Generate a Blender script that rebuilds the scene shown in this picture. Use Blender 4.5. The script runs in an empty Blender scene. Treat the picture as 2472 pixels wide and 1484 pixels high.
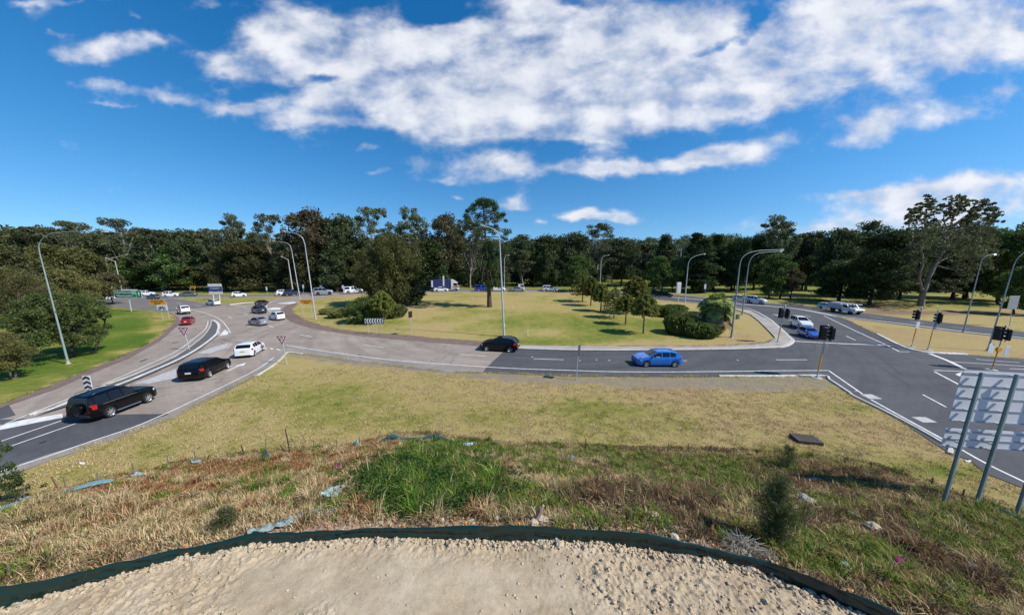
import bpy, bmesh, math, random
import numpy as np
from mathutils import Vector, Matrix
SC = bpy.context.scene
COL = SC.collection
R = math.radians
# ------------------------------------------------------------------ camera
F, CX, CY, PITCH, EYE = 733.9, 1236.0, 742.0, R(8.68), 9.5   # focal length and centre in units of a 2472 wide picture
cam_d = bpy.data.cameras.new("camera")
cam = bpy.data.objects.new("camera", cam_d)
COL.objects.link(cam)
cam.location = (0, 0, EYE)
cam.rotation_euler = (R(90) - PITCH, 0, 0)
cam_d.sensor_fit = 'HORIZONTAL'
cam_d.sensor_width = 36.0
cam_d.lens = F / 2472 * 36
cam_d.clip_start = 0.1
cam_d.clip_end = 6000
SC.camera = cam
# ------------------------------------------------------------------ exposure
SC.view_settings.view_transform = 'Standard'
SC.view_settings.look = 'None'
SC.view_settings.exposure = 0.25
SC.view_settings.gamma = 1
SC.cycles.max_bounces = 5
SC.cycles.diffuse_bounces = 3
SC.cycles.glossy_bounces = 2
SC.cycles.transmission_bounces = 3
SC.cycles.transparent_max_bounces = 4
SC.cycles.use_denoising = True
# ------------------------------------------------------------------ sun
SUN_EL = R(46)
SUN_AZ = R(108)           # clockwise from +Y (away from the camera)
sd = bpy.data.lights.new("sun", 'SUN')
sd.energy = 4.6
sd.angle = R(0.53)
sd.color = (1.0, 0.955, 0.88)
sun = bpy.data.objects.new("sun", sd)
COL.objects.link(sun)
SUNV = Vector((math.sin(SUN_AZ) * math.cos(SUN_EL), math.cos(SUN_AZ) * math.cos(SUN_EL), math.sin(SUN_EL)))
sun.rotation_euler = SUNV.to_track_quat('Z', 'Y').to_euler()
sun.location = SUNV * 200
# ------------------------------------------------------------------ geometry of the view: D units (2472 x 1484) to the world
def ray(dx, dy):
    x = (dx - CX) / F
    v = (dy - CY) / F
    return (x, math.cos(PITCH) - v * math.sin(PITCH), -math.sin(PITCH) - v * math.cos(PITCH))
def G(dx, dy, z=0.0):
    r = ray(dx, dy)
    t = (z - EYE) / r[2]
    return Vector((r[0] * t, r[1] * t, z))
def atY(dx, dy, Y):
    r = ray(dx, dy)
    t = Y / r[1]
    return Vector((r[0] * t, Y, EYE + r[2] * t))
def proj(P):
    """world points (n,3) to D units"""
    P = np.asarray(P, float)
    x, y, z = P[:, 0], P[:, 1], P[:, 2] - EYE
    d = y * math.cos(PITCH) - z * math.sin(PITCH)
    u = -y * math.sin(PITCH) - z * math.cos(PITCH)
    return CX + F * x / d, CY + F * u / d
# ------------------------------------------------------------------ world: Nishita sky with procedural clouds in it
CLOUDS = [  # x, y, half width, half height, strength (where the clouds stand in the sky)
 (675,75,80,62,1.1),(640,165,130,42,1.0),(560,150,70,24,.7),(800,110,130,70,1.15),(950,130,130,75,1.15),(1000,205,150,60,1.1),
 (900,200,90,45,.9),(1150,170,150,85,1.15),(1260,60,120,75,1.15),(1310,200,150,85,1.1),(1450,110,160,95,1.15),(1500,245,190,62,1.1),
 (1650,215,180,75,1.1),(1640,50,130,70,1.1),(1800,190,140,70,1.1),(1950,145,150,70,1.1),(2010,50,170,70,1.15),(2200,65,200,75,1.2),
 (2400,95,140,85,1.2),(2060,180,80,40,.9),(1400,300,150,36,.95),(1090,312,100,38,1.05),(1020,265,110,40,.95),(1330,265,110,50,.9),
 (700,298,85,26,1.05),(765,240,48,28,.9),(630,250,65,18,.85),(540,255,60,18,.7),(1200,403,112,30,1.1),(1400,402,70,20,.95),(1490,395,60,22,.95),
 (1610,402,90,17,.95),(1700,385,60,22,.85),(1780,378,82,30,1.15),(1010,395,45,22,.5),(1070,437,45,12,.6),(2130,280,85,55,.85),(2100,340,55,24,.8),
 (2260,295,75,30,.65),(2340,260,60,40,.45),(2440,215,40,20,.7),(2340,172,40,16,.7),(1242,482,42,20,.95),(1240,505,45,12,.8),(1405,522,40,15,1.0),(1500,521,42,16,1.05),(1450,528,90,8,.8),
 (2130,470,120,18,.85),(2270,455,120,26,.85),(2420,455,120,40,.95),(2290,500,220,32,.95),(2150,540,240,20,.9),(1960,558,140,11,.85),(1310,537,14,7,.8),(1090,480,16,8,.7),
 (215,112,75,26,.70),(285,112,55,22,.60),(150,135,60,14,.55),(235,150,60,14,.5),(300,205,110,13,.60),(385,226,90,13,.60),(450,238,60,12,.55),(245,248,80,8,.55),(300,30,30,14,.5),(322,45,22,10,.5),(60,14,60,12,.6),(215,5,70,9,.55),(150,88,40,10,.45),
 (375,100,42,13,.5),(885,346,42,12,.68),(830,290,60,16,.6),(905,410,25,7,.5),(480,10,50,16,.4),(1150,120,60,30,.7),(1060,70,60,30,.6),(1900,330,60,14,.4),(2050,300,40,14,.4),(1810,255,60,20,.6),
 (770,172,36,14,-.9),(790,190,40,14,-.8),(850,185,30,22,-.6),(1700,128,40,12,-.8),(1760,112,36,12,-.8),(1800,98,26,10,-.6),(1080,40,100,28,-.9),(1828,40,22,16,-.7),(1810,70,26,16,-.6),(1210,180,30,14,-.5),(1190,205,20,12,-.4),(1400,25,40,20,-.5),(1990,125,10,10,-.4),(2110,120,70,16,-.3),
]
w = bpy.data.worlds.new("World")
SC.world = w
w.use_nodes = True
nt = w.node_tree
nt.nodes.clear()
def N(tree, typ, **kw):
    n = tree.nodes.new(typ)
    for k, v in kw.items():
        if k == 'inp':
            for i, val in v.items():
                n.inputs[i].default_value = val
        else:
            setattr(n, k, v)
    return n
def L(tree, a, b):
    tree.links.new(a, b)
def mth(tree, op, a, b=None, c=None, clamp=False):
    n = tree.nodes.new('ShaderNodeMath')
    n.operation = op
    n.use_clamp = clamp
    for i, v in enumerate((a, b, c)):
        if v is None:
            continue
        if isinstance(v, (int, float)):
            n.inputs[i].default_value = v
        else:
            tree.links.new(v, n.inputs[i])
    return n.outputs[0]
out = N(nt, 'ShaderNodeOutputWorld')
bg = N(nt, 'ShaderNodeBackground')
bg.inputs['Strength'].default_value = 0.125
sky = N(nt, 'ShaderNodeTexSky', sky_type='NISHITA', sun_disc=False, sun_elevation=SUN_EL, sun_rotation=SUN_AZ,
        altitude=50.0, air_density=1.0, dust_density=0.25, ozone_density=2.2)
tc = N(nt, 'ShaderNodeTexCoord')
mpz = N(nt, 'ShaderNodeMapping'); mpz.inputs['Scale'].default_value = (1, 1, 0.85); mpz.inputs['Location'].default_value = (0, 0, 0.10)
L(nt, tc.outputs['Generated'], mpz.inputs[0])
nrm = N(nt, 'ShaderNodeVectorMath', operation='NORMALIZE'); L(nt, mpz.outputs[0], nrm.inputs[0]); L(nt, nrm.outputs[0], sky.inputs[0])
hsv = N(nt, 'ShaderNodeHueSaturation', inp={'Saturation': 1.42, 'Value': 1.0})
L(nt, sky.outputs[0], hsv.inputs['Color'])
sep = N(nt, 'ShaderNodeSeparateXYZ')
L(nt, tc.outputs['Generated'], sep.inputs[0])
ysafe = mth(nt, 'MAXIMUM', sep.outputs[1], 0.02)
u = mth(nt, 'DIVIDE', sep.outputs[0], ysafe)
v = mth(nt, 'DIVIDE', sep.outputs[2], ysafe)
uv0 = N(nt, 'ShaderNodeCombineXYZ')
L(nt, u, uv0.inputs[0]); L(nt, v, uv0.inputs[1])
def noise3(tree, vec, scale, detail, rough, xy=None, offset=(0, 0, 0), dist=0.0):
    mp = N(tree, 'ShaderNodeMapping')
    L(tree, vec, mp.inputs[0])
    if xy: mp.inputs['Scale'].default_value = xy
    mp.inputs['Location'].default_value = offset
    n = N(tree, 'ShaderNodeTexNoise', inp={'Scale': scale, 'Detail': detail, 'Roughness': rough, 'Distortion': dist})
    L(tree, mp.outputs[0], n.inputs['Vector'])
    return n
wn = noise3(nt, uv0.outputs[0], 5.0, 4, 0.6, (1, 1.5, 1))
wv = N(nt, 'ShaderNodeVectorMath', operation='MULTIPLY_ADD')
L(nt, wn.outputs['Color'], wv.inputs[0])
wv.inputs[1].default_value = (0.16, 0.10, 0)
wsub = N(nt, 'ShaderNodeVectorMath', operation='SUBTRACT')
L(nt, uv0.outputs[0], wsub.inputs[0]); wsub.inputs[1].default_value = (0.08, 0.05, 0)
L(nt, wsub.outputs[0], wv.inputs[2])
acc = None
for (x, y, a, b, s) in CLOUDS:
    c0 = ray(x, y); cu, cv = c0[0] / c0[1], c0[2] / c0[1]
    c1 = ray(x + a, y); c2 = ray(x, y - b)
    au, bv = abs(c1[0] / c1[1] - cu) * 1.05, abs(c2[2] / c2[1] - cv) * 1.05
    ma = N(nt, 'ShaderNodeVectorMath', operation='MULTIPLY_ADD')
    L(nt, wv.outputs[0], ma.inputs[0])
    ma.inputs[1].default_value = (1 / au, 1 / bv, 0)
    ma.inputs[2].default_value = (-cu / au, -cv / bv, 0)
    d = N(nt, 'ShaderNodeVectorMath', operation='DOT_PRODUCT')
    L(nt, ma.outputs[0], d.inputs[0]); L(nt, ma.outputs[0], d.inputs[1])
    p = mth(nt, 'POWER', 0.42, d.outputs['Value'])
    acc = mth(nt, 'MULTIPLY_ADD', p, s, acc if acc is not None else 0.0)
nA = noise3(nt, uv0.outputs[0], 6.5, 8, 0.53, (1, 1.7, 1), (3, 7, 0), 0.15)
nB = noise3(nt, uv0.outputs[0], 34.0, 5, 0.6, (1, 1.5, 1), (1, 2, 0), 0.1)
accc = mth(nt, 'MINIMUM', acc, 1.04)
dn = mth(nt, 'MULTIPLY_ADD', mth(nt, 'SUBTRACT', nA.outputs[0], 0.5), 1.95, mth(nt, 'MULTIPLY', accc, 0.92))
dn = mth(nt, 'MULTIPLY_ADD', mth(nt, 'SUBTRACT', nB.outputs[0], 0.5), 0.28, dn)
cov = N(nt, 'ShaderNodeMapRange', interpolation_type='SMOOTHSTEP', inp={1: 0.24, 2: 1.22, 3: 0.0, 4: 0.95})
L(nt, dn, cov.inputs[0])
front = N(nt, 'ShaderNodeMapRange', inp={1: 0.05, 2: 0.2})
L(nt, sep.outputs[1], front.inputs[0])
cova = mth(nt, 'MULTIPLY', cov.outputs[0], front.outputs[0])
# cloud brightness: thick and sunlit bits are white, thinner and lower bits a blue grey
nC = noise3(nt, uv0.outputs[0], 6.5, 8, 0.53, (1, 1.7, 1), (2.93, 6.93, 0), 0.15)
sh = mth(nt, 'MULTIPLY_ADD', mth(nt, 'SUBTRACT', nA.outputs[0], nC.outputs[0]), 1.5, mth(nt, 'MULTIPLY', dn, 0.42))
shr = N(nt, 'ShaderNodeValToRGB')
shr.color_ramp.elements[0].position = 0.0; shr.color_ramp.elements[0].color = (3.9, 4.25, 5.1, 1)
shr.color_ramp.elements[1].position = 0.9; shr.color_ramp.elements[1].color = (6.2, 6.35, 6.7, 1)
L(nt, sh, shr.inputs[0])
mixc = N(nt, 'ShaderNodeMix', data_type='RGBA')
L(nt, cova, mixc.inputs[0]); L(nt, hsv.outputs[0], mixc.inputs[6]); L(nt, shr.outputs[0], mixc.inputs[7])
L(nt, mixc.outputs[2], bg.inputs['Color'])
L(nt, bg.outputs[0], out.inputs[0])
w.cycles.sampling_method = 'MANUAL'
w.cycles.sample_map_resolution = 512
# ------------------------------------------------------------------ helpers
random.seed(7)
RNG = np.random.default_rng(11)
def tag(o, label=None, cat=None, group=None, kind=None):
    if label: o['label'] = label
    if cat: o['category'] = cat
    if group: o['group'] = group
    if kind: o['kind'] = kind
    return o
def thing(name, label, cat, loc=(0, 0, 0), rotz=0, group=None):
    o = bpy.data.objects.new(name, None)
    o.empty_display_size = 0.3
    COL.objects.link(o)
    o.location = loc; o.rotation_euler = (0, 0, rotz)
    return tag(o, label, cat, group)
def addmesh(name, me, mat=None, parent=None):
    o = bpy.data.objects.new(name, me)
    COL.objects.link(o)
    if mat is not None:
        if len(me.materials) == 0: me.materials.append(mat)
    if parent is not None: o.parent = parent
    return o
def setmat(o, mat):
    """material on the object, so that copies may share a mesh"""
    if len(o.data.materials) == 0: o.data.materials.append(mat)
    o.material_slots[0].link = 'OBJECT'
    o.material_slots[0].material = mat
def dup(o, parent=None):
    c = o.copy(); COL.objects.link(c)
    if parent is not None: c.parent = parent
    return c
def np_mesh(name, V, quads=None, tris=None, smooth=False):
    me = bpy.data.meshes.new(name)
    V = np.asarray(V, np.float32)
    me.vertices.add(len(V)); me.vertices.foreach_set('co', V.ravel())
    k = 4 if quads is not None else 3
    Fc = np.asarray(quads if quads is not None else tris, np.int32)
    me.loops.add(Fc.size); me.loops.foreach_set('vertex_index', Fc.ravel())
    me.polygons.add(len(Fc))
    me.polygons.foreach_set('loop_start', np.arange(0, Fc.size, k, dtype=np.int32))
    me.polygons.foreach_set('loop_total', np.full(len(Fc), k, np.int32))
    if smooth: me.polygons.foreach_set('use_smooth', np.ones(len(Fc), bool))
    me.update(calc_edges=True); me.validate()
    return me
def vattr(me, name, arr):
    a = me.attributes.new(name, 'FLOAT', 'POINT')
    a.data.foreach_set('value', np.asarray(arr, np.float32))
class MB:
    """collects boxes, tubes, prisms and lathes into one mesh"""
    def __init__(s): s.v = []; s.f = []
    def add(s, vs, fs):
        b = len(s.v); s.v += [tuple(q) for q in vs]; s.f += [tuple(i + b for i in q) for q in fs]
    def box(s, c, d, rot=None):
        x, y, z = d[0] / 2, d[1] / 2, d[2] / 2
        vs = [Vector(q) for q in ((-x, -y, -z), (x, -y, -z), (x, y, -z), (-x, y, -z), (-x, -y, z), (x, -y, z), (x, y, z), (-x, y, z))]
        if rot is not None: vs = [rot @ q for q in vs]
        s.add([q + Vector(c) for q in vs], [(0, 3, 2, 1), (4, 5, 6, 7), (0, 1, 5, 4), (1, 2, 6, 5), (2, 3, 7, 6), (3, 0, 4, 7)])
    def cbox(s, c, d, b=0.02, rot=None):
        """box with its vertical edges and top chamfered"""
        x, y, z = d[0] / 2, d[1] / 2, d[2] / 2
        ring = [(-x + b, -y), (x - b, -y), (x, -y + b), (x, y - b), (x - b, y), (-x + b, y), (-x, y - b), (-x, -y + b)]
        k = lambda q, s_: (q[0] * s_[0], q[1] * s_[1])
        i1 = ((x - b) / x, (y - b) / y)
        rows = [[(*k(q, i1), -z) for q in ring], [(*q, -z + b) for q in ring], [(*q, z - b) for q in ring], [(*k(q, i1), z) for q in ring]]
        vs = [Vector(q) for r_ in rows for q in r_]
        if rot is not None: vs = [rot @ q for q in vs]
        fs = [tuple(range(7, -1, -1)), tuple(range(24, 32))]
        for r_ in range(3):
            for i in range(8):
                fs.append((r_ * 8 + i, r_ * 8 + (i + 1) % 8, r_ * 8 + 8 + (i + 1) % 8, r_ * 8 + 8 + i))
        s.add([q + Vector(c) for q in vs], fs)
    def tube(s, pts, rad, n=8, cap=True):
        pts = [Vector(p) for p in pts]
        if isinstance(rad, (int, float)): rad = [rad] * len(pts)
        vs = []; fs = []
        ref = None
        for i, p in enumerate(pts):
            t = (pts[min(i + 1, len(pts) - 1)] - pts[max(i - 1, 0)]).normalized()
            if ref is None:
                ref = t.orthogonal().normalized()
            ref = (ref - t * ref.dot(t)); ref = ref.normalized() if ref.length > 1e-6 else t.orthogonal().normalized()
            b = t.cross(ref)
            for k in range(n):
                a = 2 * math.pi * k / n
                vs.append(p + (ref * math.cos(a) + b * math.sin(a)) * rad[i])
        for i in range(len(pts) - 1):
            for k in range(n):
                fs.append((i * n + k, i * n + (k + 1) % n, (i + 1) * n + (k + 1) % n, (i + 1) * n + k))
        if cap:
            fs.append(tuple(range(n - 1, -1, -1))); fs.append(tuple((len(pts) - 1) * n + k for k in range(n)))
        s.add(vs, fs)
    def prism(s, poly, off):
        """poly: 3D points in a plane, pushed along off"""
        n = len(poly); off = Vector(off)
        vs = [Vector(p) for p in poly] + [Vector(p) + off for p in poly]
        fs = [tuple(range(n - 1, -1, -1)), tuple(range(n, 2 * n))] + [(i, (i + 1) % n, n + (i + 1) % n, n + i) for i in range(n)]
        s.add(vs, fs)
    def lathe(s, prof, n=16, axis='Z', c=(0, 0, 0)):
        """prof: (radius, height) pairs"""
        vs = []; fs = []
        for r_, h in prof:
            for k in range(n):
                a = 2 * math.pi * k / n
                q = (r_ * math.cos(a), r_ * math.sin(a), h)
                if axis == 'Y': q = (q[0], q[2], q[1])
                vs.append((q[0] + c[0], q[1] + c[1], q[2] + c[2]))
        for i in range(len(prof) - 1):
            for k in range(n):
                fs.append((i * n + k, i * n + (k + 1) % n, (i + 1) * n + (k + 1) % n, (i + 1) * n + k))
        s.add(vs, fs)
    def mesh(s, name, smooth=None):
        me = bpy.data.meshes.new(name)
        me.from_pydata([tuple(q) for q in s.v], [], s.f)
        bm = bmesh.new(); bm.from_mesh(me)
        bmesh.ops.recalc_face_normals(bm, faces=bm.faces)
        bm.to_mesh(me); bm.free()
        if smooth:
            me.polygons.foreach_set('use_smooth', [True] * len(me.polygons))
            me.set_sharp_from_angle(angle=R(smooth))
        me.update()
        return me
    def build(s, name, mat, parent=None, smooth=None):
        return addmesh(name, s.mesh(name, smooth), mat, parent)
# ------------------------------------------------------------------ numpy noise
def _hash(ix, iy, seed):
    h = (ix.astype(np.int64) * 374761393 + iy.astype(np.int64) * 668265263 + seed * 1442695041) & 0x7fffffff
    h = ((h ^ (h >> 13)) * 1274126177) & 0x7fffffff
    return ((h ^ (h >> 16)) & 0xffff) / 65535.0
def vnoise(x, y, seed=0):
    x = np.asarray(x, float); y = np.asarray(y, float)
    ix = np.floor(x); iy = np.floor(y); fx = x - ix; fy = y - iy
    fx = fx * fx * (3 - 2 * fx); fy = fy * fy * (3 - 2 * fy)
    a = _hash(ix, iy, seed); b = _hash(ix + 1, iy, seed); c = _hash(ix, iy + 1, seed); d = _hash(ix + 1, iy + 1, seed)
    return (a * (1 - fx) + b * fx) * (1 - fy) + (c * (1 - fx) + d * fx) * fy
def fbm(x, y, oct=4, seed=0, rough=0.5):
    s = 0; a = 1; t = 0
    for o in range(oct):
        s = s + a * vnoise(x * 2 ** o, y * 2 ** o, seed + o * 17); t += a; a *= rough
    return s / t
def sstep(a, b, x):
    t = np.clip((np.asarray(x, float) - a) / (b - a), 0, 1)
    return t * t * (3 - 2 * t)
# ------------------------------------------------------------------ materials
MATS = {}
def mat(name, col, rough=0.6, metal=0.0, spec=0.5, var=0.0, vscale=3.0, bump=0.0, bscale=20.0, coat=0.0, trans=0.0, emit=None):
    if name in MATS: return MATS[name]
    m = bpy.data.materials.new(name); m.use_nodes = True
    t = m.node_tree; b = t.nodes['Principled BSDF']
    b.inputs['Base Color'].default_value = (*col, 1)
    b.inputs['Roughness'].default_value = rough
    b.inputs['Metallic'].default_value = metal
    b.inputs['Specular IOR Level'].default_value = spec
    b.inputs['Coat Weight'].default_value = coat
    b.inputs['Coat Roughness'].default_value = 0.05
    if trans: b.inputs['Transmission Weight'].default_value = trans
    if emit: b.inputs['Emission Color'].default_value = (*emit[0], 1); b.inputs['Emission Strength'].default_value = emit[1]
    if var or bump:
        g = N(t, 'ShaderNodeNewGeometry')
        if var:
            n = N(t, 'ShaderNodeTexNoise', inp={'Scale': vscale, 'Detail': 6, 'Roughness': 0.65})
            L(t, g.outputs['Position'], n.inputs['Vector'])
            mr = N(t, 'ShaderNodeMapRange', inp={1: 0.3, 2: 0.7, 3: 1 - var, 4: 1 + var})
            L(t, n.outputs[0], mr.inputs[0])
            vm = N(t, 'ShaderNodeVectorMath', operation='SCALE')
            vm.inputs[0].default_value = col
            L(t, mr.outputs[0], vm.inputs['Scale'])
            L(t, vm.outputs[0], b.inputs['Base Color'])
        if bump:
            n2 = N(t, 'ShaderNodeTexNoise', inp={'Scale': bscale, 'Detail': 4})
            L(t, g.outputs['Position'], n2.inputs['Vector'])
            bp = N(t, 'ShaderNodeBump', inp={'Strength': bump, 'Distance': 0.02})
            L(t, n2.outputs[0], bp.inputs['Height'])
            L(t, bp.outputs[0], b.inputs['Normal'])
    MATS[name] = m
    return m
def foliage(name, c1, c2, scale=0.6, transl=0.32, attr=None):
    """leaf material: two leaf colours in clumps, random from tree to tree"""
    if name in MATS: return MATS[name]
    m = bpy.data.materials.new(name); m.use_nodes = True
    t = m.node_tree; t.nodes.clear()
    o = N(t, 'ShaderNodeOutputMaterial')
    g = N(t, 'ShaderNodeNewGeometry'); oi = N(t, 'ShaderNodeObjectInfo')
    n = N(t, 'ShaderNodeTexNoise', inp={'Scale': scale, 'Detail': 3, 'Roughness': 0.7})
    L(t, g.outputs['Position'], n.inputs['Vector'])
    rl = N(t, 'ShaderNodeTexWhiteNoise', noise_dimensions='1D')
    L(t, g.outputs['Random Per Island'], rl.inputs['W'])
    fac = mth(t, 'ADD', mth(t, 'MULTIPLY', mth(t, 'SUBTRACT', n.outputs[0], 0.5), 1.6), mth(t, 'MULTIPLY_ADD', g.outputs['Random Per Island'], 0.55, 0.12))
    mx = N(t, 'ShaderNodeMix', data_type='RGBA', clamp_factor=True)
    mx.inputs[6].default_value = (*c1, 1); mx.inputs[7].default_value = (*c2, 1)
    L(t, fac, mx.inputs[0])
    hs = N(t, 'ShaderNodeHueSaturation')
    L(t, mx.outputs[2], hs.inputs['Color'])
    L(t, mth(t, 'MULTIPLY_ADD', oi.outputs['Random'], 0.03, 0.485), hs.inputs['Hue'])
    L(t, mth(t, 'MULTIPLY_ADD', oi.outputs['Random'], 0.4, 0.84), hs.inputs['Value'])
    d = N(t, 'ShaderNodeBsdfDiffuse'); tr = N(t, 'ShaderNodeBsdfTranslucent'); ms = N(t, 'ShaderNodeMixShader', inp={0: transl})
    L(t, hs.outputs[0], d.inputs[0]); L(t, hs.outputs[0], tr.inputs[0])
    L(t, d.outputs[0], ms.inputs[1]); L(t, tr.outputs[0], ms.inputs[2])
    gl = N(t, 'ShaderNodeBsdfGlossy', inp={'Roughness': 0.5}); gl.inputs[0].default_value = (0.5, 0.55, 0.5, 1)
    m2 = N(t, 'ShaderNodeMixShader', inp={0: 0.025})
    L(t, ms.outputs[0], m2.inputs[1]); L(t, gl.outputs[0], m2.inputs[2])
    L(t, m2.outputs[0], o.inputs[0])
    MATS[name] = m
    return m
def ramp(t, fac, stops):
    r_ = N(t, 'ShaderNodeValToRGB')
    e = r_.color_ramp.elements
    while len(e) < len(stops): e.new(0.5)
    for i, (p, c) in enumerate(stops):
        e[i].position = p; e[i].color = (*c, 1)
    L(t, fac, r_.inputs[0])
    return r_.outputs[0]
def text(name, body, size, mat_, parent, loc, rot, align='CENTER', extrude=0.004):
    c = bpy.data.curves.new(name, 'FONT'); c.body = body; c.size = size; c.extrude = extrude
    c.align_x = align; c.align_y = 'CENTER'; c.resolution_u = 2
    tmp = bpy.data.objects.new(name, c); COL.objects.link(tmp)
    bpy.context.view_layer.update()
    me = bpy.data.meshes.new_from_object(tmp.evaluated_get(bpy.context.evaluated_depsgraph_get()))
    bpy.data.objects.remove(tmp); me.materials.clear(); me.materials.append(mat_)
    o = bpy.data.objects.new(name, me); COL.objects.link(o)
    o.parent = parent; o.location = loc; o.rotation_euler = rot
    return o
# ------------------------------------------------------------------ terrain
TOE_D = [(-60,1240),(0,1226),(57,1211),(161,1186),(237,1165),(325,1151),(407,1125),(471,1118),(643,1092),(700,1092),(815,1087),(868,1075),(950,1054),(1054,1054),(1130,1068),(1236,1080),
         (1316,1082),(1414,1085),(1512,1090),(1613,1092),(1718,1094),(1828,1098),(1950,1108),(2040,1118),(2103,1126),(2176,1143),(2250,1164),(2320,1206),(2399,1228),(2520,1262)]
FEN_D = [(-60,1484),(0,1470.6),(100.7,1440),(252,1402),(413,1354),(521,1334),(618,1313),(769,1306),(870,1299),(996,1299),(1121.7,1303),(1236,1306),(1437,1309),(1588,1330),(1714,1349),(1790,1367),(1854,1387),(1904,1411),(1995,1446),(2080,1484),(2180,1530),(2300,1590)]
TOP_D = [(-60,1434),(0,1421.5),(126,1395),(252,1367),(438,1326),(554,1309),(618,1296),(769,1279),(970,1275.5),(1121,1268.7),(1236,1268.7),(1412,1275.5),(1563,1292),(1714,1319),(1854,1360),(1954,1390),(2060,1433),(2156,1480),(2250,1530),(2380,1600)]
CREST = 3.3
toe = np.array([G(*p)[:2] for p in TOE_D]); toe = toe[np.argsort(toe[:, 0])]
fen = np.array([G(*p, CREST)[:2] for p in FEN_D]); fen = fen[np.argsort(fen[:, 0])]
def toe_y(x): return np.interp(x, toe[:, 0], toe[:, 1])
def fen_y(x):
    y = np.interp(x, fen[:, 0], fen[:, 1])
    y = np.where(x > fen[-1, 0], fen[-1, 1] - (x - fen[-1, 0]) * 0.75, y)
    return np.where(x < fen[0, 0], fen[0, 1] + (x - fen[0, 0]) * 0.25, y)
def zg(x, y):
    x = np.asarray(x, float); y = np.asarray(y, float)
    ty = toe_y(x); fy = np.minimum(fen_y(x), ty - 2.0)
    t = np.clip((ty - y) / (ty - fy), 0, 1)
    z = CREST * (0.55 * t + 0.45 * t * t * (3 - 2 * t))
    z = z + np.where(y < fy, np.minimum((fy - y) * 0.10, 0.9), 0)
    mound = t * (1 - t) * 4
    z = z + mound * 0.35 * (fbm(x * 0.5, y * 0.5, 3, 5) - 0.45)
    r = np.hypot(x * 0.8, y - 30)
    hill = 34 * sstep(125, 620, r) * (0.75 + 0.5 * fbm(x / 160 + 9, y / 160, 3, 3)) * np.where(y > 0, 1, 0.3)
    return z + hill
def on(dx, dy):
    """where the ray through D point meets the terrain"""
    r = ray(dx, dy)
    if r[2] >= -1e-4:
        return G(dx, CY - 105)
    t1 = EYE / -r[2]
    ts = np.linspace(3.0, t1 + 0.01, 600)
    h = EYE + r[2] * ts - zg(r[0] * ts, r[1] * ts)
    i = int(np.argmax(h <= 0)) if (h <= 0).any() else len(ts) - 1
    if i == 0: i = 1
    a, b = h[i - 1], h[i]
    t = ts[i - 1] + (ts[i] - ts[i - 1]) * (a / (a - b) if a != b else 0)
    x, y = r[0] * t, r[1] * t
    return Vector((x, y, float(zg(x, y))))
def inpoly(px, py, poly):
    ins = np.zeros(px.shape, bool)
    n = len(poly)
    for i in range(n):
        x1, y1 = poly[i]; x2, y2 = poly[(i + 1) % n]
        c = ((y1 > py) != (y2 > py)) & (px < (x2 - x1) * (py - y1) / ((y2 - y1) if y2 != y1 else 1e-9) + x1)
        ins ^= c
    return ins
# ------------------------------------------------------------------ outlines of the place (D units on the ground plane)
ISLAND = [(676.7,751),(679,759),(688,767),(700,775),(715.5,781),(732,786.5),(750.5,791),(793,799.7),(868,809.7),(943,817.5),(1043,826),(1160,835),(1251,843),(1361,846.7),(1486,847.7),(1611,847),(1736,845.5),(1800,844),(1854,842),(1879,840.5),(1904,836),(1919.5,824),(1908,812),(1881.5,788),(1854,767),(1811,747),(1758,740),(1650,728.5),(1593,723),(1536,713.5),(1423,707.5),(1343,704.5),(1236,704.5),(1100,706),(990,707),(880,710),(805,716),(758,722),(718,730.5),(690,738)]
APRON = [(676.7,751),(679,759),(688,767),(700,775),(715.5,781),(732,786.5),(750.5,791),(793,799.7),(868,809.7),(943,817.5),(1043,826),(1160,835),(1251,843),
         (1251,832),(1161,823.5),(1043,816),(993,809.5),(893,803.5),(818,794.7),(778,786),(738,773.5),(712,759),(704,746),(716,735),(718,730.5),(690,738)]
WALK = [(1251,841),(1361,844.7),(1486,845.7),(1611,845),(1736,843.5),(1800,842),(1854,840),(1879,838.5),(1901,834.5),(1915.5,824),(1905,813),(1879.5,790),(1852,769),(1811,749),(1773,743.5),(1773,746),(1811,758.5),(1831,773.5),(1854,796),(1871,814),(1866,820),(1854,827),(1818,831),(1736,835),(1628,836),(1528,836),(1371,834.5),(1251,832.5)]
LEFTLAWN = [(-200,1010),(0,978),(125,928),(225,888),(300,857),(375,820),(410,787),(423,771),(417,758),(405,754),(362,750),(312,744),(262,740),(180,735),(120,720),(-200,720)]
NOSE = [(2026,764.7),(2090,774),(2209,788.5),(2329,804),(2439,817),(2600,835),(2600,872),(2472,866),(2379,859),(2329,855),(2244,851),(2204,845),(2168,831),(2110,803),(2044,771)]
GRAVEL = [(700,853),(768,862),(868,874),(988,888),(1093,899),(1236,903),(1386,908),(1600,909),(1854,909),(1984,908),(2020,928),(1990,938),(1930,944),(1854,947),(1736,942),(1600,938),(1480,934),(1380,926),(1236,922),(1100,908),(988,896),(868,884),(768,870),(705,862)]
MOWN_FAR = None
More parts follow.
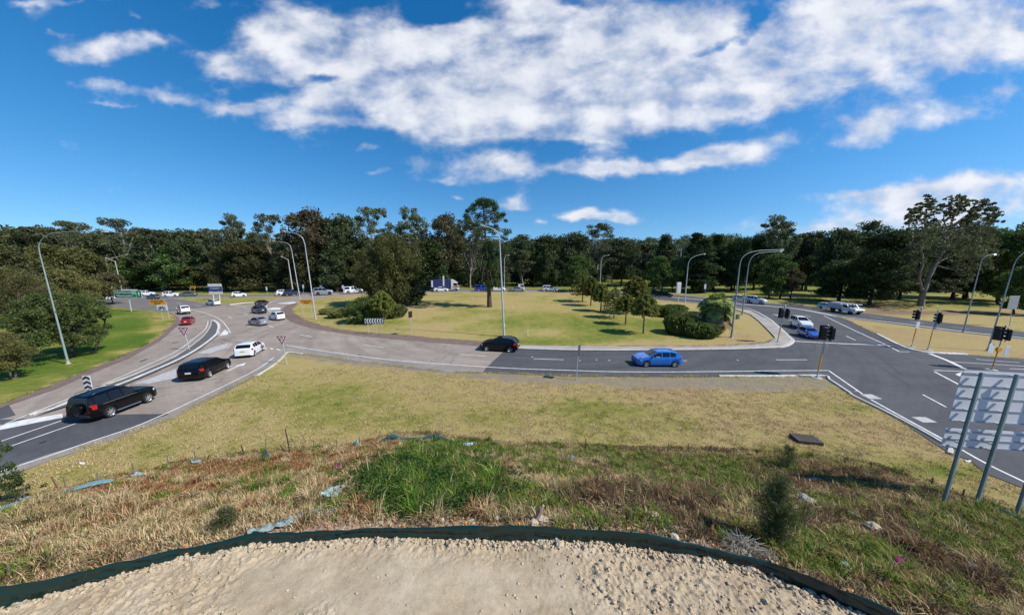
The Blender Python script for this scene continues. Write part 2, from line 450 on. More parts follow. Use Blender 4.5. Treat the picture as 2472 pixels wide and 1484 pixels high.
# ------------------------------------------------------------------ the ground sheet
def axis(lo, hi, step, far, growth):
    a = list(np.arange(lo, hi, step)); s = step
    while a[-1] < far: s *= growth; a.append(a[-1] + s)
    s = step; b = []
    cur = lo
    while cur > -far: s *= growth; cur -= s; b.append(cur)
    return np.array(b[::-1] + a)
def cover(x, y):
    """what grows or lies where: lushness, gravel, bare dirt, leaf litter"""
    z = zg(x, y)
    dX, dY = proj(np.stack([x, np.maximum(y, 1.0), z], 1))
    jx = dX + (fbm(x * 1.3, y * 1.3, 3, 41) - 0.5) * 26; jy = dY + (fbm(x * 1.3 + 50, y * 1.3, 3, 42) - 0.5) * 14
    def blob(cx_, cy_, rx, ry): return np.exp(-(((dX - cx_) / rx) ** 2 + ((dY - cy_) / ry) ** 2))
    green = np.full(x.shape, 0.30)
    ins_island = inpoly(dX, dY, ISLAND)
    green = np.where(y > 60, 0.52, green)
    green = np.where((y > 90), 0.66, green)
    lb = fbm(x / 9, y / 9, 4, 60)
    green = np.where(ins_island, 0.33 + (lb - .5) * .45, green)
    for b in ((1500,785,300,28,.34),(1330,830,110,12,.35),(1420,818,130,14,.28),(1640,790,60,20,.25),(950,775,40,14,.35),(1250,760,160,20,.1),(1330,800,60,10,-.15),(1100,800,200,14,-.06)):
        green += b[4] * blob(*b[:4]) * ins_island
    green -= 0.34 * blob(1500, 835, 420, 7) * ins_island + 0.3 * blob(1800, 800, 60, 40) * ins_island
    green = np.where(inpoly(jx, jy, LEFTLAWN), 0.80 + (lb - .5) * .9, green)
    for b in ((380,790,30,22,-.45),(390,770,30,12,-.3),(300,850,40,6,-.4),(150,915,60,8,-.3)):
        green += b[4] * blob(*b[:4])
    green = np.where(inpoly(dX, dY, NOSE), 0.16 + (lb - .5) * .3, green)
    # the near verge
    for b in ((640,900,60,20,.22),(760,960,240,35,.24),(900,1010,250,25,.2),(1200,1010,240,30,.06),(1420,985,200,30,.14),(1560,1030,180,40,.12),(2250,930,200,20,.3),(2060,985,60,10,.28),(1700,960,300,14,-.12),(1500,940,300,10,-.15),
              (1880,1020,220,30,-.10),(2150,1050,120,25,-.1),(2230,1130,120,20,.3),(2330,1140,70,16,.3),(420,1080,120,20,.12),(150,1140,120,16,.16),(300,1090,200,14,.06),(1960,1090,120,14,.2),(1150,930,200,14,-.06)):
        green += b[4] * blob(*b[:4]) * (y < 40)
    grav = inpoly(jx, jy, GRAVEL).astype(float) * (0.75 + 0.5 * (fbm(x, y, 3, 71) - .4))
    dirt = inpoly(dX + (jx - dX) * .2, dY + (jy - dY) * .2, APRON).astype(float)
    # bare red bank beyond the far road and leaf litter under the trees
    bank = np.zeros_like(x)
    dirt = np.maximum(dirt, 0.85 * (blob(1340, 668, 130, 9) + blob(1560, 668, 60, 6) + blob(445, 690, 50, 5) + blob(2250, 755, 230, 6) + blob(2130, 742, 60, 10) + blob(1060, 657, 40, 4)))
    litter = 0.9 * (blob(150, 700, 230, 14) + blob(640, 690, 260, 10) + blob(850, 697, 120, 9))
    dirt = np.clip(dirt, 0, 1)
    return green, grav, dirt, np.clip(litter, 0, 1) * (y > 60)
gx = axis(-48, 48, 0.4, 2600, 1.09)
gy = np.concatenate([[-400, -120, -40, -15, -6], np.arange(0, 60, 0.4), np.arange(60, 130, 1.2), 130 * 1.06 ** np.arange(0, 52)])
X, Y = np.meshgrid(gx, gy)
x, y = X.ravel(), Y.ravel()
z = zg(x, y)
nx, ny = len(gx), len(gy)
idx = np.arange(nx * ny).reshape(ny, nx)
quads = np.stack([idx[:-1, :-1].ravel(), idx[:-1, 1:].ravel(), idx[1:, 1:].ravel(), idx[1:, :-1].ravel()], 1)
# sink the ground a little under the dirt mound, which is a sheet of its own
near = (y < fen_y(x) + 1.0)
zz = z - np.where(near, 0.12, 0)
g_me = np_mesh("ground", np.stack([x, y, zz], 1), quads=quads, smooth=True)
green, grav, dirt, litter = cover(x, y)
slope = ((y < toe_y(x)) & (y > 0)).astype(float)
vattr(g_me, 'green', green); vattr(g_me, 'gravel', grav); vattr(g_me, 'dirt', dirt); vattr(g_me, 'bank', slope); vattr(g_me, 'litter', litter)
gm = bpy.data.materials.new('grass_ground'); gm.use_nodes = True
t = gm.node_tree; bs = t.nodes['Principled BSDF']
geo = N(t, 'ShaderNodeNewGeometry'); P = geo.outputs['Position']
def att(n): return N(t, 'ShaderNodeAttribute', attribute_name=n).outputs['Fac']
n1 = noise3(t, P, 0.16, 4, 0.6, offset=(3, 1, 0)); n2 = noise3(t, P, 1.1, 5, 0.7, (1, 1.3, 1)); n3 = noise3(t, P, 7.0, 6, 0.75, (1, 1.2, 1)); n4 = noise3(t, P, 28.0, 4, 0.7, (1, 1.0, 1))
fac = mth(t, 'MULTIPLY_ADD', mth(t, 'SUBTRACT', n1.outputs[0], 0.5), 0.9, att('green'))
fac = mth(t, 'MULTIPLY_ADD', mth(t, 'SUBTRACT', n2.outputs[0], 0.5), 0.9, fac)
fac = mth(t, 'MULTIPLY_ADD', mth(t, 'SUBTRACT', n3.outputs[0], 0.5), 1.1, fac)
col = ramp(t, fac, [(0.0, (0.38, 0.27, 0.135)), (0.28, (0.43, 0.335, 0.142)), (0.52, (0.30, 0.27, 0.070)), (0.78, (0.155, 0.195, 0.032)), (1.0, (0.085, 0.150, 0.018))])
mr = N(t, 'ShaderNodeMapRange', inp={1: 0.25, 2: 0.75, 3: 0.5, 4: 1.36}); L(t, n4.outputs[0], mr.inputs[0])
mr3 = N(t, 'ShaderNodeMapRange', inp={1: 0.3, 2: 0.7, 3: 0.66, 4: 1.22}); L(t, n3.outputs[0], mr3.inputs[0])
sc = N(t, 'ShaderNodeVectorMath', operation='SCALE'); L(t, col, sc.inputs[0]); L(t, mth(t, 'MULTIPLY', mr.outputs[0], mr3.outputs[0]), sc.inputs['Scale'])
def over(base, colr, fac_):
    m_ = N(t, 'ShaderNodeMix', data_type='RGBA', clamp_factor=True)
    L(t, fac_, m_.inputs[0]); L(t, base, m_.inputs[6])
    if isinstance(colr, tuple): m_.inputs[7].default_value = (*colr, 1)
    else: L(t, colr, m_.inputs[7])
    return m_.outputs[2]
gcol = ramp(t, n4.outputs[0], [(0.3, (0.12, 0.105, 0.09)), (0.7, (0.30, 0.265, 0.225))])
gf = mth(t, 'MULTIPLY', att('gravel'), mth(t, 'MULTIPLY_ADD', n2.outputs[0], 1.8, mth(t, 'MULTIPLY_ADD', n3.outputs[0], 1.2, -0.65)))
c = over(sc.outputs[0], gcol, gf)
dcol = ramp(t, n3.outputs[0], [(0.3, (0.13, 0.085, 0.062)), (0.7, (0.225, 0.15, 0.112))])
c = over(c, dcol, mth(t, 'MULTIPLY', att('dirt'), mth(t, 'MULTIPLY_ADD', n3.outputs[0], 0.8, 0.55)))
lcol = ramp(t, n3.outputs[0], [(0.3, (0.05, 0.042, 0.026)), (0.7, (0.13, 0.10, 0.055))])
c = over(c, lcol, att('litter'))
bcol = ramp(t, n3.outputs[0], [(0.25, (0.09, 0.06, 0.03)), (0.5, (0.20, 0.13, 0.065)), (0.75, (0.29, 0.205, 0.115))])
c = over(c, bcol, att('bank'))
L(t, c, bs.inputs['Base Color'])
bs.inputs['Roughness'].default_value = 0.95; bs.inputs['Specular IOR Level'].default_value = 0.1
bp = N(t, 'ShaderNodeBump', inp={'Strength': 0.9, 'Distance': 0.06})
L(t, mth(t, 'MULTIPLY_ADD', n4.outputs[0], 0.5, n3.outputs[0]), bp.inputs['Height']); L(t, bp.outputs[0], bs.inputs['Normal'])
tag(addmesh('ground', g_me, gm), 'dry mown grass, greener lawn at left and the weedy bank in front', None, None, 'structure')
# ------------------------------------------------------------------ road surfaces
RC0 = G(1290, 775)
def road_mat(name, c1, c2, patch=0.12, crack=0.0, streak=0.14):
    m = bpy.data.materials.new(name); m.use_nodes = True
    t = m.node_tree; b = t.nodes['Principled BSDF']
    g = N(t, 'ShaderNodeNewGeometry'); P = g.outputs['Position']
    a = noise3(t, P, 0.22, 5, 0.6, (1, 2.2, 1)); bb = noise3(t, P, 2.0, 6, 0.7); cc = noise3(t, P, 45.0, 3, 0.7)
    f = mth(t, 'ADD', mth(t, 'MULTIPLY', a.outputs[0], 0.62), mth(t, 'MULTIPLY', bb.outputs[0], 0.38))
    col = ramp(t, f, [(0.34, c1), (0.66, c2)])
    mr = N(t, 'ShaderNodeMapRange', inp={1: 0.2, 2: 0.8, 3: 0.8, 4: 1.2}); L(t, cc.outputs[0], mr.inputs[0])
    s = N(t, 'ShaderNodeVectorMath', operation='SCALE'); L(t, col, s.inputs[0]); L(t, mr.outputs[0], s.inputs['Scale'])
    # wheel polish: streaks that run round the roundabout
    sx_ = N(t, 'ShaderNodeSeparateXYZ'); L(t, P, sx_.inputs[0])
    ddx = mth(t, 'SUBTRACT', sx_.outputs[0], RC0[0]); ddy = mth(t, 'MULTIPLY', mth(t, 'SUBTRACT', sx_.outputs[1], RC0[1]), 1.12)
    rr_ = mth(t, 'SQRT', mth(t, 'ADD', mth(t, 'MULTIPLY', ddx, ddx), mth(t, 'MULTIPLY', ddy, ddy))); th_ = mth(t, 'ARCTAN2', ddy, ddx)
    cv = N(t, 'ShaderNodeCombineXYZ'); L(t, mth(t, 'MULTIPLY', rr_, 0.75), cv.inputs[0]); L(t, mth(t, 'MULTIPLY', th_, 1.6), cv.inputs[1])
    st_ = N(t, 'ShaderNodeTexNoise', inp={'Scale': 1.0, 'Detail': 5, 'Roughness': 0.6}); L(t, cv.outputs[0], st_.inputs['Vector'])
    mst = N(t, 'ShaderNodeMapRange', inp={1: 0.36, 2: 0.64, 3: 1 - streak, 4: 1 + streak}); L(t, st_.outputs[0], mst.inputs[0])
    s2 = N(t, 'ShaderNodeVectorMath', operation='SCALE'); L(t, s.outputs[0], s2.inputs[0]); L(t, mst.outputs[0], s2.inputs['Scale'])
    # oil drips and little patches
    vd = N(t, 'ShaderNodeTexVoronoi', inp={'Scale': 0.55}); L(t, P, vd.inputs['Vector'])
    dm_ = N(t, 'ShaderNodeMapRange', inp={1: 0.05, 2: 0.16, 3: 0.82, 4: 1.0}); L(t, vd.outputs['Distance'], dm_.inputs[0])
    s3 = N(t, 'ShaderNodeVectorMath', operation='SCALE'); L(t, s2.outputs[0], s3.inputs[0]); L(t, dm_.outputs[0], s3.inputs['Scale'])
    cur = s3.outputs[0]
    if crack:
        vo = N(t, 'ShaderNodeTexVoronoi', feature='DISTANCE_TO_EDGE', inp={'Scale': 0.22})
        wob = noise3(t, P, 1.2, 4, 0.6)
        ad = N(t, 'ShaderNodeVectorMath', operation='MULTIPLY_ADD'); L(t, wob.outputs['Color'], ad.inputs[0]); ad.inputs[1].default_value = (1.6, 1.6, 0); L(t, P, ad.inputs[2])
        L(t, ad.outputs[0], vo.inputs['Vector'])
        k = N(t, 'ShaderNodeMapRange', inp={1: 0.0, 2: 0.012, 3: crack, 4: 0.0}); L(t, vo.outputs['Distance'], k.inputs[0])
        kk = mth(t, 'MULTIPLY', k.outputs[0], a.outputs[0])
        mx = N(t, 'ShaderNodeMix', data_type='RGBA'); L(t, kk, mx.inputs[0]); L(t, cur, mx.inputs[6]); mx.inputs[7].default_value = (0.04, 0.038, 0.035, 1)
        cur = mx.outputs[2]
    L(t, cur, b.inputs['Base Color'])
    b.inputs['Roughness'].default_value = 0.85; b.inputs['Specular IOR Level'].default_value = 0.3
    bp = N(t, 'ShaderNodeBump', inp={'Strength': 0.25, 'Distance': 0.01}); L(t, cc.outputs[0], bp.inputs['Height']); L(t, bp.outputs[0], b.inputs['Normal'])
    return m
M_CONC = road_mat('worn_concrete_road', (0.232, 0.192, 0.158), (0.325, 0.275, 0.23), crack=0.9)
M_ASPH = road_mat('dark_asphalt', (0.060, 0.062, 0.068), (0.090, 0.091, 0.096), crack=0.6)
M_ASPH2 = road_mat('grey_asphalt', (0.135, 0.125, 0.118), (0.185, 0.172, 0.16), crack=0.6)
M_SHLD = road_mat('shoulder_gravel', (0.20, 0.178, 0.155), (0.30, 0.272, 0.24), crack=0.0)
M_PATH = road_mat('concrete_path', (0.27, 0.25, 0.225), (0.40, 0.37, 0.335), crack=0.4)
M_KERB = mat('kerb_concrete', (0.47, 0.43, 0.375), 0.85, var=0.22, vscale=2.5)
M_KERBW = mat('kerb_white_paint', (0.60, 0.585, 0.55), 0.75, var=0.38, vscale=4)
M_LINE = mat('road_paint', (0.66, 0.66, 0.64), 0.65, var=0.25, vscale=3)
M_LINEOLD = mat('road_paint_worn', (0.42, 0.41, 0.395), 0.75, var=0.25, vscale=3)
M_APRON = mat('brown_apron_paving', (0.165, 0.115, 0.092), 0.9, var=0.28, vscale=1.3, bump=0.3)
def smooth_path(pts, sub=4, closed=False):
    P_ = [Vector(p) for p in pts]; n = len(P_); o = []
    rng = range(n) if closed else range(n - 1)
    for i in rng:
        p1, p2 = P_[i], P_[(i + 1) % n]
        p0 = P_[(i - 1) % n] if (closed or i > 0) else p1 * 2 - p2
        p3 = P_[(i + 2) % n] if (closed or i + 2 < n) else p2 * 2 - p1
        for k in range(sub):
            s = k / sub
            o.append(0.5 * ((2 * p1) + (p2 - p0) * s + (2 * p0 - 5 * p1 + 4 * p2 - p3) * s * s + (3 * p1 - p0 - 3 * p2 + p3) * s ** 3))
    if not closed: o.append(P_[-1])
    return o
from mathutils.geometry import tessellate_polygon
def sheet(name, dpoly, z, m, label=None, world=None):
    pts = world if world is not None else [G(*p, z) for p in dpoly]
    tri = tessellate_polygon([pts])
    me = bpy.data.meshes.new(name); me.from_pydata([tuple(p) for p in pts], [], [tuple(q) for q in tri])
    bm = bmesh.new(); bm.from_mesh(me)
    bmesh.ops.recalc_face_normals(bm, faces=bm.faces)
    for f in bm.faces:
        if f.normal.z < 0: f.normal_flip()
    bm.to_mesh(me); bm.free()
    return tag(addmesh(name, me, m), label, None, None, 'structure')
def ribbon_pts(path, w_):
    Lp, Rp = [], []
    for i, p in enumerate(path):
        d = (path[min(i + 1, len(path) - 1)] - path[max(i - 1, 0)]); d.z = 0; d.normalize()
        nrm = Vector((-d.y, d.x, 0))
        Lp.append(p + nrm * w_ / 2); Rp.append(p - nrm * w_ / 2)
    return Lp, Rp
LINES = MB(); WORN = MB()
def line(dpts, w_=0.12, z=0.032, sub=4, mb=None):
    mb = mb or LINES
    w_ = w_ * 0.85
    path = smooth_path([G(*p, z) for p in dpts], sub) if len(dpts) > 2 else [G(*p, z) for p in dpts]
    a, b = ribbon_pts(path, w_); n = len(path)
    mb.add(a + b, [(i, i + 1, n + i + 1, n + i) for i in range(n - 1)])
def patch(dpts, z=0.032, mb=None):
    (mb or LINES).add([G(*p, z) for p in dpts], [tuple(range(len(dpts)))])
def kerb(name, dpts, w_, h, m, label, closed=False, sub=4, z0=0.0, side=0):
    path = smooth_path([G(*p, 0) for p in dpts], sub, closed)
    if closed: path.append(path[0].copy())
    a, b = ribbon_pts(path, w_); n = len(path)
    off = [(q - p) * side * 0.5 for p, q in zip(a, b)]
    mb = MB()
    c1 = []; rows = []
    for p, q, o in zip(a, b, off):
        p = p + o; q = q + o
        m1 = p.lerp(q, 0.12); m2 = p.lerp(q, 0.80)
        rows.append([Vector((p.x, p.y, -0.05)), Vector((p.x, p.y, h - 0.03)), Vector((m1.x, m1.y, h)), Vector((m2.x, m2.y, h)), Vector((q.x, q.y, 0.045)), Vector((q.x, q.y, -0.05))])
    vs = [v_ for r_ in rows for v_ in r_]; fs = []
    for i in range(n - 1):
        for k in range(5): fs.append((i * 6 + k, i * 6 + k + 1, (i + 1) * 6 + k + 1, (i + 1) * 6 + k))
    fs.append(tuple(range(6))); fs.append(tuple((n - 1) * 6 + k for k in range(6)))
    mb.add(vs, fs)
    return tag(mb.build(name, m, None, 30), label, None, None, 'structure')
sm = lambda d, s=3, c=True: [tuple(p)[:2] for p in smooth_path([Vector((q[0], q[1], 0)) for q in d], s, c)]
OUTER = [(0,1150),(122,1105),(215,1076),(320,1041),(412,1008),(520,955),(618,907),(668,875),(686,858),(698,850),(730,853),(768,858.7),(868,871),(988,886),(1093,897.5),(1236,902),(1386,907.5),(1600,909),(1854,908.5),(1984,907.5)]
# 1 the whole carriageway of the roundabout and the left approach in worn concrete
RING = [(-120,1192)] + OUTER[:15] + [(1165,898),(1176,885),(1214,850),(1222,841)] + ISLAND[11::-1] + ISLAND[:29:-1] + [(1423,706),(1343,703),(1236,702.6),(1100,704),(990,705),(900,705.5),(880,705),(840,706),(760,709.5),(720,712),(690,717),(640,727),(612,734),(555,735),(475,744),(405,754),(430,765),(432.5,780),(420,791),(390,818),(312,862),(225,896),(135,935),(0,981),(-150,1030)]
# far lane runs on behind
sheet('concrete_road', RING, 0.020, M_CONC, 'pale worn concrete carriageway of the roundabout and left approach')
sheet('far_road', [(300,719),(390,719.5),(500,719),(618,718.2),(690,715.5),(716,713),(745,711),(840,706),(900,705.2),(1000,705),(1100,704.5),(1236,703.5),(1343,703.7),(1423,707),(1536,713),(1593,721),(1650,727),(1760,740),(1811,746),(1854,766),(1890,760),(1929,736),(1853,731),(1760,722),(1650,712.5),(1560,706),(1480,702),(1400,699.5),(1236,698.2),(1050,698),(940,698.6),(860,699.5),(780,703),(720,707),(690,709.5),(618,711.5),(500,712.5),(390,712),(300,710)], 0.014, M_ASPH2, 'grey asphalt of the road along the far side of the roundabout')
KERBF = [(345,717.5),(390,717.9),(500,717.6),(618,716.9),(690,714.6),(716,712.2)]
line(KERBF, 1.0, 0.03, mb=WORN)
line([(1020,704.2),(1100,703.6),(1236,702.7),(1343,703),(1423,706)], 0.9, 0.03, mb=WORN)
line([(1586,714.5),(1650,719.5),(1701,724),(1758,731),(1811,735.5),(1854,738.5),(1929,746),(1989,757),(2014,762)], 1.1, 0.03, mb=WORN)
# 2 dark asphalt
sheet('dark_road', [(405,754),(475,744),(555,735),(520,733.5),(497,732.5),(430,721.5),(390,718.6),(345,713),(250,708),(120,700),(60,700),(60,722),(120,724),(180,735),(262,740),(312,744),(362,750)], 0.024, M_ASPH2, 'asphalt road joining the roundabout at upper left')
sheet('dark_road', [(1165,898),(1176,885),(1214,850),(1222,842),(1251,843),(1361,846.7),(1486,847.7),(1611,847),(1736,845.5),(1800,844),(1854,842),(1904,836),(1919.5,824),(1908,812),(1881.5,788),(1854,767),(1811,747),(1758,741),(1650,728.5),(1593,723.5),(1536,713.5),
      (1560,707),(1650,714),(1758,726),(1853,733),(1929,735.5),(1974,743.5),(2079,754.7),(2209,771),(2354,786),(2472,801),(2640,822),(2640,836),(2472,818),(2329,803),(2209,788),(2026,764.7),(2044,771),(2110,803),(2168,831),(2204,845),(2244,851),(2329,855),(2379,859),(2472,866),(2700,880),(2900,1000),(2700,1240),(2472,1178),(2380,1142),(2342,1110),(2290,1092),(2154,1002.5),(2061.5,957.5),(2044,945),(2014,926),(1984,907.5),(1854,908.5),(1600,909),(1386,907.5),(1236,902)], 0.028, M_ASPH, 'dark asphalt of the right hand half of the roundabout and the signalled crossing')
sheet('dark_road', [(-150,1050),(0,1012),(35,1011.5),(150,1004),(330,999),(385,998.7),(402,997),(416,1006),(412,1008),(320,1041),(215,1076),(122,1105),(0,1150),(-120,1192)], 0.024, M_ASPH, 'newer dark asphalt of the left approach lane')
sheet('dark_road', [(-150,1006),(0,976+6),(20,974.5),(38,1002),(10,1009),(-150,1043)], 0.0245, M_ASPH, 'dark asphalt patch of the lane leaving at left')
# shoulders
sheet('road_shoulder', [(0,1136),(122,1094),(215,1067),(320,1031),(412,998),(520,945),(618,897),(660,865),(690,838),(700,838),(768,846),(868,860.5),(988,876),(1093,885),(1165,888.5),(1164,899),(1093,899),(988,888),(868,873),(768,861),(730,855),(698,852),(686,860),(668,877),(618,909.5),(520,958),(412,1011.5),(320,1045),(215,1080),(122,1110),(0,1156)], 0.0265, M_SHLD, 'pale gravelly shoulder along the near edge of the road')
sheet('road_apron', APRON, 0.036, M_APRON, 'brown paved apron round the left half of the island')
sheet('road_apron', [(0,985),(135,938.5),(225,899),(312,864.5),(390,820),(422,792),(435,780.5),(432,765),(412,755.5),(405,753.5),(416,757.5),(423.5,770.5),(411,786.5),(376,820),(300,857),(225,887.5),(125,928),(0,977)], 0.036, M_APRON, 'brown paved edge along the green lawn at left')
sheet('road_apron', [(2020,763.5),(2044,771),(2110,803),(2168,831),(2160,836),(2141,827),(2090,803),(2034,770)], 0.036, mat('dark_apron', (0.06, 0.052, 0.05), 0.9, var=0.2), 'dark paved edge of the dry grass nose at right')
# footpath round the right half of the island
sheet('footpath', WALK, 0.115, M_PATH, 'concrete footpath behind the kerb of the island')
kerb('kerb', [(1200,838.6),(1251,843),(1361,846.7),(1486,847.7),(1611,847),(1736,845.5),(1800,844),(1854,842),(1879,840.5),(1904,836),(1919,824),(1908,812),(1881.5,788),(1854,767),(1811,747),(1758,740.6),(1650,728.2)], 0.42, 0.13, M_KERB, 'pale concrete kerb round the right half of the island', side=-1)
kerb('kerb', [(2122,808),(2168,831),(2204,845),(2244,851),(2329,855)], 0.3, 0.13, M_KERBW, 'white kerb round the dry grass nose at the crossing', side=1)
kerb('kerb', [(1736,908.8),(1854,908.8),(1984,907.8),(2003,918),(2044,945),(2052,950)], 0.16, 0.12, M_KERBW, 'white kerb at the near corner under the traffic light', side=0)
kerb('kerb', [(2052,950),(2062,957.5),(2154,1003),(2279,1073),(2292,1096)], 0.2, 0.10, M_KERB, 'weathered kerb along the near grass beside the right road', side=0)
kerb('kerb', [(620,908),(668,876.5),(688,856.5),(698,851),(730,854.5)], 0.22, 0.10, M_KERB, 'kerb at the near corner under the give way sign', side=0)
kerb('kerb', [(555,735.8),(575,733.4),(592,731.2),(612,730.4)], 0.3, 0.12, M_KERBW, 'white kerb nose at the end of the far median strip')
# median island at left
MED_R = [(75,1005.5),(110,995),(150,983),(220,958),(292.5,931),(350,907.5),(435,870),(487,840),(525,810),(531,797),(532,787.5),(527,779),(517,773.7)]
MED_L = [(508,777),(507,787),(487.5,815),(425,860),(325,905),(250,932.5),(150,977.5)]
sheet('median_island', MED_R + MED_L, 0.125, mat('median_infill', (0.10, 0.098, 0.095), 0.9, var=0.2, vscale=1.2), 'dark infill of the long narrow median at left')
kerb('median_kerb', MED_R, 0.34, 0.14, M_KERBW, 'chipped white kerb along the right side of the narrow median', side=-0.9)
kerb('median_kerb', [(517,773.7),(508,777)] + MED_L[1:] + [(75,1005.5)], 0.16, 0.14, M_KERB, 'plain kerb along the left side of the narrow median', side=-0.9)
# ------------------------------------------------------------------ markings
line([(-60,1159),(10,1134),(105,1104),(215,1066),(320,1031),(400,997.5),(512,945),(618,892.5),(661,862.5)])
line([(690.5,832.5),(768,845),(918,865.5),(1080,879),(1236,888.7),(1361,893),(1486,896.7),(1611,897.2),(1736,896.2),(1860,894.6),(2001.5,893.7)], 0.14)
line([(2000,893.7),(2081.5,950)], 0.14); line([(2103,964),(2154,992.5),(2286.5,1065),(2380,1117.5),(2472,1162),(2560,1206)], 0.14)
line([(-80,1052),(0,1027),(75,997),(150,968),(250,927),(330,892),(425,848),(470,815),(494,796),(501,782),(502,775)], 0.11)
line([(457.5,745),(500,757),(530,770),(547.5,788),(556,803)], 0.12)
line([(-60,1084),(0,1065),(155,1012.5)], 0.12); line([(-60,1104),(0,1085),(187,1020)], 0.12)
for a, b in (((724,807.5),(754,813)),((875.5,832),(925.5,838.7)),((1110.5,855),(1174,859.5)),((1288.5,865.5),(1360.5,868)),((1586,870.4),(1658.5,870.2)),((1873,868),(1948.5,868)),((648,785),(660.5,790)),
             ((1946,761),(1958,765)),((2043,810.5),(2065,821)),((590,756),(598,760)),((550,764),(560,768)),((640,762),(646,764)),
             ((305,722),(322,722.6)),((300,729),(313,730)),((360,734),(372,735.5)),((425,731),(440,733)),((470,737),(485,739)),((395,741),(407,743)),
             ((2228,952),(2284,982)),((2006,790),(2018,796)),((1874,762),(1900,768)),((2098,763),(2130,767.5)),((2200,776),(2232,780)),((2300,789),(2340,794))):
    line([a, b], 0.12)
line([(1919.5,823.3),(2030,829),(2141.5,832.5)], 0.30)
line([(1989,762),(2060,796),(2141,833)], 0.14); line([(2141.5,833),(2171.5,848.7)], 0.14); line([(2171.5,848.7),(2196,848.9)], 0.12)
line([(2014,762.5),(2100,772),(2209,785),(2329,800.5),(2472,815.5),(2560,826)], 0.42, 0.034)
line([(2244,853),(2290,871),(2329,890)], 0.34)
line([(2357,866.8),(2462,875)], 0.12); line([(2299,873),(2400,879),(2520,886)], 0.12); line([(2254,893.4),(2340,896.5)], 0.14); line([(2437,889.5),(2540,894)], 0.12)
line([(2256.5,897),(2310,925),(2345,943)], 0.16)
patch([(2306,903),(2330,895),(2380,905),(2370,918),(2330,914)])
patch([(2076,951),(2104,951),(2130,962.5),(2100,962.5)], mb=WORN); patch([(2200,1005.5),(2234,1006),(2263,1019),(2229,1019)], mb=WORN)
patch([(2062,943.5),(2070,943.5),(2072,944.5),(2064,945)], mb=WORN)
for c_ in (640, 656, 672):
    patch([(c_ - 6, 838.6 + (c_ - 640) * .1), (c_ + 1, 838.6 + (c_ - 640) * .1), (c_ + 6, 841.4 + (c_ - 640) * .1), (c_ - 1, 841.4 + (c_ - 640) * .1)])
patch([(475,852.5),(502,842),(552.5,827),(545,840),(505,853)], mb=WORN); patch([(556,829),(560,828),(551,840),(546,841)], mb=WORN)
patch([(325,925),(365,912),(425,890),(425,912),(360,925.5)], mb=WORN)
patch([(0,1025),(60,1012),(150,998),(152,1007),(80,1021),(0,1037),(-60,1048),(-60,1036)], mb=LINES)
patch([(530,810),(542,795.5),(551,800.5),(550,807.5)], mb=LINES)
patch([(647,744.5),(654,748),(676,747),(678,742.5),(662,742)], mb=LINES); patch([(668,732.5),(700,733.8),(722,730.6),(710,728.5),(676,731)], mb=LINES)
line([(690,721.5),(660,727),(646,735),(644,742),(650,750),(658,755)], 0.16)
line([(562,736.5),(595,742)], 0.14)
line([(505,731),(548,734.5)], 0.12)
# turn arrows
def arrow(a, b, z=0.034, w_=0.16, head=0.9, hook=0):
    p, q = G(*a, z), G(*b, z); d = (q - p); ln = d.length; d.normalize(); n_ = Vector((-d.y, d.x, 0))
    LINES.add([p + n_ * w_ / 2, p - n_ * w_ / 2, q - d * head - n_ * w_ / 2, q - d * head + n_ * w_ / 2], [(0, 1, 2, 3)])
    LINES.add([q - d * head - n_ * .38, q, q - d * head + n_ * .38], [(0, 1, 2)])
arrow((548,895.5),(594,875)); arrow((1914,762.5),(1862,758.5))
for p in ((1471,869.5),(1781,869),(1285,861),(1440,823+45),(1400,870)): patch([(p[0]-2,p[1]-.5),(p[0]+2,p[1]-.5),(p[0]+2,p[1]+.5),(p[0]-2,p[1]+.5)], 0.036)
tag(LINES.build('road_markings', M_LINE), 'white painted lines on the roads', None, None, 'structure')
tag(WORN.build('worn_road_markings', M_LINEOLD), 'faded painted patches and pale strips on the roads', None, None, 'structure')
# sealed cracks, drain slots and dark patches in the road
DK = MB()
for d in ([(338,873),(355,866)],[(416,827),(430,826)],[(95,1069),(112,1064)]): line(d, 0.22, 0.033, mb=DK)
line([(2094,872),(2140,895),(2200,935)], 0.05, 0.033, mb=DK); line([(2120,860),(2180,905)], 0.05, 0.033, mb=DK)
line([(536,818),(560,824),(600,828)], 0.06, 0.033, mb=DK)
tag(DK.build('road_seams', mat('seam_tar', (0.03, 0.03, 0.032), 0.7)), 'dark seams and slots in the road', None, None, 'structure')
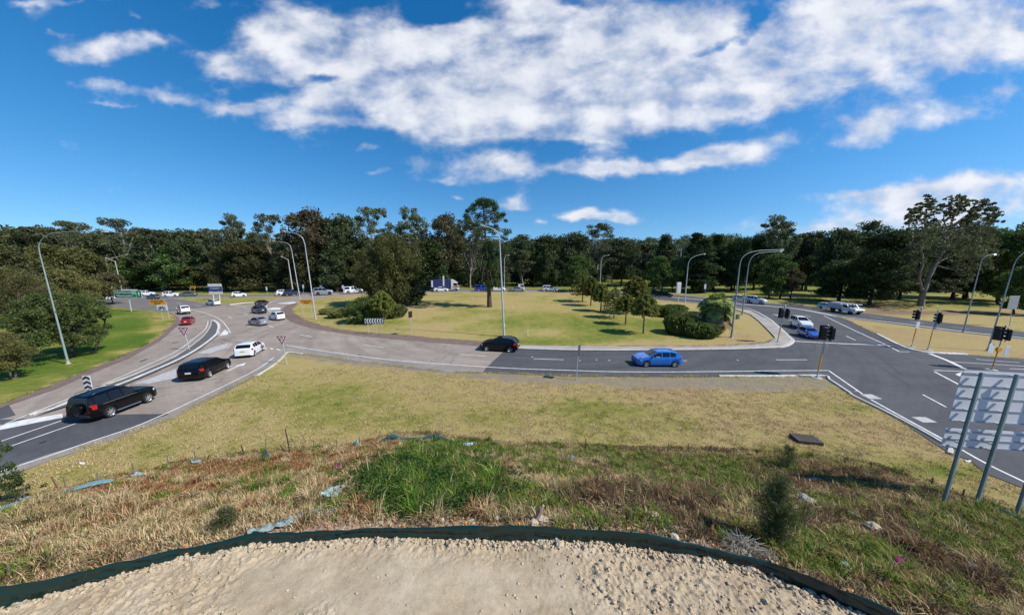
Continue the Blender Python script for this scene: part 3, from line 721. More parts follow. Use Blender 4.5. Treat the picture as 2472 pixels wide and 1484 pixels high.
# ------------------------------------------------------------------ trees
LF = dict(
 gum=foliage('gum_leaves', (0.078, 0.096, 0.043), (0.175, 0.185, 0.095), 0.5),
 gumd=foliage('dark_gum_leaves', (0.048, 0.070, 0.029), (0.118, 0.135, 0.058), 0.5),
 dense=foliage('dense_dark_leaves', (0.038, 0.064, 0.020), (0.102, 0.128, 0.043), 0.6),
 green=foliage('green_leaves', (0.052, 0.102, 0.023), (0.131, 0.189, 0.052), 0.6),
 casu=foliage('she_oak_needles', (0.068, 0.078, 0.028), (0.160, 0.155, 0.060), 0.8),
 brown=foliage('brownish_leaves', (0.080, 0.076, 0.036), (0.175, 0.150, 0.075), 0.6),
 olive=foliage('olive_leaves', (0.087, 0.102, 0.032), (0.189, 0.181, 0.058), 0.7),
 conif=foliage('conifer_needles', (0.032, 0.065, 0.023), (0.087, 0.123, 0.043), 0.9),
 bunya=foliage('young_bunya_needles', (0.105, 0.125, 0.026), (0.29, 0.28, 0.062), 1.2),
 bush=foliage('bush_leaves', (0.058, 0.109, 0.023), (0.138, 0.189, 0.049), 1.0),
 reed=foliage('reed_leaves', (0.109, 0.131, 0.038), (0.246, 0.246, 0.096), 1.4),
 shrub=foliage('island_shrub_leaves', (0.085, 0.135, 0.030), (0.20, 0.245, 0.075), 1.2),
 palm=foliage('palm_leaves', (0.19, 0.28, 0.06), (0.44, 0.50, 0.17), 1.4),
 deadp=foliage('dead_fronds', (0.217, 0.145, 0.072), (0.435, 0.319, 0.174), 1.4),
)
M_BARK = mat('grey_bark', (0.105, 0.085, 0.066), 0.95, var=0.3, vscale=3)
M_BARKP = mat('pale_gum_bark', (0.30, 0.25, 0.195), 0.9, var=0.3, vscale=1.5)
M_BARKD = mat('dark_bark', (0.055, 0.043, 0.034), 0.95, var=0.3, vscale=2)
M_BARKB = mat('bunya_bark', (0.085, 0.060, 0.045), 0.95, var=0.35, vscale=2.5, bump=0.5, bscale=6)
def rnd_dirs(n, rng):
    v = rng.normal(size=(n, 3)); return v / np.linalg.norm(v, axis=1, keepdims=True)
def leaf_quads(C, Rr, per, size, rng, flat=0.7, droop=0.0, asp=0.5, shell=0.45, up=0.0):
    """C centres (n,3), Rr radii; returns V,F of leaf sized quads spread through each clump"""
    C = np.repeat(np.asarray(C, float), per, 0); Rr = np.repeat(np.asarray(Rr, float), per)
    n = len(C)
    d = rnd_dirs(n, rng); rad = rng.random(n) ** shell
    P_ = C + d * (Rr * rad)[:, None] * np.array([1, 1, flat])
    a = rnd_dirs(n, rng)
    if droop: a = a * (1 - droop) + np.array([0, 0, -1.0]) * droop
    if up: a = a + d * up
    a /= np.linalg.norm(a, axis=1, keepdims=True)
    b = np.cross(a, rnd_dirs(n, rng)); b /= (np.linalg.norm(b, axis=1, keepdims=True) + 1e-9)
    s = size * (0.6 + 0.8 * rng.random(n))[:, None]
    a *= s; b *= s * asp
    V = np.stack([P_ - a - b * 0.4, P_ + a * 0.1 - b, P_ + a + b * 0.1, P_ - a * 0.1 + b], 1).reshape(-1, 3)
    return V, np.arange(4 * n).reshape(-1, 4)
def leaf_mesh(name, parts):
    V = []; Fq = []; o = 0
    for v_, f in parts: V.append(v_); Fq.append(f + o); o += len(v_)
    return np_mesh(name, np.concatenate(V), quads=np.concatenate(Fq))
PROTO = {}
def crown_points(n, rng, rx, z0, z1, shape):
    """clump centres in a crown of half width rx between z0 and z1"""
    out = []
    while len(out) < n:
        t = rng.random(); a = rng.random() * 2 * math.pi
        if shape == 'umb': w_ = math.sin(math.pi * min(1, 0.30 + t * 0.62)) ** 0.7; rr = rng.random() ** 0.35
        elif shape == 'round': w_ = math.sqrt(max(0, 1 - (2 * t - 0.86) ** 2 / 1.35)); rr = rng.random() ** 0.4
        elif shape == 'cone': w_ = (1 - t) ** 0.6 * (0.55 + 0.45 * min(1, t * 5)); rr = rng.random() ** 0.4
        elif shape == 'col': w_ = math.sin(math.pi * (0.12 + 0.80 * t)) ** 0.6; rr = rng.random() ** 0.45
        lump = 0.78 + 0.32 * math.sin(3 * a + n) * math.sin(2.3 * t * 5 + n * 0.7) + 0.12 * rng.random()
        out.append((rx * w_ * rr * lump * math.cos(a), rx * w_ * rr * lump * math.sin(a), z0 + (z1 - z0) * t))
    return np.array(out)
def make_proto(key, seed, H, W, n, cr, per, leaf, shape, z0, leafm, barkm, trunk_r, flat=0.7, droop=0.0, asp=0.5, limbs=10, lean=0.0, fork=0.35, ntrunk=1):
    rng = np.random.default_rng(seed)
    n = int(n * 1.7); cr *= 0.80; per = int(per * 0.82); leaf *= 0.78
    C = crown_points(n, rng, W / 2 - cr * 0.6, z0 * H + cr * 0.4, H - cr * flat * 0.8, shape)
    C[:, 0] += lean * (C[:, 2] / H) ** 1.5
    Rr = cr * (0.5 + 1.0 * rng.random(n))
    me_l = leaf_mesh(key + '_crown', [leaf_quads(C, Rr, per, leaf, rng, flat, droop, asp)])
    mb = MB()
    for q in range(ntrunk):
        ox, oy = (0, 0) if ntrunk == 1 else (rng.normal() * W * .05, rng.normal() * W * .05)
        top = Vector((lean * 0.5 + ox * 2.5 + rng.normal() * .03 * H, oy * 2.5 + rng.normal() * .03 * H, H * (0.72 if shape != 'cone' else 0.96)))
        b0 = Vector((ox, oy, -0.3)); pts = []; rad = []
        for i in range(8):
            s = i / 7
            p = b0.lerp(top, s) + Vector((math.sin(s * 5 + seed) * .012 * H, math.cos(s * 4 + seed) * .012 * H, 0)) * (s > 0)
            pts.append(p); rad.append(trunk_r / (1 if ntrunk == 1 else 1.4) * (1.35 if i == 0 else (1 - 0.8 * s)))
        mb.tube(pts, rad, 8)
        sel = rng.permutation(n)[:max(1, limbs // ntrunk)]
        for j in sel:
            e = Vector(C[j]); s = min(0.95, max(fork, (e.z / H - 0.22) / 0.72 * (0.6 + .3 * rng.random())))
            k = s * 7; i0 = int(k); st = pts[i0].lerp(pts[min(7, i0 + 1)], k - i0)
            mid = st.lerp(e, 0.5) + Vector((0, 0, -0.03 * H if shape == 'umb' else 0.01 * H))
            r0 = trunk_r * 0.45 * (1 - s * .6)
            mb.tube([st, mid, e], [r0, r0 * .6, r0 * .18], 5, False)
    me_t = mb.mesh(key + '_trunk', 60)
    me_t.materials.append(barkm); me_l.materials.append(leafm)
    PROTO[key] = (me_l, me_t, H, W)
make_proto('gumA', 1, 22, 16, 34, 2.0, 190, 0.36, 'umb', 0.42, LF['gum'], M_BARKP, 0.42, 0.6, limbs=26)
make_proto('gumB', 2, 22, 14, 44, 1.8, 170, 0.34, 'umb', 0.34, LF['gumd'], M_BARKP, 0.40, 0.65, limbs=24)
make_proto('gumC', 3, 22, 18, 26, 1.8, 190, 0.33, 'umb', 0.52, LF['gum'], M_BARKP, 0.38, 0.5, limbs=24)
make_proto('denseA', 4, 18, 15, 85, 2.1, 120, 0.40, 'round', 0.12, LF['dense'], M_BARKD, 0.40, 0.8, limbs=12)
make_proto('denseB', 5, 18, 14, 75, 2.1, 125, 0.40, 'round', 0.18, LF['gumd'], M_BARKD, 0.40, 0.75, limbs=12)
make_proto('greenA', 6, 12, 11, 60, 1.5, 130, 0.30, 'round', 0.10, LF['green'], M_BARKD, 0.28, 0.7, limbs=10, ntrunk=2)
make_proto('oliveA', 7, 10, 10, 50, 1.3, 140, 0.26, 'round', 0.12, LF['olive'], M_BARK, 0.22, 0.75, limbs=14, ntrunk=2)
make_proto('casuA', 8, 18, 11, 80, 1.5, 130, 0.50, 'col', 0.10, LF['casu'], M_BARKD, 0.32, 1.2, 0.45, 0.22, limbs=12)
make_proto('casuB', 9, 18, 10, 70, 1.5, 130, 0.50, 'cone', 0.10, LF['gumd'], M_BARKD, 0.30, 1.2, 0.45, 0.22, limbs=12)
make_proto('brownA', 10, 20, 15, 70, 2.0, 130, 0.40, 'round', 0.25, LF['brown'], M_BARKD, 0.40, 0.7, limbs=14)
make_proto('pineA', 11, 20, 12, 90, 1.6, 130, 0.36, 'cone', 0.06, LF['conif'], M_BARKD, 0.35, 0.5, limbs=30)
make_proto('thinA', 12, 18, 7, 26, 1.3, 150, 0.32, 'col', 0.38, LF['gum'], M_BARKP, 0.20, 0.8, limbs=16)
GRP_T = {}
def tree(key, bx, by, ty, wpx, label, name='tree', cat='tree', group=None, rot=None, base=None, parts=('crown', 'trunk')):
    me_l, me_t, H, W = PROTO[key]
    b = base if base is not None else on(bx, by)
    top = atY(bx, ty, b.y)
    h = max(1.0, top.z - b.z)
    dist = math.cos(PITCH) * b.y - math.sin(PITCH) * (b.z + h * .5 - EYE)
    wm = wpx * dist / F
    o = thing(name, label, cat, b, random.uniform(0, 6.28) if rot is None else rot, group)
    o.scale = (wm / W, wm / W, h / H)
    addmesh(parts[0], me_l, None, o); addmesh(parts[1], me_t, None, o)
    return o
WOOD = 'tall trees along the edge of the wood behind the roundabout'
for a in (
 ('gumB',22,702,552,110,'bushy gum at the far left edge of the wood'),
 ('gumB',110,700,545,130,'broad grey gum over the tip of the tallest left lamp'),
 ('gumC',200,699,533,130,'flat topped gum with layered crown above the left lamp arm'),
 ('gumC',310,698,526,105,'umbrella shaped gum standing clear of the left skyline'),
 ('denseB',262,700,566,110,'dark leafy tree behind the two pale concrete poles'),
 ('gumB',395,702,551,110,'dull green gum right of the umbrella shaped gum'),
 ('denseB',470,700,552,120,'dark rounded tree behind the blue and white board'),
 ('gumC',535,699,551,100,'low flat crowned gum on the skyline behind the blue and white board'),
 ('gumA',585,701,518,84,'tall dark gum poking up left of the twin lamps'),
 ('gumC',668,701,515,90,'open gum on the skyline over the curved twin lamps'),
 ('brownA',765,702,502,150,'big brownish domed tree right of the twin lamps'),
 ('denseB',838,701,516,110,'dark domed tree beside the big brownish one'),
 ('gumC',912,699,499,118,'open crowned gum with sky showing through its limbs'),
 ('gumA',1003,698,501,98,'tall pale limbed gum left of the dark domed tree'),
 ('brownA',1080,697,514,112,'brown topped dome just left of the tall bunya pine'),
 ('denseA',950,699,560,110,'dark tree below the open crowned gum'),
 ('gumA',1135,695,528,80,'ragged gum touching the left of the bunya pine crown'),
 ('denseA',1045,699,575,110,'dark tree behind the blue container truck'),
 ('gumC',1441,686,539,118,'umbrella crowned gum above the centre right skyline'),
 ('denseB',1385,690,558,100,'dark tree left of the umbrella crowned gum'),
 ('denseA',1320,690,566,110,'dark tree behind the white wagon'),
 ('gumB',1258,690,564,90,'dull gum right of the bunya pine trunk'),
 ('denseB',1500,691,572,90,'dark tree right below the umbrella crowned gum'),
 ('casuB',1600,692,566,90,'dark tree behind the pole with a crossarm'),
 ('pineA',1672,700,562,92,'large dark pine left of the curved double lamps'),
 ('pineA',1722,700,566,84,'second large dark pine nearest the curved double lamps'),
 ('denseA',1770,703,572,80,'dark tree between the pines and the round headed gum'),
 ('gumA',1860,706,521,118,'round headed gum standing above the right skyline'),
 ('denseA',1818,700,563,84,'dark shoulder left of the round headed gum'),
 ('gumB',1945,700,558,96,'dull tree right of the round headed gum'),
 ('denseB',2010,716,548,110,'domed tree behind the white work truck'),
 ('gumB',2080,716,532,110,'pale topped gum peaking behind the white work truck'),
 ('denseA',2140,720,552,120,'dark tree left of the great leaning gum'),
 ('denseB',2330,720,548,150,'dark tree right of the great leaning gum'),
 ('greenA',2432,735,556,130,'brighter green tree at the right edge'),
): tree(*a, group=WOOD)
MID = 'middle sized trees in front of the wood'
for a in (
 ('greenA',340,701,616,112,'bright green tree behind the green direction sign'),
 ('oliveA',470,700,618,92,'grey green round tree behind the small orange sign'),
 ('oliveA',425,697,640,60,'thin grey tree with bare lower stem beside the road'),
 ('casuA',612,703,580,118,'olive she oak left of the twin lamps'),
 ('casuA',548,703,592,90,'brownish she oak right of the blue and white board'),
 ('casuA',745,704,588,110,'dark she oak behind the dark blue car'),
 ('casuB',690,703,600,80,'dark narrow tree between the twin lamps'),
 ('casuB',815,704,580,116,'dark she oak behind the silver four wheel drive'),
 ('casuA',870,702,600,100,'tall she oak behind the white canopy ute'),
 ('greenA',430,702,596,110,'leafy green tree left of the olive she oak'),
 ('thinA',1094,690,600,60,'slim tree right of the container truck'),
 ('thinA',1140,686,610,56,'slim tree left of the bunya pine trunk'),
 ('casuB',1210,694,590,80,'dark she oak right behind the bunya pine trunk'),
 ('thinA',1262,694,598,56,'pale topped slim tree behind the tow truck'),
 ('thinA',1290,690,610,50,'bare stemmed slim tree left of the white wagon'),
 ('denseB',1322,692,600,70,'small dark tree above the white wagon'),
 ('greenA',1392,703,617,86,'green tree left of the far single lamp'),
 ('thinA',1478,692,588,72,'tall slim gum beside the far single lamp'),
 ('thinA',1520,688,585,56,'slim gum with straight bare trunk'),
 ('thinA',1549,690,582,58,'yellowish slim gum beside the straight trunked one'),
 ('greenA',1588,704,618,80,'dense green tree above the two black cars'),
 ('greenA',1632,704,622,64,'dense tree right of the two black cars'),
 ('pineA',1690,706,575,110,'broad pine with a stout trunk'),
 ('casuB',1766,702,585,76,'dark tree between the pine and the curved double lamps'),
 ('greenA',1868,720,612,96,'rounded green tree right of the curved double lamps'),
 ('brownA',1908,722,646,56,'russet bush at the foot of the rounded green tree'),
 ('denseB',1935,700,590,80,'dark tree behind the pale fence'),
 ('denseB',1985,702,585,80,'dark tree right of the pale fence'),
 ('denseA',2024,727,626,126,'low spreading dark tree behind the white sedan'),
 ('denseA',2098,736,600,132,'broad dark tree with stout trunk at the roadside'),
 ('denseB',2170,722,612,100,'dark tree left of the leaning gum trunk'),
 ('denseB',2300,722,600,120,'dark tree right of the leaning gum trunk'),
 ('denseA',2410,726,606,120,'dark tree behind the right hand lamps'),
 ('greenA',2470,760,640,110,'green tree at the right edge behind the back of a sign'),
): tree(*a, group=MID)
# the wood and the wooded hills behind: one mass
rng = np.random.default_rng(77)
FC = []; FR = []
def wood_tree(x, y, h, w_, k):
    z = float(zg(x, y))
    t = rng.random(k); a = rng.random(k) * 6.283; rr = rng.random(k) ** 0.45
    pr = np.sqrt(np.maximum(0, 1 - (2 * t - 0.9) ** 2 / 1.3))
    FC.append(np.stack([x + w_ / 2 * pr * rr * np.cos(a), y + w_ / 2 * pr * rr * np.sin(a), z + h * (0.12 + 0.82 * t)], 1)); FR.append(np.full(k, w_ * 0.17))
for i in range(260):       # behind the tall trees, across the picture
    dx = -160 + 2790 * (i + rng.random()) / 260
    Y_ = 118 + 55 * rng.random() if dx > 1150 else 108 + 50 * rng.random()
    p = atY(dx, 640, Y_)
    wood_tree(p.x, p.y, (15 + 6 * rng.random()) if i % 3 else 4 + 5 * rng.random(), 10 + 5 * rng.random(), 26)
nA_ = len(FR)
for i in range(330):       # the hills
    dx = -260 + 2990 * rng.random(); Y_ = 190 + 460 * rng.random() ** 1.3
    p = atY(dx, 620, Y_)
    wood_tree(p.x, p.y, 13 + 8 * rng.random(), 14 + 12 * rng.random() + Y_ * 0.02, 16)
va, fa = leaf_quads(np.concatenate(FC[:nA_]), np.concatenate(FR[:nA_]), 46, 0.55, rng, 0.75)
vb, fb = leaf_quads(np.concatenate(FC[nA_:]), np.concatenate(FR[nA_:]), 40, 1.15, rng, 0.7)
fm = np_mesh('forest', np.concatenate([va, vb]), quads=np.concatenate([fa, fb + len(va)]))
tag(addmesh('forest', fm, foliage('forest_leaves', (0.046, 0.066, 0.027), (0.118, 0.135, 0.060), 0.12)), 'dark wood and wooded hills behind the front trees', 'wood', None, 'stuff')
# ------------------------------------------------------------------ trees and shrubs in front of the wood
make_proto('casuClump', 21, 17, 16, 210, 1.35, 150, 0.40, 'col', 0.03, foliage('she_oak_clump_needles', (0.073, 0.083, 0.025), (0.156, 0.156, 0.053), 0.7), M_BARKD, 0.35, 1.5, 0.5, 0.2, limbs=14, ntrunk=3)  # two olive needle colours of the island clump itself
make_proto('coneDark', 22, 12, 6.5, 90, 0.85, 120, 0.22, 'cone', 0.08, LF['conif'], M_BARKD, 0.22, 0.55, limbs=40)
make_proto('roundBush', 23, 5, 9, 90, 0.95, 200, 0.16, 'round', 0.0, LF['bush'], M_BARKD, 0.12, 0.8, limbs=10)
make_proto('nearDark', 24, 8, 11, 95, 0.95, 300, 0.13, 'round', 0.20, foliage('near_dark_leaves', (0.062, 0.096, 0.025), (0.177, 0.204, 0.062), 0.8), M_BARKD, 0.22, 0.7, limbs=26, ntrunk=3)
make_proto('nearOlive', 25, 10, 9, 80, 0.95, 260, 0.14, 'round', 0.22, foliage('near_olive_leaves', (0.114, 0.122, 0.036), (0.269, 0.244, 0.085), 0.8), M_BARK, 0.20, 0.8, limbs=20, ntrunk=2)
make_proto('nearCasu', 26, 11, 8, 70, 0.95, 200, 0.20, 'col', 0.22, foliage('near_brown_needles', (0.085, 0.088, 0.032), (0.20, 0.180, 0.075), 0.9), M_BARKP, 0.24, 1.3, 0.4, 0.2, limbs=24)
tree('casuClump', 950, 737, 564, 176, 'big feathery she oak clump on the roundabout island', 'she_oak')
tree('coneDark', 1006, 737, 632, 74, 'dark conical pine in front of the big feathery she oak clump', 'pine_tree')
tree('roundBush', 880, 777, 716, 98, 'round dark green bush on the island behind the chevron board', 'round_bush', 'bush')
tree('nearOlive', 178, 802, 650, 128, 'olive topped tree behind the dark spreading one on the left lawn')
tree('nearDark', 166, 862, 705, 205, 'dark spreading multi stemmed tree on the left lawn')
tree('nearCasu', 78, 826, 660, 120, 'brownish tree with pale trunk left of the tall left lamp')
tree('nearOlive', 16, 917, 803, 120, 'small olive tree at the left edge of the lawn', rot=1.0)
tree('casuA', 6, 770, 552, 150, 'tall olive she oak at the far left edge')
tree('oliveA', 150, 745, 588, 130, 'soft olive tree behind the tall left lamp')
tree('oliveA', 222, 738, 596, 110, 'yellowish olive tree left of the leaning concrete poles')
tree('oliveA', 40, 790, 640, 110, 'dull olive tree behind the pale trunked one')
tree('brownA', 272, 735, 655, 60, 'reddish small tree in front of the leaning concrete poles')
# ---- the great leaning gum at right
b = on(2222, 739)
rng = np.random.default_rng(5)
o = thing('gum_tree', 'great gum with thick forked pale trunk leaning right over the wood', 'tree', b)
Yb = b.y
def loc(dx, dy, dep=0.0): return atY(dx, dy, Yb + dep) - b
mb = MB()
S_ = Yb / F * 1.02
def limb(ds, r0, r1, dep=0.0):
    pts = [loc(q[0], q[1], dep * i / max(1, len(ds) - 1)) for i, q in enumerate(ds)]
    pts = smooth_path(pts, 3); n = len(pts)
    mb.tube(pts, [r0 + (r1 - r0) * i / (n - 1) for i in range(n)], 8)
limb([(2222,742),(2227,712),(2236,686),(2243,665),(2256,640),(2275,610),(2300,570)], 0.52, 0.2)
limb([(2226,700),(2220,680),(2219,665),(2228,630),(2222,590),(2235,550)], 0.28, 0.12, -2)
limb([(2240,676),(2252,655),(2270,630),(2310,612),(2345,570)], 0.24, 0.1, 3)
limb([(2275,610),(2290,560),(2320,530),(2350,510),(2372,497)], 0.3, 0.06, 2)
limb([(2300,570),(2340,545),(2380,530),(2398,515)], 0.25, 0.05, -2)
limb([(2235,550),(2232,530),(2238,505),(2245,485)], 0.2, 0.05)
limb([(2232,540),(2215,530),(2200,528),(2190,527)], 0.12, 0.04, -3)
limb([(2290,560),(2300,530),(2312,505),(2320,485)], 0.16, 0.05)
limb([(2290,560),(2278,530),(2285,505)], 0.14, 0.05, 2)
limb([(2258,640),(2285,648),(2320,652),(2350,646)], 0.16, 0.05, -4)
limb([(2262,628),(2282,622),(2290,612)], 0.22, 0.06, -3)
mb.build('trunk', mat('gum_trunk_bark', (0.22, 0.185, 0.15), 0.9, var=0.35, vscale=1.2), o, 50)
clp = [(2245,482,14),(2232,500,14),(2250,505,16),(2215,505,13),(2200,520,14),(2190,530,10),(2222,520,14),(2240,525,14),(2320,478,14),(2330,490,14),(2310,500,13),(2290,495,14),(2280,512,13),(2300,520,14),
       (2350,500,13),(2372,495,15),(2390,500,14),(2400,515,14),(2385,525,15),(2400,532,10),(2360,515,13),(2340,528,14),(2320,545,18),(2350,548,18),(2375,548,15),(2295,548,18),(2265,550,20),(2235,555,20),(2210,560,20),
       (2250,580,24),(2285,580,24),(2320,578,24),(2350,575,20),(2380,575,18),(2215,590,22),(2240,610,22),(2200,615,18),(2330,605,22),(2365,605,22),(2390,600,18),(2300,610,18),(2350,630,18),(2380,630,18),(2320,640,12),(2345,662,11),(2300,690,8),(2320,690,9),(2275,690,8),(2195,640,16),(2210,660,12),(2185,680,10),(2335,655,10)]
C = []; Rr = []
for (cx_, cy_, r_) in clp:
    for k in range(2 if cy_ > 535 else 1):
        hi = cy_ < 540
        for q_ in range(11 if hi else 8):
            C.append(loc(cx_ + rng.normal() * (9 if hi else 13), cy_ + rng.normal() * (7 if hi else 11), rng.normal() * (3.5 if not hi else 1.6))); Rr.append(r_ * S_ * (0.22 + .16 * rng.random()) * (1 if hi else 1.5))
v_, f_ = leaf_quads(np.array([tuple(c) for c in C]), np.array(Rr), 22, 0.24, rng, 0.7, droop=0.35)
addmesh('crown', np_mesh('great_gum_crown', v_, quads=f_), LF['gum'], o)
# ---- the tall bunya pine on the island
b = on(1182, 741); Yb = b.y
o = thing('bunya_pine', 'very tall bunya pine with domed tufted top on the island', 'tree', b)
mb = MB(); pts = [loc(*q) for q in ((1182,743),(1181,715),(1180,690),(1177,650),(1174,610),(1171,560),(1168,520),(1167,480))]
mb.tube(pts, [0.58, 0.44, 0.38, 0.33, 0.27, 0.20, 0.14, 0.06], 10)
C = []; Rr = []
Ht = pts[-1].z
rng = np.random.default_rng(31)
def tp(z):
    for i in range(7):
        if pts[i + 1].z >= z: k = (z - pts[i].z) / (pts[i + 1].z - pts[i].z); return pts[i].lerp(pts[i + 1], max(0, k))
    return pts[-1]
for i in range(92):
    s = rng.random() ** 0.8
    z0 = Ht * (0.62 + 0.36 * s); a = rng.random() * 6.283
    ln = (1.5 + 4.9 * (1 - s) ** 0.6) * (0.75 + .35 * rng.random())
    drp = ln * (0.25 + 0.75 * (1 - s)) * (0.2 + .5 * rng.random())
    st = tp(z0); d = Vector((math.cos(a), math.sin(a), 0))
    m_ = st + d * ln * 0.55 + Vector((0, 0, 0.35 * (s - .3) * ln * .5)); e = st + d * ln + Vector((0, 0, -drp * 0.5))
    if s > 0.2 or rng.random() < .5:
        C.append(e); Rr.append(0.45 + .3 * rng.random())
        if s > .86: C.append(m_); Rr.append(0.45)
    mb.tube([st, m_, e], [0.075, 0.06, 0.04], 4, False)
for i in range(14):      # the dense cap
    a = rng.random() * 6.283; r_ = 2.1 * rng.random() ** .5
    C.append(Vector((pts[-1].x + r_ * math.cos(a), pts[-1].y + r_ * math.sin(a), Ht - 0.3 - .35 * r_))); Rr.append(0.85)
for i in range(44):      # bare drooping limbs below the crown
    z0 = Ht * (0.40 + 0.24 * rng.random()); a = rng.random() * 6.283 if i % 2 else math.pi + rng.normal() * .7; ln = 2.0 + 3.4 * rng.random()
    st = tp(z0); d = Vector((math.cos(a), math.sin(a), 0))
    mb.tube([st, st + d * ln * .6 + Vector((0, 0, -ln * .3)), st + d * ln + Vector((0, 0, -ln * .95))], [0.07, 0.05, 0.03], 4, False)
for i in range(60):      # straggly green regrowth along the trunk
    z0 = Ht * (0.20 + 0.42 * rng.random()); a = rng.normal() * 1.1; ln = 0.8 + 1.9 * rng.random()
    st = tp(z0); e = st + Vector((math.cos(a) * ln, math.sin(a) * ln, -.3 * ln)); mb.tube([st, e], [0.04, 0.02], 4, False)
    C.append(e); Rr.append(0.55 + .3 * rng.random()); C.append(st.lerp(e, .5)); Rr.append(0.4)
mb.build('trunk', M_BARKB, o, 50)
v_, f_ = leaf_quads(np.array([tuple(c) for c in C]), np.array(Rr) * 1.1, 105, 0.17, rng, 0.8, asp=0.35)
addmesh('crown', np_mesh('bunya_crown', v_, quads=f_), foliage('bunya_needles', (0.034, 0.060, 0.018), (0.088, 0.115, 0.036), 0.8), o)
# ---- young bunya pines in a row
def young(key, seed, H, W, bare, dome=0.8):
    rng = np.random.default_rng(seed); mb = MB(); C = []; Rr = []
    mb.tube([(0, 0, -.2), (0.03, 0, H * .3), (0, .03, H * .6), (0, 0, H * .97)], [0.13, 0.10, 0.07, 0.02], 8)
    nl = 11
    for l_ in range(nl):
        s = l_ / (nl - 1); z0 = H * (bare + (0.97 - bare) * s); ln = W / 2 * (1 - s ** 1.7) ** dome * (0.85 + .2 * rng.random()) * (0.8 + .2 * min(1, s * 6)) + 0.12
        na = 9 if s < .8 else 6
        for q in range(na):
            a = 6.283 * (q + rng.random() * .6) / na; up = (0.10 + 0.5 * s) * ln
            for k in range(5):
                f = (k + 1) / 5
                C.append((math.cos(a) * ln * f, math.sin(a) * ln * f, z0 + up * f * (1 - .75 * f))); Rr.append(0.19 if k < 4 else 0.23)
            mb.tube([(0, 0, z0), (math.cos(a) * ln, math.sin(a) * ln, z0 + up * .25)], [0.03, 0.012], 4, False)
    me_l = leaf_mesh(key + '_crown', [leaf_quads(C, Rr, 22, 0.13, rng, 0.8, asp=0.35)]); me_l.materials.append(LF['bunya'])
    me_t = mb.mesh(key + '_trunk', 60); me_t.materials.append(mat('young_bunya_bark', (0.13, 0.10, 0.078), 0.95, var=0.3))
    PROTO[key] = (me_l, me_t, H, W)
young('youngA', 41, 5.2, 3.4, 0.46); young('youngB', 42, 5.6, 3.0, 0.38, 0.7); young('youngC', 43, 7.5, 5.0, 0.24, 0.9)
YB = 'young bunya pines planted in a row on the island'
for a in (('youngC',1406,728,656,66,'darkest young bunya pine at the far left end of the row'),('youngB',1426,738,668,42,'second young bunya pine in the row, slender'),('youngB',1450,751,684,44,'small young bunya pine third along the row'),
          ('youngC',1482,767,693,62,'wide young bunya pine in the middle of the row'),('youngA',1532,757,667,62,'tall young bunya pine standing behind the row'),
          ('youngA',1510,783,710,50,'short golden young bunya pine second from the near end'),('youngA',1553,805,705,62,'nearest young bunya pine at the right end of the row'),
          ('youngA',926,781,702,56,'young bunya pine with a pale trunk beside the round bush')):
    tree(*a, name='young_bunya_pine', group=YB)
# ---- reeds and shrubs on the island
def reedclump(key, seed, W, H, n):
    rng = np.random.default_rng(seed)
    a = rng.random(n) * 6.283; r_ = rng.random(n) ** .5 * W / 2
    bx, by = r_ * np.cos(a), r_ * np.sin(a)
    hh = H * (0.55 + 0.5 * rng.random(n)) * np.sqrt(np.maximum(0.1, 1 - (r_ / (W / 2)) ** 2 * .75))
    az = rng.random(n) * 6.283; ln = hh * (0.35 + .4 * rng.random(n))
    ox, oy = np.cos(az), np.sin(az); wv = 0.035
    p0 = np.stack([bx - oy * wv, by + ox * wv, hh * .1], 1); p1 = np.stack([bx + oy * wv, by - ox * wv, hh * .1], 1)
    p2 = np.stack([bx + ox * ln * .5, by + oy * ln * .5, hh], 1); p3 = np.stack([bx + ox * ln, by + oy * ln, hh * .95], 1)
    V = np.stack([p0, p1, p3, p2], 1).reshape(-1, 3)
    me = np_mesh(key, V, quads=np.arange(4 * n).reshape(-1, 4)); me.materials.append(LF['reed']); return me
rng = np.random.default_rng(61); c_ = crown_points(46, rng, 1.75, 0.25, 1.75, 'round'); SHM = leaf_mesh('shrub_leaf_mass', [leaf_quads(c_, .30 + .3 * rng.random(46), 120, .17, rng, 1.0, asp=.28)])
RC = reedclump('reed_foliage', 3, 4.0, 2.2, 3800)
SHR = 'leafy shrub clumps on the island'
for (bx, by, ty, wpx, lab, m_) in ((1640,804,758,60,'dark reedy shrub clump at the left of the palm','shrub'),(1686,810,776,76,'dark leafy shrub clump right under the palm','shrub'),(1660,780,752,70,'reedy clump behind the palm shrubs','reed'),
        (1570,757,738,52,'low shrub clump far left of the palm','bush'),(1602,762,737,50,'low shrub clump midway to the palm','bush'),(1630,752,735,44,'far small shrub clump left of the palm','bush'),
        (795,757,744,36,'small reed clump at the left end of the round bush','reed'),(818,766,743,40,'straw reed clump touching the round bush','reed'),(945,765,735,60,'yellowish reed clump right of the round bush','reed'),(915,770,744,44,'reed clump under the pale trunked young bunya','reed')):
    b = on(bx, by); tp_ = atY(bx, ty, b.y); o = thing('shrub', lab, 'shrub', b, random.uniform(0, 6), SHR)
    wm = wpx * b.y / F; o.scale = (wm / 4, wm / 4, (tp_.z - b.z) / 2.2)
    f_ = addmesh('foliage', RC, None, o); setmat(f_, LF['reed' if m_ == 'reed' else 'shrub'])
    if m_ != 'reed':
        f2 = addmesh('leaf_mass', SHM, None, o); setmat(f2, LF['shrub'])
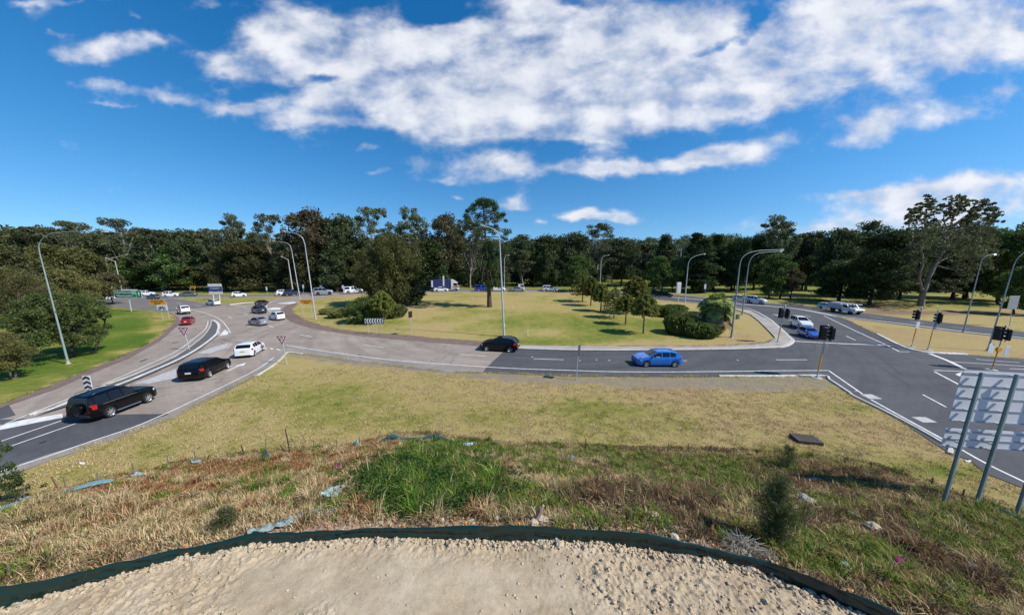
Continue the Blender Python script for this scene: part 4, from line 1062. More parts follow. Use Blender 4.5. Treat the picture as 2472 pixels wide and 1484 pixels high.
# ---- fan palm
b = on(1722, 806); Yb = b.y; rng = np.random.default_rng(8)
o = thing('fan_palm', 'bushy fan palm with a skirt of dead fronds on the island', 'palm', b)
topc = loc(1728, 748); S_ = Yb / F
mb = MB(); mb.tube([(0, 0, -.2), topc * .5, topc], [0.30, 0.26, 0.22], 10); mb.build('trunk', M_BARK, o, 50)
def fans(n, zlo, zhi, rlo, rhi, fr, name, m_):
    V = []; Q = []
    for i in range(n):
        az = rng.random() * 6.283; el = R(zlo + (zhi - zlo) * rng.random()); ln = rlo + (rhi - rlo) * rng.random()
        d = Vector((math.cos(az) * math.cos(el), math.sin(az) * math.cos(el), math.sin(el)))
        c = topc + d * ln; side =  d.cross(Vector((0, 0, 1))); side = side.normalized() if side.length > .01 else Vector((1, 0, 0))
        d = d if el > R(62) else (d * .6 + Vector((0, 0, -.62))).normalized()
        upv = side.cross(d)
        for k in range(15):
            th = R(-105 + 15 * k); dr = (d * math.cos(th) + side * math.sin(th)).normalized()
            r_ = fr * (0.8 + .3 * rng.random()); dp = Vector((0, 0, -0.22 * r_))
            w_ = upv.cross(dr).normalized() * 0.10
            b0 = len(V); m1 = c + dr * r_ * .6
            V += [tuple(c - w_ * .4), tuple(c + w_ * .4), tuple(m1 + w_), tuple(m1 - w_), tuple(c + dr * r_ + dp)]
            Q += [(b0, b0 + 1, b0 + 2, b0 + 3), (b0 + 3, b0 + 2, b0 + 4, b0 + 4)]
        pl = (c - topc); b0 = len(V); V += [tuple(topc - side * .02), tuple(topc + side * .02), tuple(c + side * .02), tuple(c - side * .02)]; Q.append((b0, b0 + 1, b0 + 2, b0 + 3))
    me = bpy.data.meshes.new(name); me.from_pydata(V, [], [q if q[2] != q[3] else q[:3] for q in Q]); me.update(); addmesh(name, me, m_, o)
fans(90, -20, 88, 0.8, 1.9, 0.95, 'fronds', LF['palm'])
fans(60, -80, -25, 1.0, 2.4, 0.9, 'dead_fronds', LF['deadp'])
# the sprawling branch at the lower left edge, close to the camera
make_proto('edgeBush', 27, 1.7, 1.9, 15, 0.24, 130, 0.050, 'round', 0.05, foliage('near_edge_leaves', (0.039, 0.078, 0.021), (0.104, 0.156, 0.047), 3.0), M_BARKD, 0.04, 0.8, limbs=20)
tree('edgeBush', -22, 1212, 1050, 130, 'dark green bush at the lower left edge before the road', 'bush', 'bush')
tree('edgeBush', 44, 1215, 1142, 90, 'low olive bush by the left stakes', 'bush', 'bush', rot=2.0)
# ------------------------------------------------------------------ lamps, poles and wires
M_GALV = mat('galvanised_steel', (0.46, 0.50, 0.53), 0.5, metal=0.25, var=0.12, vscale=1.5)
M_GALVG = mat('weathered_green_grey_steel', (0.27, 0.345, 0.335), 0.55, metal=0.2, var=0.15, vscale=1.5)
M_CONP = mat('pole_concrete', (0.40, 0.39, 0.34), 0.9, var=0.2, vscale=1.2)
M_TIMB = mat('grey_timber', (0.25, 0.225, 0.19), 0.95, var=0.3, vscale=4)
M_GLASSL = mat('lamp_lens', (0.75, 0.75, 0.72), 0.2)
M_WHITE = mat('white_sign_face', (0.78, 0.78, 0.77), 0.45)
M_BLACK = mat('black_sign_paint', (0.012, 0.012, 0.014), 0.5)
M_BLK = mat('matt_black', (0.010, 0.010, 0.011), 0.55)
M_RED = mat('red_sign_paint', (0.38, 0.012, 0.022), 0.45)
M_YEL = mat('yellow_post_paint', (0.78, 0.37, 0.012), 0.5, var=0.12, vscale=4)
M_ORG = mat('orange_sign_face', (0.88, 0.36, 0.006), 0.5)
M_GRN = mat('green_sign_face', (0.004, 0.135, 0.075), 0.45)
M_BLUE = mat('navy_sign_face', (0.018, 0.040, 0.19), 0.45)
M_ALU = mat('aluminium_sign_back', (0.66, 0.67, 0.71), 0.6, var=0.08, vscale=1.5)
LAMPG = 'tall curved street lamps'
def lamp(base, pts, label, r0=0.15, r1=0.075, m=M_GALV, name='street_lamp', group=LAMPG, headlen=0.75, dy=0.0):
    """pts: D points up the pole to the lamp head; the straight part is the first of them"""
    b = on(*base); Yb = b.y; k_ = max(.5, b.y / math.hypot(b.x, b.y)); r0 *= k_ * .88; r1 *= k_ * .78; headlen *= (k_ + 1) / 2
    o = thing(name, label, 'street lamp', b, 0, group)
    P_ = [Vector((0, 0, 0))] + [atY(q[0], q[1], Yb) - b for q in pts]
    mb = MB(); mb.tube([P_[0], P_[0].lerp(P_[1], .5), P_[1]], [r0, (r0 + r1) / 2, r1], 10); mb.build('pole', m, o, 50)
    arm = smooth_path(P_[1:], 5); n = len(arm)
    for i, p in enumerate(arm): p.y += dy * (i / (n - 1)) ** 2
    mb = MB(); mb.tube(arm, [r1 * .98 + (r1 * .6 - r1) * i / (n - 1) for i in range(n)], 8); mb.build('arm', m, o, 50)
    d = (arm[-1] - arm[-2]).normalized(); c = arm[-1] + d * headlen * .42
    rot = Vector((1, 0, 0)).rotation_difference(d).to_matrix()
    mb = MB(); mb.cbox(c, (headlen * .9, 0.24, 0.12), 0.05, rot); h = mb.build('luminaire', m, o, 30)
    mb = MB(); mb.cbox(c + rot @ Vector((0.06, 0, -0.10)), (headlen * .6, 0.24, 0.06), 0.02, rot); mb.build('lens', M_GLASSL, h)
    mb = MB(); mb.lathe([(r0 * 2.2, -.05), (r0 * 2.2, 0.05), (r0 * 1.3, 0.07), (r0 * 1.25, 0.30), (0.01, 0.30)], 12); mb.build('base_plate', M_CONP, o, 40)
    return o
lamp((165,878), [(96,612),(94,592),(103,576),(122,564),(150,560.5),(200,558.5),(244,557)], 'tall curved street lamp on the green lawn at the left', 0.17, 0.085, M_GALVG)
lamp((762,770), [(736,590),(731,576),(722,567.5),(708,562),(690,559.5)], 'nearer of the two curved lamps at the left of the island', 0.17, 0.085)
lamp((726.5,735), [(704,604),(700,593),(692,587),(680,584),(664,582.5)], 'farther of the two curved lamps at the left of the island', 0.17, 0.085)
lamp((1217,812), [(1206,576),(1203.5,566),(1197,557),(1184,550),(1172,547)], 'curved street lamp in front of the bunya pine', 0.16, 0.08)
lamp((1448,703), [(1451,630),(1454,622),(1460,617.5),(1466,616)], 'far curved street lamp over the middle of the ring road', 0.17, 0.11)
lamp((1653,730), [(1661,640),(1664,630),(1672,621.5),(1685,616),(1697,613.5)], 'curved street lamp beside the tall white sign', 0.17, 0.10)
lamp((1765.5,815), [(1785.5,642),(1789,628),(1797,617),(1812,609),(1838,604.5),(1880,603)], 'nearer curved lamp at the right end of the island', 0.17, 0.085, M_GALVG)
lamp((1791.5,760), [(1807,640),(1811,628),(1818,618),(1832,611),(1855,608.5),(1880,607)], 'farther curved lamp at the right end of the island', 0.17, 0.095, M_GALVG)
lamp((2325,802), [(2366.5,640),(2370,629),(2377,620.5),(2387,616),(2394,614.5)], 'curved street lamp on the dry grass nose at right', 0.17, 0.085, M_GALVG)
lamp((2384,847), [(2446,645),(2451,632),(2460,620),(2474,609),(2490,602)], 'curved street lamp behind the right hand traffic light', 0.17, 0.085, M_GALVG)
POLEG = 'plain poles with a side arm lamp'
lamp((272,715), [(254,622),(262,624.5),(285,619.5),(302,615)], 'left leaning concrete pole with a lamp arm', 0.30, 0.22, M_CONP, 'lamp_pole', POLEG)
lamp((297,713), [(277.5,630),(274,630),(268,627.5),(264,626)], 'right leaning concrete pole with a short lamp arm', 0.26, 0.18, M_CONP, 'lamp_pole', POLEG)
lamp((708.5,712), [(695.5,627),(693,626),(687,622.5),(683,621)], 'short concrete pole left of the twin curved lamps', 0.26, 0.17, M_CONP, 'lamp_pole', POLEG)
lamp((1217.5,703), [(1218,625),(1219,621),(1223,616.5),(1225,616)], 'far slim lamp pole right behind the island lamp', 0.14, 0.10, M_GALV, 'lamp_pole', POLEG)
# utility pole with a crossarm
b = on(1641, 700); top = atY(1644, 600, b.y)
o = thing('utility_pole', 'timber utility pole with a crossarm above the right trees', 'utility pole', b)
mb = MB(); mb.tube([(0, 0, -.3), top - b], [0.20, 0.14], 8); mb.build('pole', M_CONP, o, 50)
ca = top - b - Vector((0, 0, 0.4)); mb = MB(); mb.cbox(ca, (2.4, 0.14, 0.16), 0.02); arm_ = mb.build('crossarm', M_TIMB, o)
for k in (-1.1, -.5, .5, 1.1):
    mb = MB(); mb.lathe([(0.05, .08), (0.09, .16), (0.05, .3), (0.0, .32)], 8, c=(ca.x + k, ca.y, ca.z)); mb.build('insulator', M_GLASSL, arm_)
polebase = top
def wire(a, bpt, sag, label):
    mb = MB(); pts = []
    for i in range(15):
        s = i / 14; p = a.lerp(bpt, s); p.z -= sag * 4 * s * (1 - s); pts.append(p)
    mb.tube(pts, 0.035, 4, False); tag(mb.build('power_line', M_BLK), label, 'power line', 'thin power lines in front of the wood')
Yw = polebase.y
wire(polebase + Vector((-1, 0, -.2)), atY(1425, 639, Yw), 0.8, 'power line from the crossarm to the left'); wire(atY(1425, 639, Yw), atY(1236, 643, Yw), 0.3, 'power line across the dark trees in the middle')
wire(atY(1236, 643, Yw), atY(1018, 625, Yw), 1.0, 'power line behind the bunya pine'); wire(atY(560, 636, 95), atY(268, 640, 95), 0.6, 'power line right of the leaning concrete poles')
# ------------------------------------------------------------------ signs
def posts(o, b, xs, h, r=0.035, m=M_GALV):
    for x_ in xs:
        mb = MB(); mb.tube([(x_, 0, -.2), (x_, 0, h)], r, 8); mb.build('post', m, o, 50)
def board(o, c, w_, h, m, name='panel', th=0.03, rad=0.04, yaw=0):
    k = min(rad, w_ * .2, h * .2); x, z = w_ / 2, h / 2
    ring = [(-x + k, -z), (x - k, -z), (x, -z + k), (x, z - k), (x - k, z), (-x + k, z), (-x, z - k), (-x, -z + k)]
    mb = MB(); mb.prism([(c[0] + q[0], c[1], c[2] + q[1]) for q in ring], (0, th, 0)); return mb.build(name, m, o)
def rect(dx0, dy0, dx1, dy1, b):
    p = atY((dx0 + dx1) / 2, (dy0 + dy1) / 2, b.y); q0 = atY(dx0, (dy0 + dy1) / 2, b.y); q1 = atY(dx1, (dy0 + dy1) / 2, b.y)
    t_ = atY((dx0 + dx1) / 2, dy0, b.y); u_ = atY((dx0 + dx1) / 2, dy1, b.y)
    return p - b, q1.x - q0.x, t_.z - u_.z
def txt(o, body, c, size, m, y=-0.012, sx=1.0, name='lettering'):
    t_ = text(name, body, size, m, o, (c[0], c[1] + y, c[2]), (R(90), 0, 0)); t_.scale = (sx, 1, 1); return t_
# green direction sign
b = on(317, 751); c, w_, h = rect(279, 700.5, 345, 719, b)
o = thing('direction_sign', 'green direction sign with white place names on a leaning post', 'road sign', b)
posts(o, b, [0.0], c.z, 0.10); pn = board(o, (c.x - .1, -.12, c.z), w_, h, M_WHITE, 'border', 0.04, 0.1); fr = board(o, (c.x - .1, -.128, c.z), w_ - .14, h - .14, M_GRN, 'panel', 0.02, 0.08)
txt(fr, 'Charlestown', (c.x - .85, -.13, c.z + h * .20), h * .40, M_WHITE, sx=1.1); txt(fr, 'Newcastle', (c.x - .85, -.13, c.z - h * .22), h * .40, M_WHITE, sx=1.15)
board(fr, (c.x + w_ * .21, -.142, c.z), w_ * .17, h * .84, mat('sign_pale_green', (0.25, 0.55, 0.30), 0.5), 'route_patch', 0.02, .02); board(fr, (c.x + w_ * .21, -.152, c.z - h * .2), w_ * .13, h * .26, M_GRN, 'route_number', 0.012, .02)
mb = MB(); ax, az = c.x + w_ * .38, c.z; mb.prism([(ax - .06, -.15, az - h * .3), (ax + .06, -.15, az - h * .3), (ax + .06, -.15, az), (ax + .22, -.15, az), (ax, -.15, az + h * .32), (ax - .22, -.15, az), (ax - .06, -.15, az)], (0, .012, 0)); mb.build('arrow', M_WHITE, fr)
c2, w2, h2 = rect(294, 698.5, 333, 702.2, b); board(o, (c2.x, -.10, c2.z + .02), w2, h2, M_ALU, 'top_panel', 0.03)
def orange(b, r4, label, xs, size):
    c, w_, h = rect(*r4, b); o = thing('roadwork_sign', label, 'road sign', b, 0, 'orange roadwork signs')
    posts(o, b, xs, c.z, 0.03); p_ = board(o, (c.x, -.06, c.z), w_, h, M_ORG, 'panel', 0.03, .05)
    if size: txt(p_, 'ROADWORK', (c.x, -.062, c.z + h * .22), h * .42, M_BLACK, sx=w_ / h / 3.1); txt(p_, 'AHEAD', (c.x, -.062, c.z - h * .24), h * .42, M_BLACK, sx=w_ / h / 3.1)
    return o, c, w_, h
b = on(397, 770); o, c, w_, h = orange(b, (362,723.8,399,735.4), 'orange roadwork sign above the bicycle sign', [], 1)
c2, w2, h2 = rect(380, 735.4, 404, 749.2, b)
posts(o, b, [c2.x - w2 * .32 + .25, c2.x + w2 * .34 + .25], c.z, 0.035)
o2 = thing('bicycle_sign', 'white sign with a black bicycle below the orange roadwork sign', 'road sign', b)
p_ = board(o2, (c2.x, -.085, c2.z), w2, h2, M_WHITE, 'panel', 0.03, .05); mb = MB()
rw = h2 * .21
for sgn in (-1, 1):
    cx_ = c2.x + sgn * w2 * .24; cz_ = c2.z - h2 * .16
    mb.tube([(cx_ + rw * math.cos(a_ * 6.2832 / 14), -.10, cz_ + rw * math.sin(a_ * 6.2832 / 14)) for a_ in range(15)], h2 * .025, 5, False)
q = lambda u_, v2: (c2.x + u_ * w2, -.10, c2.z + v2 * h2)
for a_, b_ in (((-.24, -.16), (-.12, .12)), ((-.24, -.16), (0, -.16)), ((0, -.16), (.16, .12)), ((-.12, .12), (.14, .12)), ((0, -.16), (-.12, .16)), ((.24, -.16), (.14, .22)), ((.14, .22), (.06, .24)), ((-.18, .18), (-.06, .18))):
    mb.tube([q(*a_), q(*b_)], h2 * .022, 5)
mb.build('bicycle', M_BLACK, p_)
b = on(745, 763); orange(b, (724.5,723.6,755,733.4), 'orange roadwork sign between the twin curved lamps', [-.9, .6], 1)
b = on(466, 713.5); orange(b, (460,690,472.5,696), 'small far orange roadwork sign by the grey green tree', [-.55, .7], 1)
# blue and white information board
b = on(524, 724.5); c, w_, h = rect(503.5, 684.8, 536.5, 709.5, b)
o = thing('information_board', 'large white board with a navy middle band on two posts', 'sign board', b)
posts(o, b, [-.75, .75], c.z, .07, M_WHITE); p_ = board(o, (c.x, -.09, c.z), w_, h, M_WHITE, 'panel', .05, .03); nb_ = board(p_, (c.x, -.10, c.z - h * .02), w_, h * .50, M_BLUE, 'navy_band', .03, .01)
txt(nb_, 'ROADWORK PROJECT', (c.x, -.102, c.z + h * .10), h * .085, M_WHITE, sx=1.15)
mb = MB()
for (ux, uz, uw) in ((0, .03, .5), (0, -.04, .3), (-.28, -.2, .22), (.26, -.2, .22), (0, -.02, .84)): mb.box((c.x + ux * w_, -.105, c.z + uz * h), (uw * w_, .008, h * .014))
mb.build('small_lines', M_WHITE, nb_)
mb = MB(); mb.lathe([(0, 0), (.17, 0), (.17, .02), (0, .02)], 14, 'Y', (c.x + w_ * .36, -.115, c.z + h * .38)); mb.build('round_badge', M_ALU, p_)
# roundabout give way signs
def giveway(base, x0, y0, x1, y1, label):
    b = on(*base); c, w_, h = rect(x0, y0, x1, y1, b); o = thing('give_way_sign', label, 'road sign', b, 0, 'red and white give way triangles')
    mb = MB(); mb.tube([(0, 0, -.2), (c.x, 0, c.z + h * .3)], .035, 8); mb.build('post', M_GALV, o, 50)
    tri = lambda s, y: [(c.x - w_ / 2 * s, y, c.z + h * (.5 - .333 * (1 - s))), (c.x, y, c.z - h * (.5 + .167 * 0) + h * .667 * (1 - s)), (c.x + w_ / 2 * s, y, c.z + h * (.5 - .333 * (1 - s)))]
    m1 = MB(); m1.prism(tri(1.06, -.06), (0, .03, 0)); p_ = m1.build('edge', M_WHITE, o)
    m1 = MB(); m1.prism(tri(1.0, -.066), (0, .02, 0)); m1.build('border', M_RED, p_)
    m2 = MB(); m2.prism(tri(.66, -.073), (0, .02, 0)); f_ = m2.build('face', M_WHITE, p_)
    m3 = MB(); cz = c.z + h * .20; r_ = w_ * .135
    for k in range(3):
        a0 = k * 2.094 + .3; m3.tube([(c.x + r_ * math.cos(a0 + j * .2), -.078, cz + r_ * math.sin(a0 + j * .2)) for j in range(8)], w_ * .022, 5)
        e = a0 + 1.55; m3.prism([(c.x + r_ * .72 * math.cos(e), -.08, cz + r_ * .72 * math.sin(e)), (c.x + r_ * 1.3 * math.cos(e), -.08, cz + r_ * 1.3 * math.sin(e)), (c.x + r_ * math.cos(e + .42), -.08, cz + r_ * math.sin(e + .42))], (0, .01, 0))
    m3.build('roundabout_symbol', M_BLACK, f_)
giveway((458,846), 432, 790.3, 457.5, 810.5, 'give way triangle on the narrow median behind the red sedan')
giveway((693,879), 669, 810.3, 693.5, 831, 'give way triangle at the near corner beside the white hatchback')
# chevron board on the island
b = on(904, 806.5); c, w_, h = rect(881, 768.8, 924, 780.4, b)
o = thing('chevron_board', 'wide black and white chevron board in front of the round bush', 'road sign', b)
posts(o, b, [c.x - w_ * .36, c.x - w_ * .05, c.x + w_ * .10, c.x + w_ * .41], c.z, .03); p_ = board(o, (c.x, -.05, c.z), w_, h, M_WHITE, 'panel', .025, .02); mb = MB()
for k in range(7):
    x0 = c.x - w_ / 2 + w_ * (k + .12) / 7; s_ = w_ / 7 * .5
    for sg in (1, -1): mb.prism([(x0, -.058, c.z), (x0 + s_ * .9, -.058, c.z + sg * h * .47), (x0 + s_ * 1.9, -.058, c.z + sg * h * .47), (x0 + s_, -.058, c.z)], (0, .012, 0))
mb.build('chevrons', M_BLACK, p_)
# hazard marker on the median
b = on(227, 962); c, w_, h = rect(204.5, 906, 223, 950, b)
o = thing('hazard_marker', 'upright black and white hazard marker behind the near black four wheel drive', 'road sign', b)
posts(o, b, [c.x + .05], c.z, .03); p_ = board(o, (c.x, -.05, c.z), w_, h, M_WHITE, 'panel', .025, .02); mb = MB(); st = h / 4
for k in range(4):
    z0 = c.z + h / 2 - st * (k + 1) + st * .02
    for sg in (1, -1): mb.prism([(c.x, -.058, z0 + st * .42), (c.x + sg * w_ * .48, -.058, z0), (c.x + sg * w_ * .48, -.058, z0 + st * .48), (c.x, -.058, z0 + st * .90)], (0, .012, 0))
mb.build('chevrons', M_BLACK, p_)
# small signs seen from behind or edge on
def small(base, r4, label, m=M_ALU, yaw=0, name='road_sign', face=None, pm=M_GALV):
    b = on(*base); c, w_, h = rect(*r4, b); o = thing(name, label, 'road sign', b, 0)
    mb = MB(); mb.tube([(0, 0, -.2), (c.x, 0, c.z + h * .48)], .035, 8); mb.build('post', pm, o, 50)
    mb = MB(); rot = Matrix.Rotation(R(yaw), 3, 'Z'); mb.cbox(c + rot @ Vector((0, -.06, 0)), (max(w_, .25 if yaw else .05) / max(.25, math.cos(R(yaw))), .03, h), .012, rot); mb.build('panel', m, o); return o
small((993.5,809), (987.5,751,991.5,766.5), 'dark backed sign seen edge on in the middle of the island', M_BLK, 70)
small((1390.5,918), (1393.8,832,1400,857.5), 'dark backed sign seen edge on at the near roadside', mat('dark_sign_back', (0.06, 0.06, 0.062), 0.5), 62)
small((1702,716), (1699.8,686,1704.4,697.5), 'small grey sign at the roadside between the lamps at right')
small((2437,787), (2433,714,2457,746), 'grey back of a road sign on one post at the right edge', mat('grey_sign_back', (0.30, 0.32, 0.33), 0.5, var=.1))
small((645,712), (642,692,645.6,701), 'small white sign under the trees left of the dark blue car', M_WHITE)
small((732.5,708), (730,687,734,696), 'small sign right of the twin curved lamps', M_ALU)
small((776,708), (772.5,688.4,778,697), 'small triangular backed sign behind the silver four wheel drive', M_ALU)
small((831.5,710), (825.4,688.5,830.6,696.5), 'small grey box sign left of the canopy ute', M_ALU)
small((1073,706), (1069,665.5,1072.5,690), 'narrow white marker board in front of the container truck', M_WHITE)
# tall white sign on a yellow post
b = on(1637.5,729); c, w_, h = rect(1632.5, 681, 1643.5, 707.5, b)
o = thing('route_sign', 'tall narrow white sign on a yellow post beside the right lamp', 'road sign', b)
mb = MB(); mb.tube([(0, 0, -.2), (0, 0, 1.1)], .07, 8); mb.build('base_sleeve', M_WHITE, o, 50); mb = MB(); mb.tube([(0, 0, 1.1), (0, 0, c.z)], .06, 8); mb.build('post', M_YEL, o, 50)
p_ = board(o, (c.x, -.09, c.z), w_, h, M_WHITE, 'panel', .04, .05)
for k in (.22, -.05, -.3): board(p_, (c.x, -.10, c.z + k * h), w_ * .66, h * .2, M_ALU, 'grey_patch', .02, .02)
# ------------------------------------------------------------------ the big sign seen from behind
p1, p2, p3 = on(2269.6, 1211), on(2355, 1221), on(2446, 1238)
d = (p3 - p1); d.z = 0; d.normalize(); ang = math.atan2(d.y, d.x); rz = p2.z
o = thing('large_road_sign', 'huge pale road sign seen from behind on three tall steel posts', 'road sign', (p2.x, p2.y, rz), ang)
xs = [(p - p2).dot(d) for p in (p1, p2, p3)]
tl = atY(2364, 893, p1.y); tilt = math.atan2((tl - p1).dot(d) - 0.0, tl.z - p1.z); o.rotation_euler = (0, tilt * 1.0, ang)
ztop = 5.56 - rz; HP = []
for x_ in xs:
    mb = MB()
    for yy in (-.04, .04): mb.box((x_, yy, ztop / 2 - .3), (.065, .012, ztop + .6))
    mb.box((x_, 0, ztop / 2 - .3), (.012, .07, ztop + .6)); mb.build('post', M_GALVG, o)
xl, xr = xs[0] - .40, xs[2] + .40
M_RAIL = mat('grey_rail', (0.38, 0.395, 0.42), .6)
def backpanel(z0, z1, nr, name, rad, xl=xl, xr=xr):
    x0, x1, y0 = xl, xr, .19
    k = rad; ring = []
    for (cx_, cz_, a0) in ((x1 - k, z0 + k, -90), (x1 - k, z1 - k, 0), (x0 + k, z1 - k, 90), (x0 + k, z0 + k, 180)):
        for j in range(5): a_ = R(a0 + 22.5 * j); ring.append((cx_ + k * math.cos(a_), y0, cz_ + k * math.sin(a_)))
    mb = MB(); mb.prism(ring, (0, .02, 0)); p_ = mb.build(name, M_ALU, o)
    for j in range(nr):
        zz = z1 - .10 - (z1 - z0 - .16) * j / (nr - 1)
        mb = MB(); mb.box((0.5 * (x0 + x1), .176, zz + .016), (x1 - x0 - .06, .018, .006)); mb.box((0.5 * (x0 + x1), .176, zz - .016), (x1 - x0 - .06, .018, .006)); mb.box((0.5 * (x0 + x1), .182, zz), (x1 - x0 - .06, .006, .026))
        mb.build('rail', M_RAIL, p_)
backpanel(3.58 - rz, 5.56 - rz, 5, 'upper_panel', .16); backpanel(2.56 - rz, 3.32 - rz, 3, 'lower_panel', .05)
mb = MB()
for x_ in xs:
    for zz in (5.46, 5.0, 4.55, 4.1, 3.65, 3.2, 2.85, 2.62): mb.box((x_, .092, zz - rz), (.12, .09, .04))
mb.build('clamps', M_GALVG, o)
# ------------------------------------------------------------------ traffic lights
def sighead(o, c, ang, k=1.0, name='signal_head'):
    rot = Matrix.Rotation(ang, 3, 'Z')       # faces local -Y
    mb = MB(); c = Vector(c)
    mb.cbox(c, (.52 * k, .03 * k, 1.22 * k), .01, rot); bb = mb.build(name, M_BLK, o)
    mb = MB(); mb.cbox(c + rot @ Vector((0, .13 * k, 0)), (.33 * k, .22 * k, .98 * k), .04, rot); mb.build('housing', M_BLK, bb, 30)
    for j, cl in enumerate(((.05, .004, .004), (.05, .03, .004), (.004, .04, .015))):
        zc = (.32 - .32 * j) * k; mb = MB(); vs = []; n = 12
        for yy in (-.02, -.28 * k):
            for q_ in range(n + 1):
                a_ = R(-40 + 260 * q_ / n); vs.append(c + rot @ Vector((.14 * k * math.cos(a_), yy, zc + .14 * k * math.sin(a_))))
        mb.add(vs, [(i, i + 1, n + 2 + i, n + 1 + i) for i in range(n)]); mb.build('visor', M_BLK, bb)
        mb = MB(); mb.lathe([(0, 0), (.12 * k, 0)], 12, 'Y'); me = mb.mesh('lens'); l_ = addmesh('lens', me, mat('signal_lens_%s' % 'red amber green'.split()[j], cl, .2), bb); l_.location = c + rot @ Vector((0, -.022, zc)); l_.rotation_euler = (0, 0, ang)
def signal(base, top, label, heads, ycol, plates=(), button=None):
    b = on(*base); tp_ = atY(top[0], top[1], b.y) - b; o = thing('traffic_light', label, 'traffic light', b, 0, 'traffic lights on yellow banded posts')
    u_ = lambda s: tp_ * s
    k_ = max(.55, b.y / math.hypot(b.x, b.y))
    mb = MB(); mb.tube([u_(-.02), u_(ycol[0])], .066 * k_, 10); mb.tube([u_(ycol[1]), u_(1)], .066 * k_, 10); mb.build('post', M_GALV, o, 50)
    mb = MB(); mb.tube([u_(ycol[0]), u_(ycol[1])], .074 * k_, 10); mb.build('yellow_sleeve', M_YEL, o, 50)
    mb = MB(); mb.tube([u_(.93), u_(1.0)], .10 * k_, 10); mb.tube([u_(1.0), u_(1.012)], [.10 * k_, .03], 10); mb.build('cap', mat('pale_green_cap', (0.45, 0.58, 0.52), .5), o, 50)
    for (dx, dz, a_) in heads:
        c = tp_ * dz + Vector((dx, 0, 0)); sighead(o, c, a_)
        mb = MB(); mb.tube([tp_ * dz + Vector((0, 0, .3)), c + Vector((0, .05, .3))], .025, 6); mb.tube([tp_ * dz + Vector((0, 0, -.3)), c + Vector((0, .05, -.3))], .025, 6); mb.build('bracket', M_BLK, o)
    for (dx, dz, w2, h2, m_) in plates:
        c = tp_ * dz + Vector((dx, -.09, 0)); mb = MB(); mb.cbox(c, (w2, .02, h2), .01); mb.build('plate', m_, o)
    mb = MB(); mb.lathe([(.34, -.05), (.34, .04), (.10, .06), (.09, .16), (0, .16)], 12); mb.build('base', M_CONP, o, 40)
    if button:
        mb = MB(); mb.lathe([(0, -.10), (.20, -.10), (.22, -.02), (.20, .06), (0, .06)], 14, 'Y', tuple(tp_ * button)); mb.build('orange_beacon', M_YEL, o, 40)
M_PL = mat('grey_plate_back', (0.22, 0.22, 0.21), .6, var=.15, vscale=8)
signal((1971.5,912.5), (1998.5,785), 'nearest traffic light standing at the corner of the mown grass', [(-.24, .865, R(150)), (.36, .85, R(245))], (.15, .47), [(-.46, .575, .50, .54, M_PL), (.16, .56, .32, .72, M_PL)])
signal((1876.5,828), (1895.5,736.5), 'traffic light on the footpath at the right end of the island', [(-.28, .80, R(165)), (.38, .785, R(262))], (.14, .42))
signal((2200,837), (2225.5,742.5), 'left one of the two traffic lights on the dry grass nose', [(-.34, .82, R(200))], (.16, .46), [(-.05, .56, .40, .72, M_WHITE)])
signal((2239,845), (2265.5,748), 'right one of the two traffic lights on the dry grass nose', [(.24, .80, R(250))], (.16, .46), [(.0, .62, .22, .9, M_PL)])
signal((2394,893), (2428.5,786), 'traffic light with orange beacon behind the huge sign', [(-.42, .83, R(105)), (.30, .80, R(215))], (.06, .42), [(.62, .44, .42, .86, M_ALU), (-.80, .50, .46, .86, M_WHITE)], .47)
# marker pegs and a small cabinet on the island
for (bx, by, h, lab) in ((1218.5,788.5,8,'white marker peg left of the island lamp'),(1274,808.5,13,'white marker peg on the near grass of the island'),(1238.5,744,6,'white marker peg right of the bunya pine'),(1252,711.5,4,'white marker peg by the far road')):
    b = on(bx, by); tp_ = atY(bx, by - h, b.y); mb = MB(); mb.cbox(Vector((0, 0, (tp_.z - b.z) / 2)), (.09, .09, tp_.z - b.z), .015)
    o = tag(mb.build('marker_peg', M_WHITE), lab, 'marker peg', 'white marker pegs on the island grass'); o.location = b
b = on(1780, 770); o = thing('service_cabinet', 'small green service cabinet at the foot of the far right lamp', 'cabinet', b)
mb = MB(); mb.cbox((0, 0, .35), (.42, .32, .7), .02); mb.build('body', mat('cabinet_green', (0.10, 0.17, 0.12), .6), o); mb = MB(); mb.cbox((0, 0, .73), (.48, .38, .06), .01); mb.build('lid', mat('cabinet_green', (0.1, .17, .12)), o)
# drain grate in the near grass
b = on(1945, 1064); o = thing('drain_grate', 'dark steel drain grate with a raised rim in the mown grass', 'drain', b, R(-12))
mb = MB(); W2 = .55
for (cx_, cy_, sx, sy) in ((0, -.34, 1.1, .07), (0, .34, 1.1, .07), (-.53, 0, .07, .62), (.53, 0, .07, .62)): mb.box((cx_, cy_, .08), (sx, sy, .2))
mb.build('rim', mat('drain_steel', (0.06, 0.05, 0.045), .8), o); mb = MB()
for k in range(11): mb.box((-.46 + .092 * k, 0, .16), (.035, .6, .03))
mb.build('grate', mat('drain_bars', (0.16, 0.14, 0.115), .8), o); mb = MB(); mb.box((0, 0, .02), (1.0, .6, .02)); mb.build('pit', M_BLK, o)
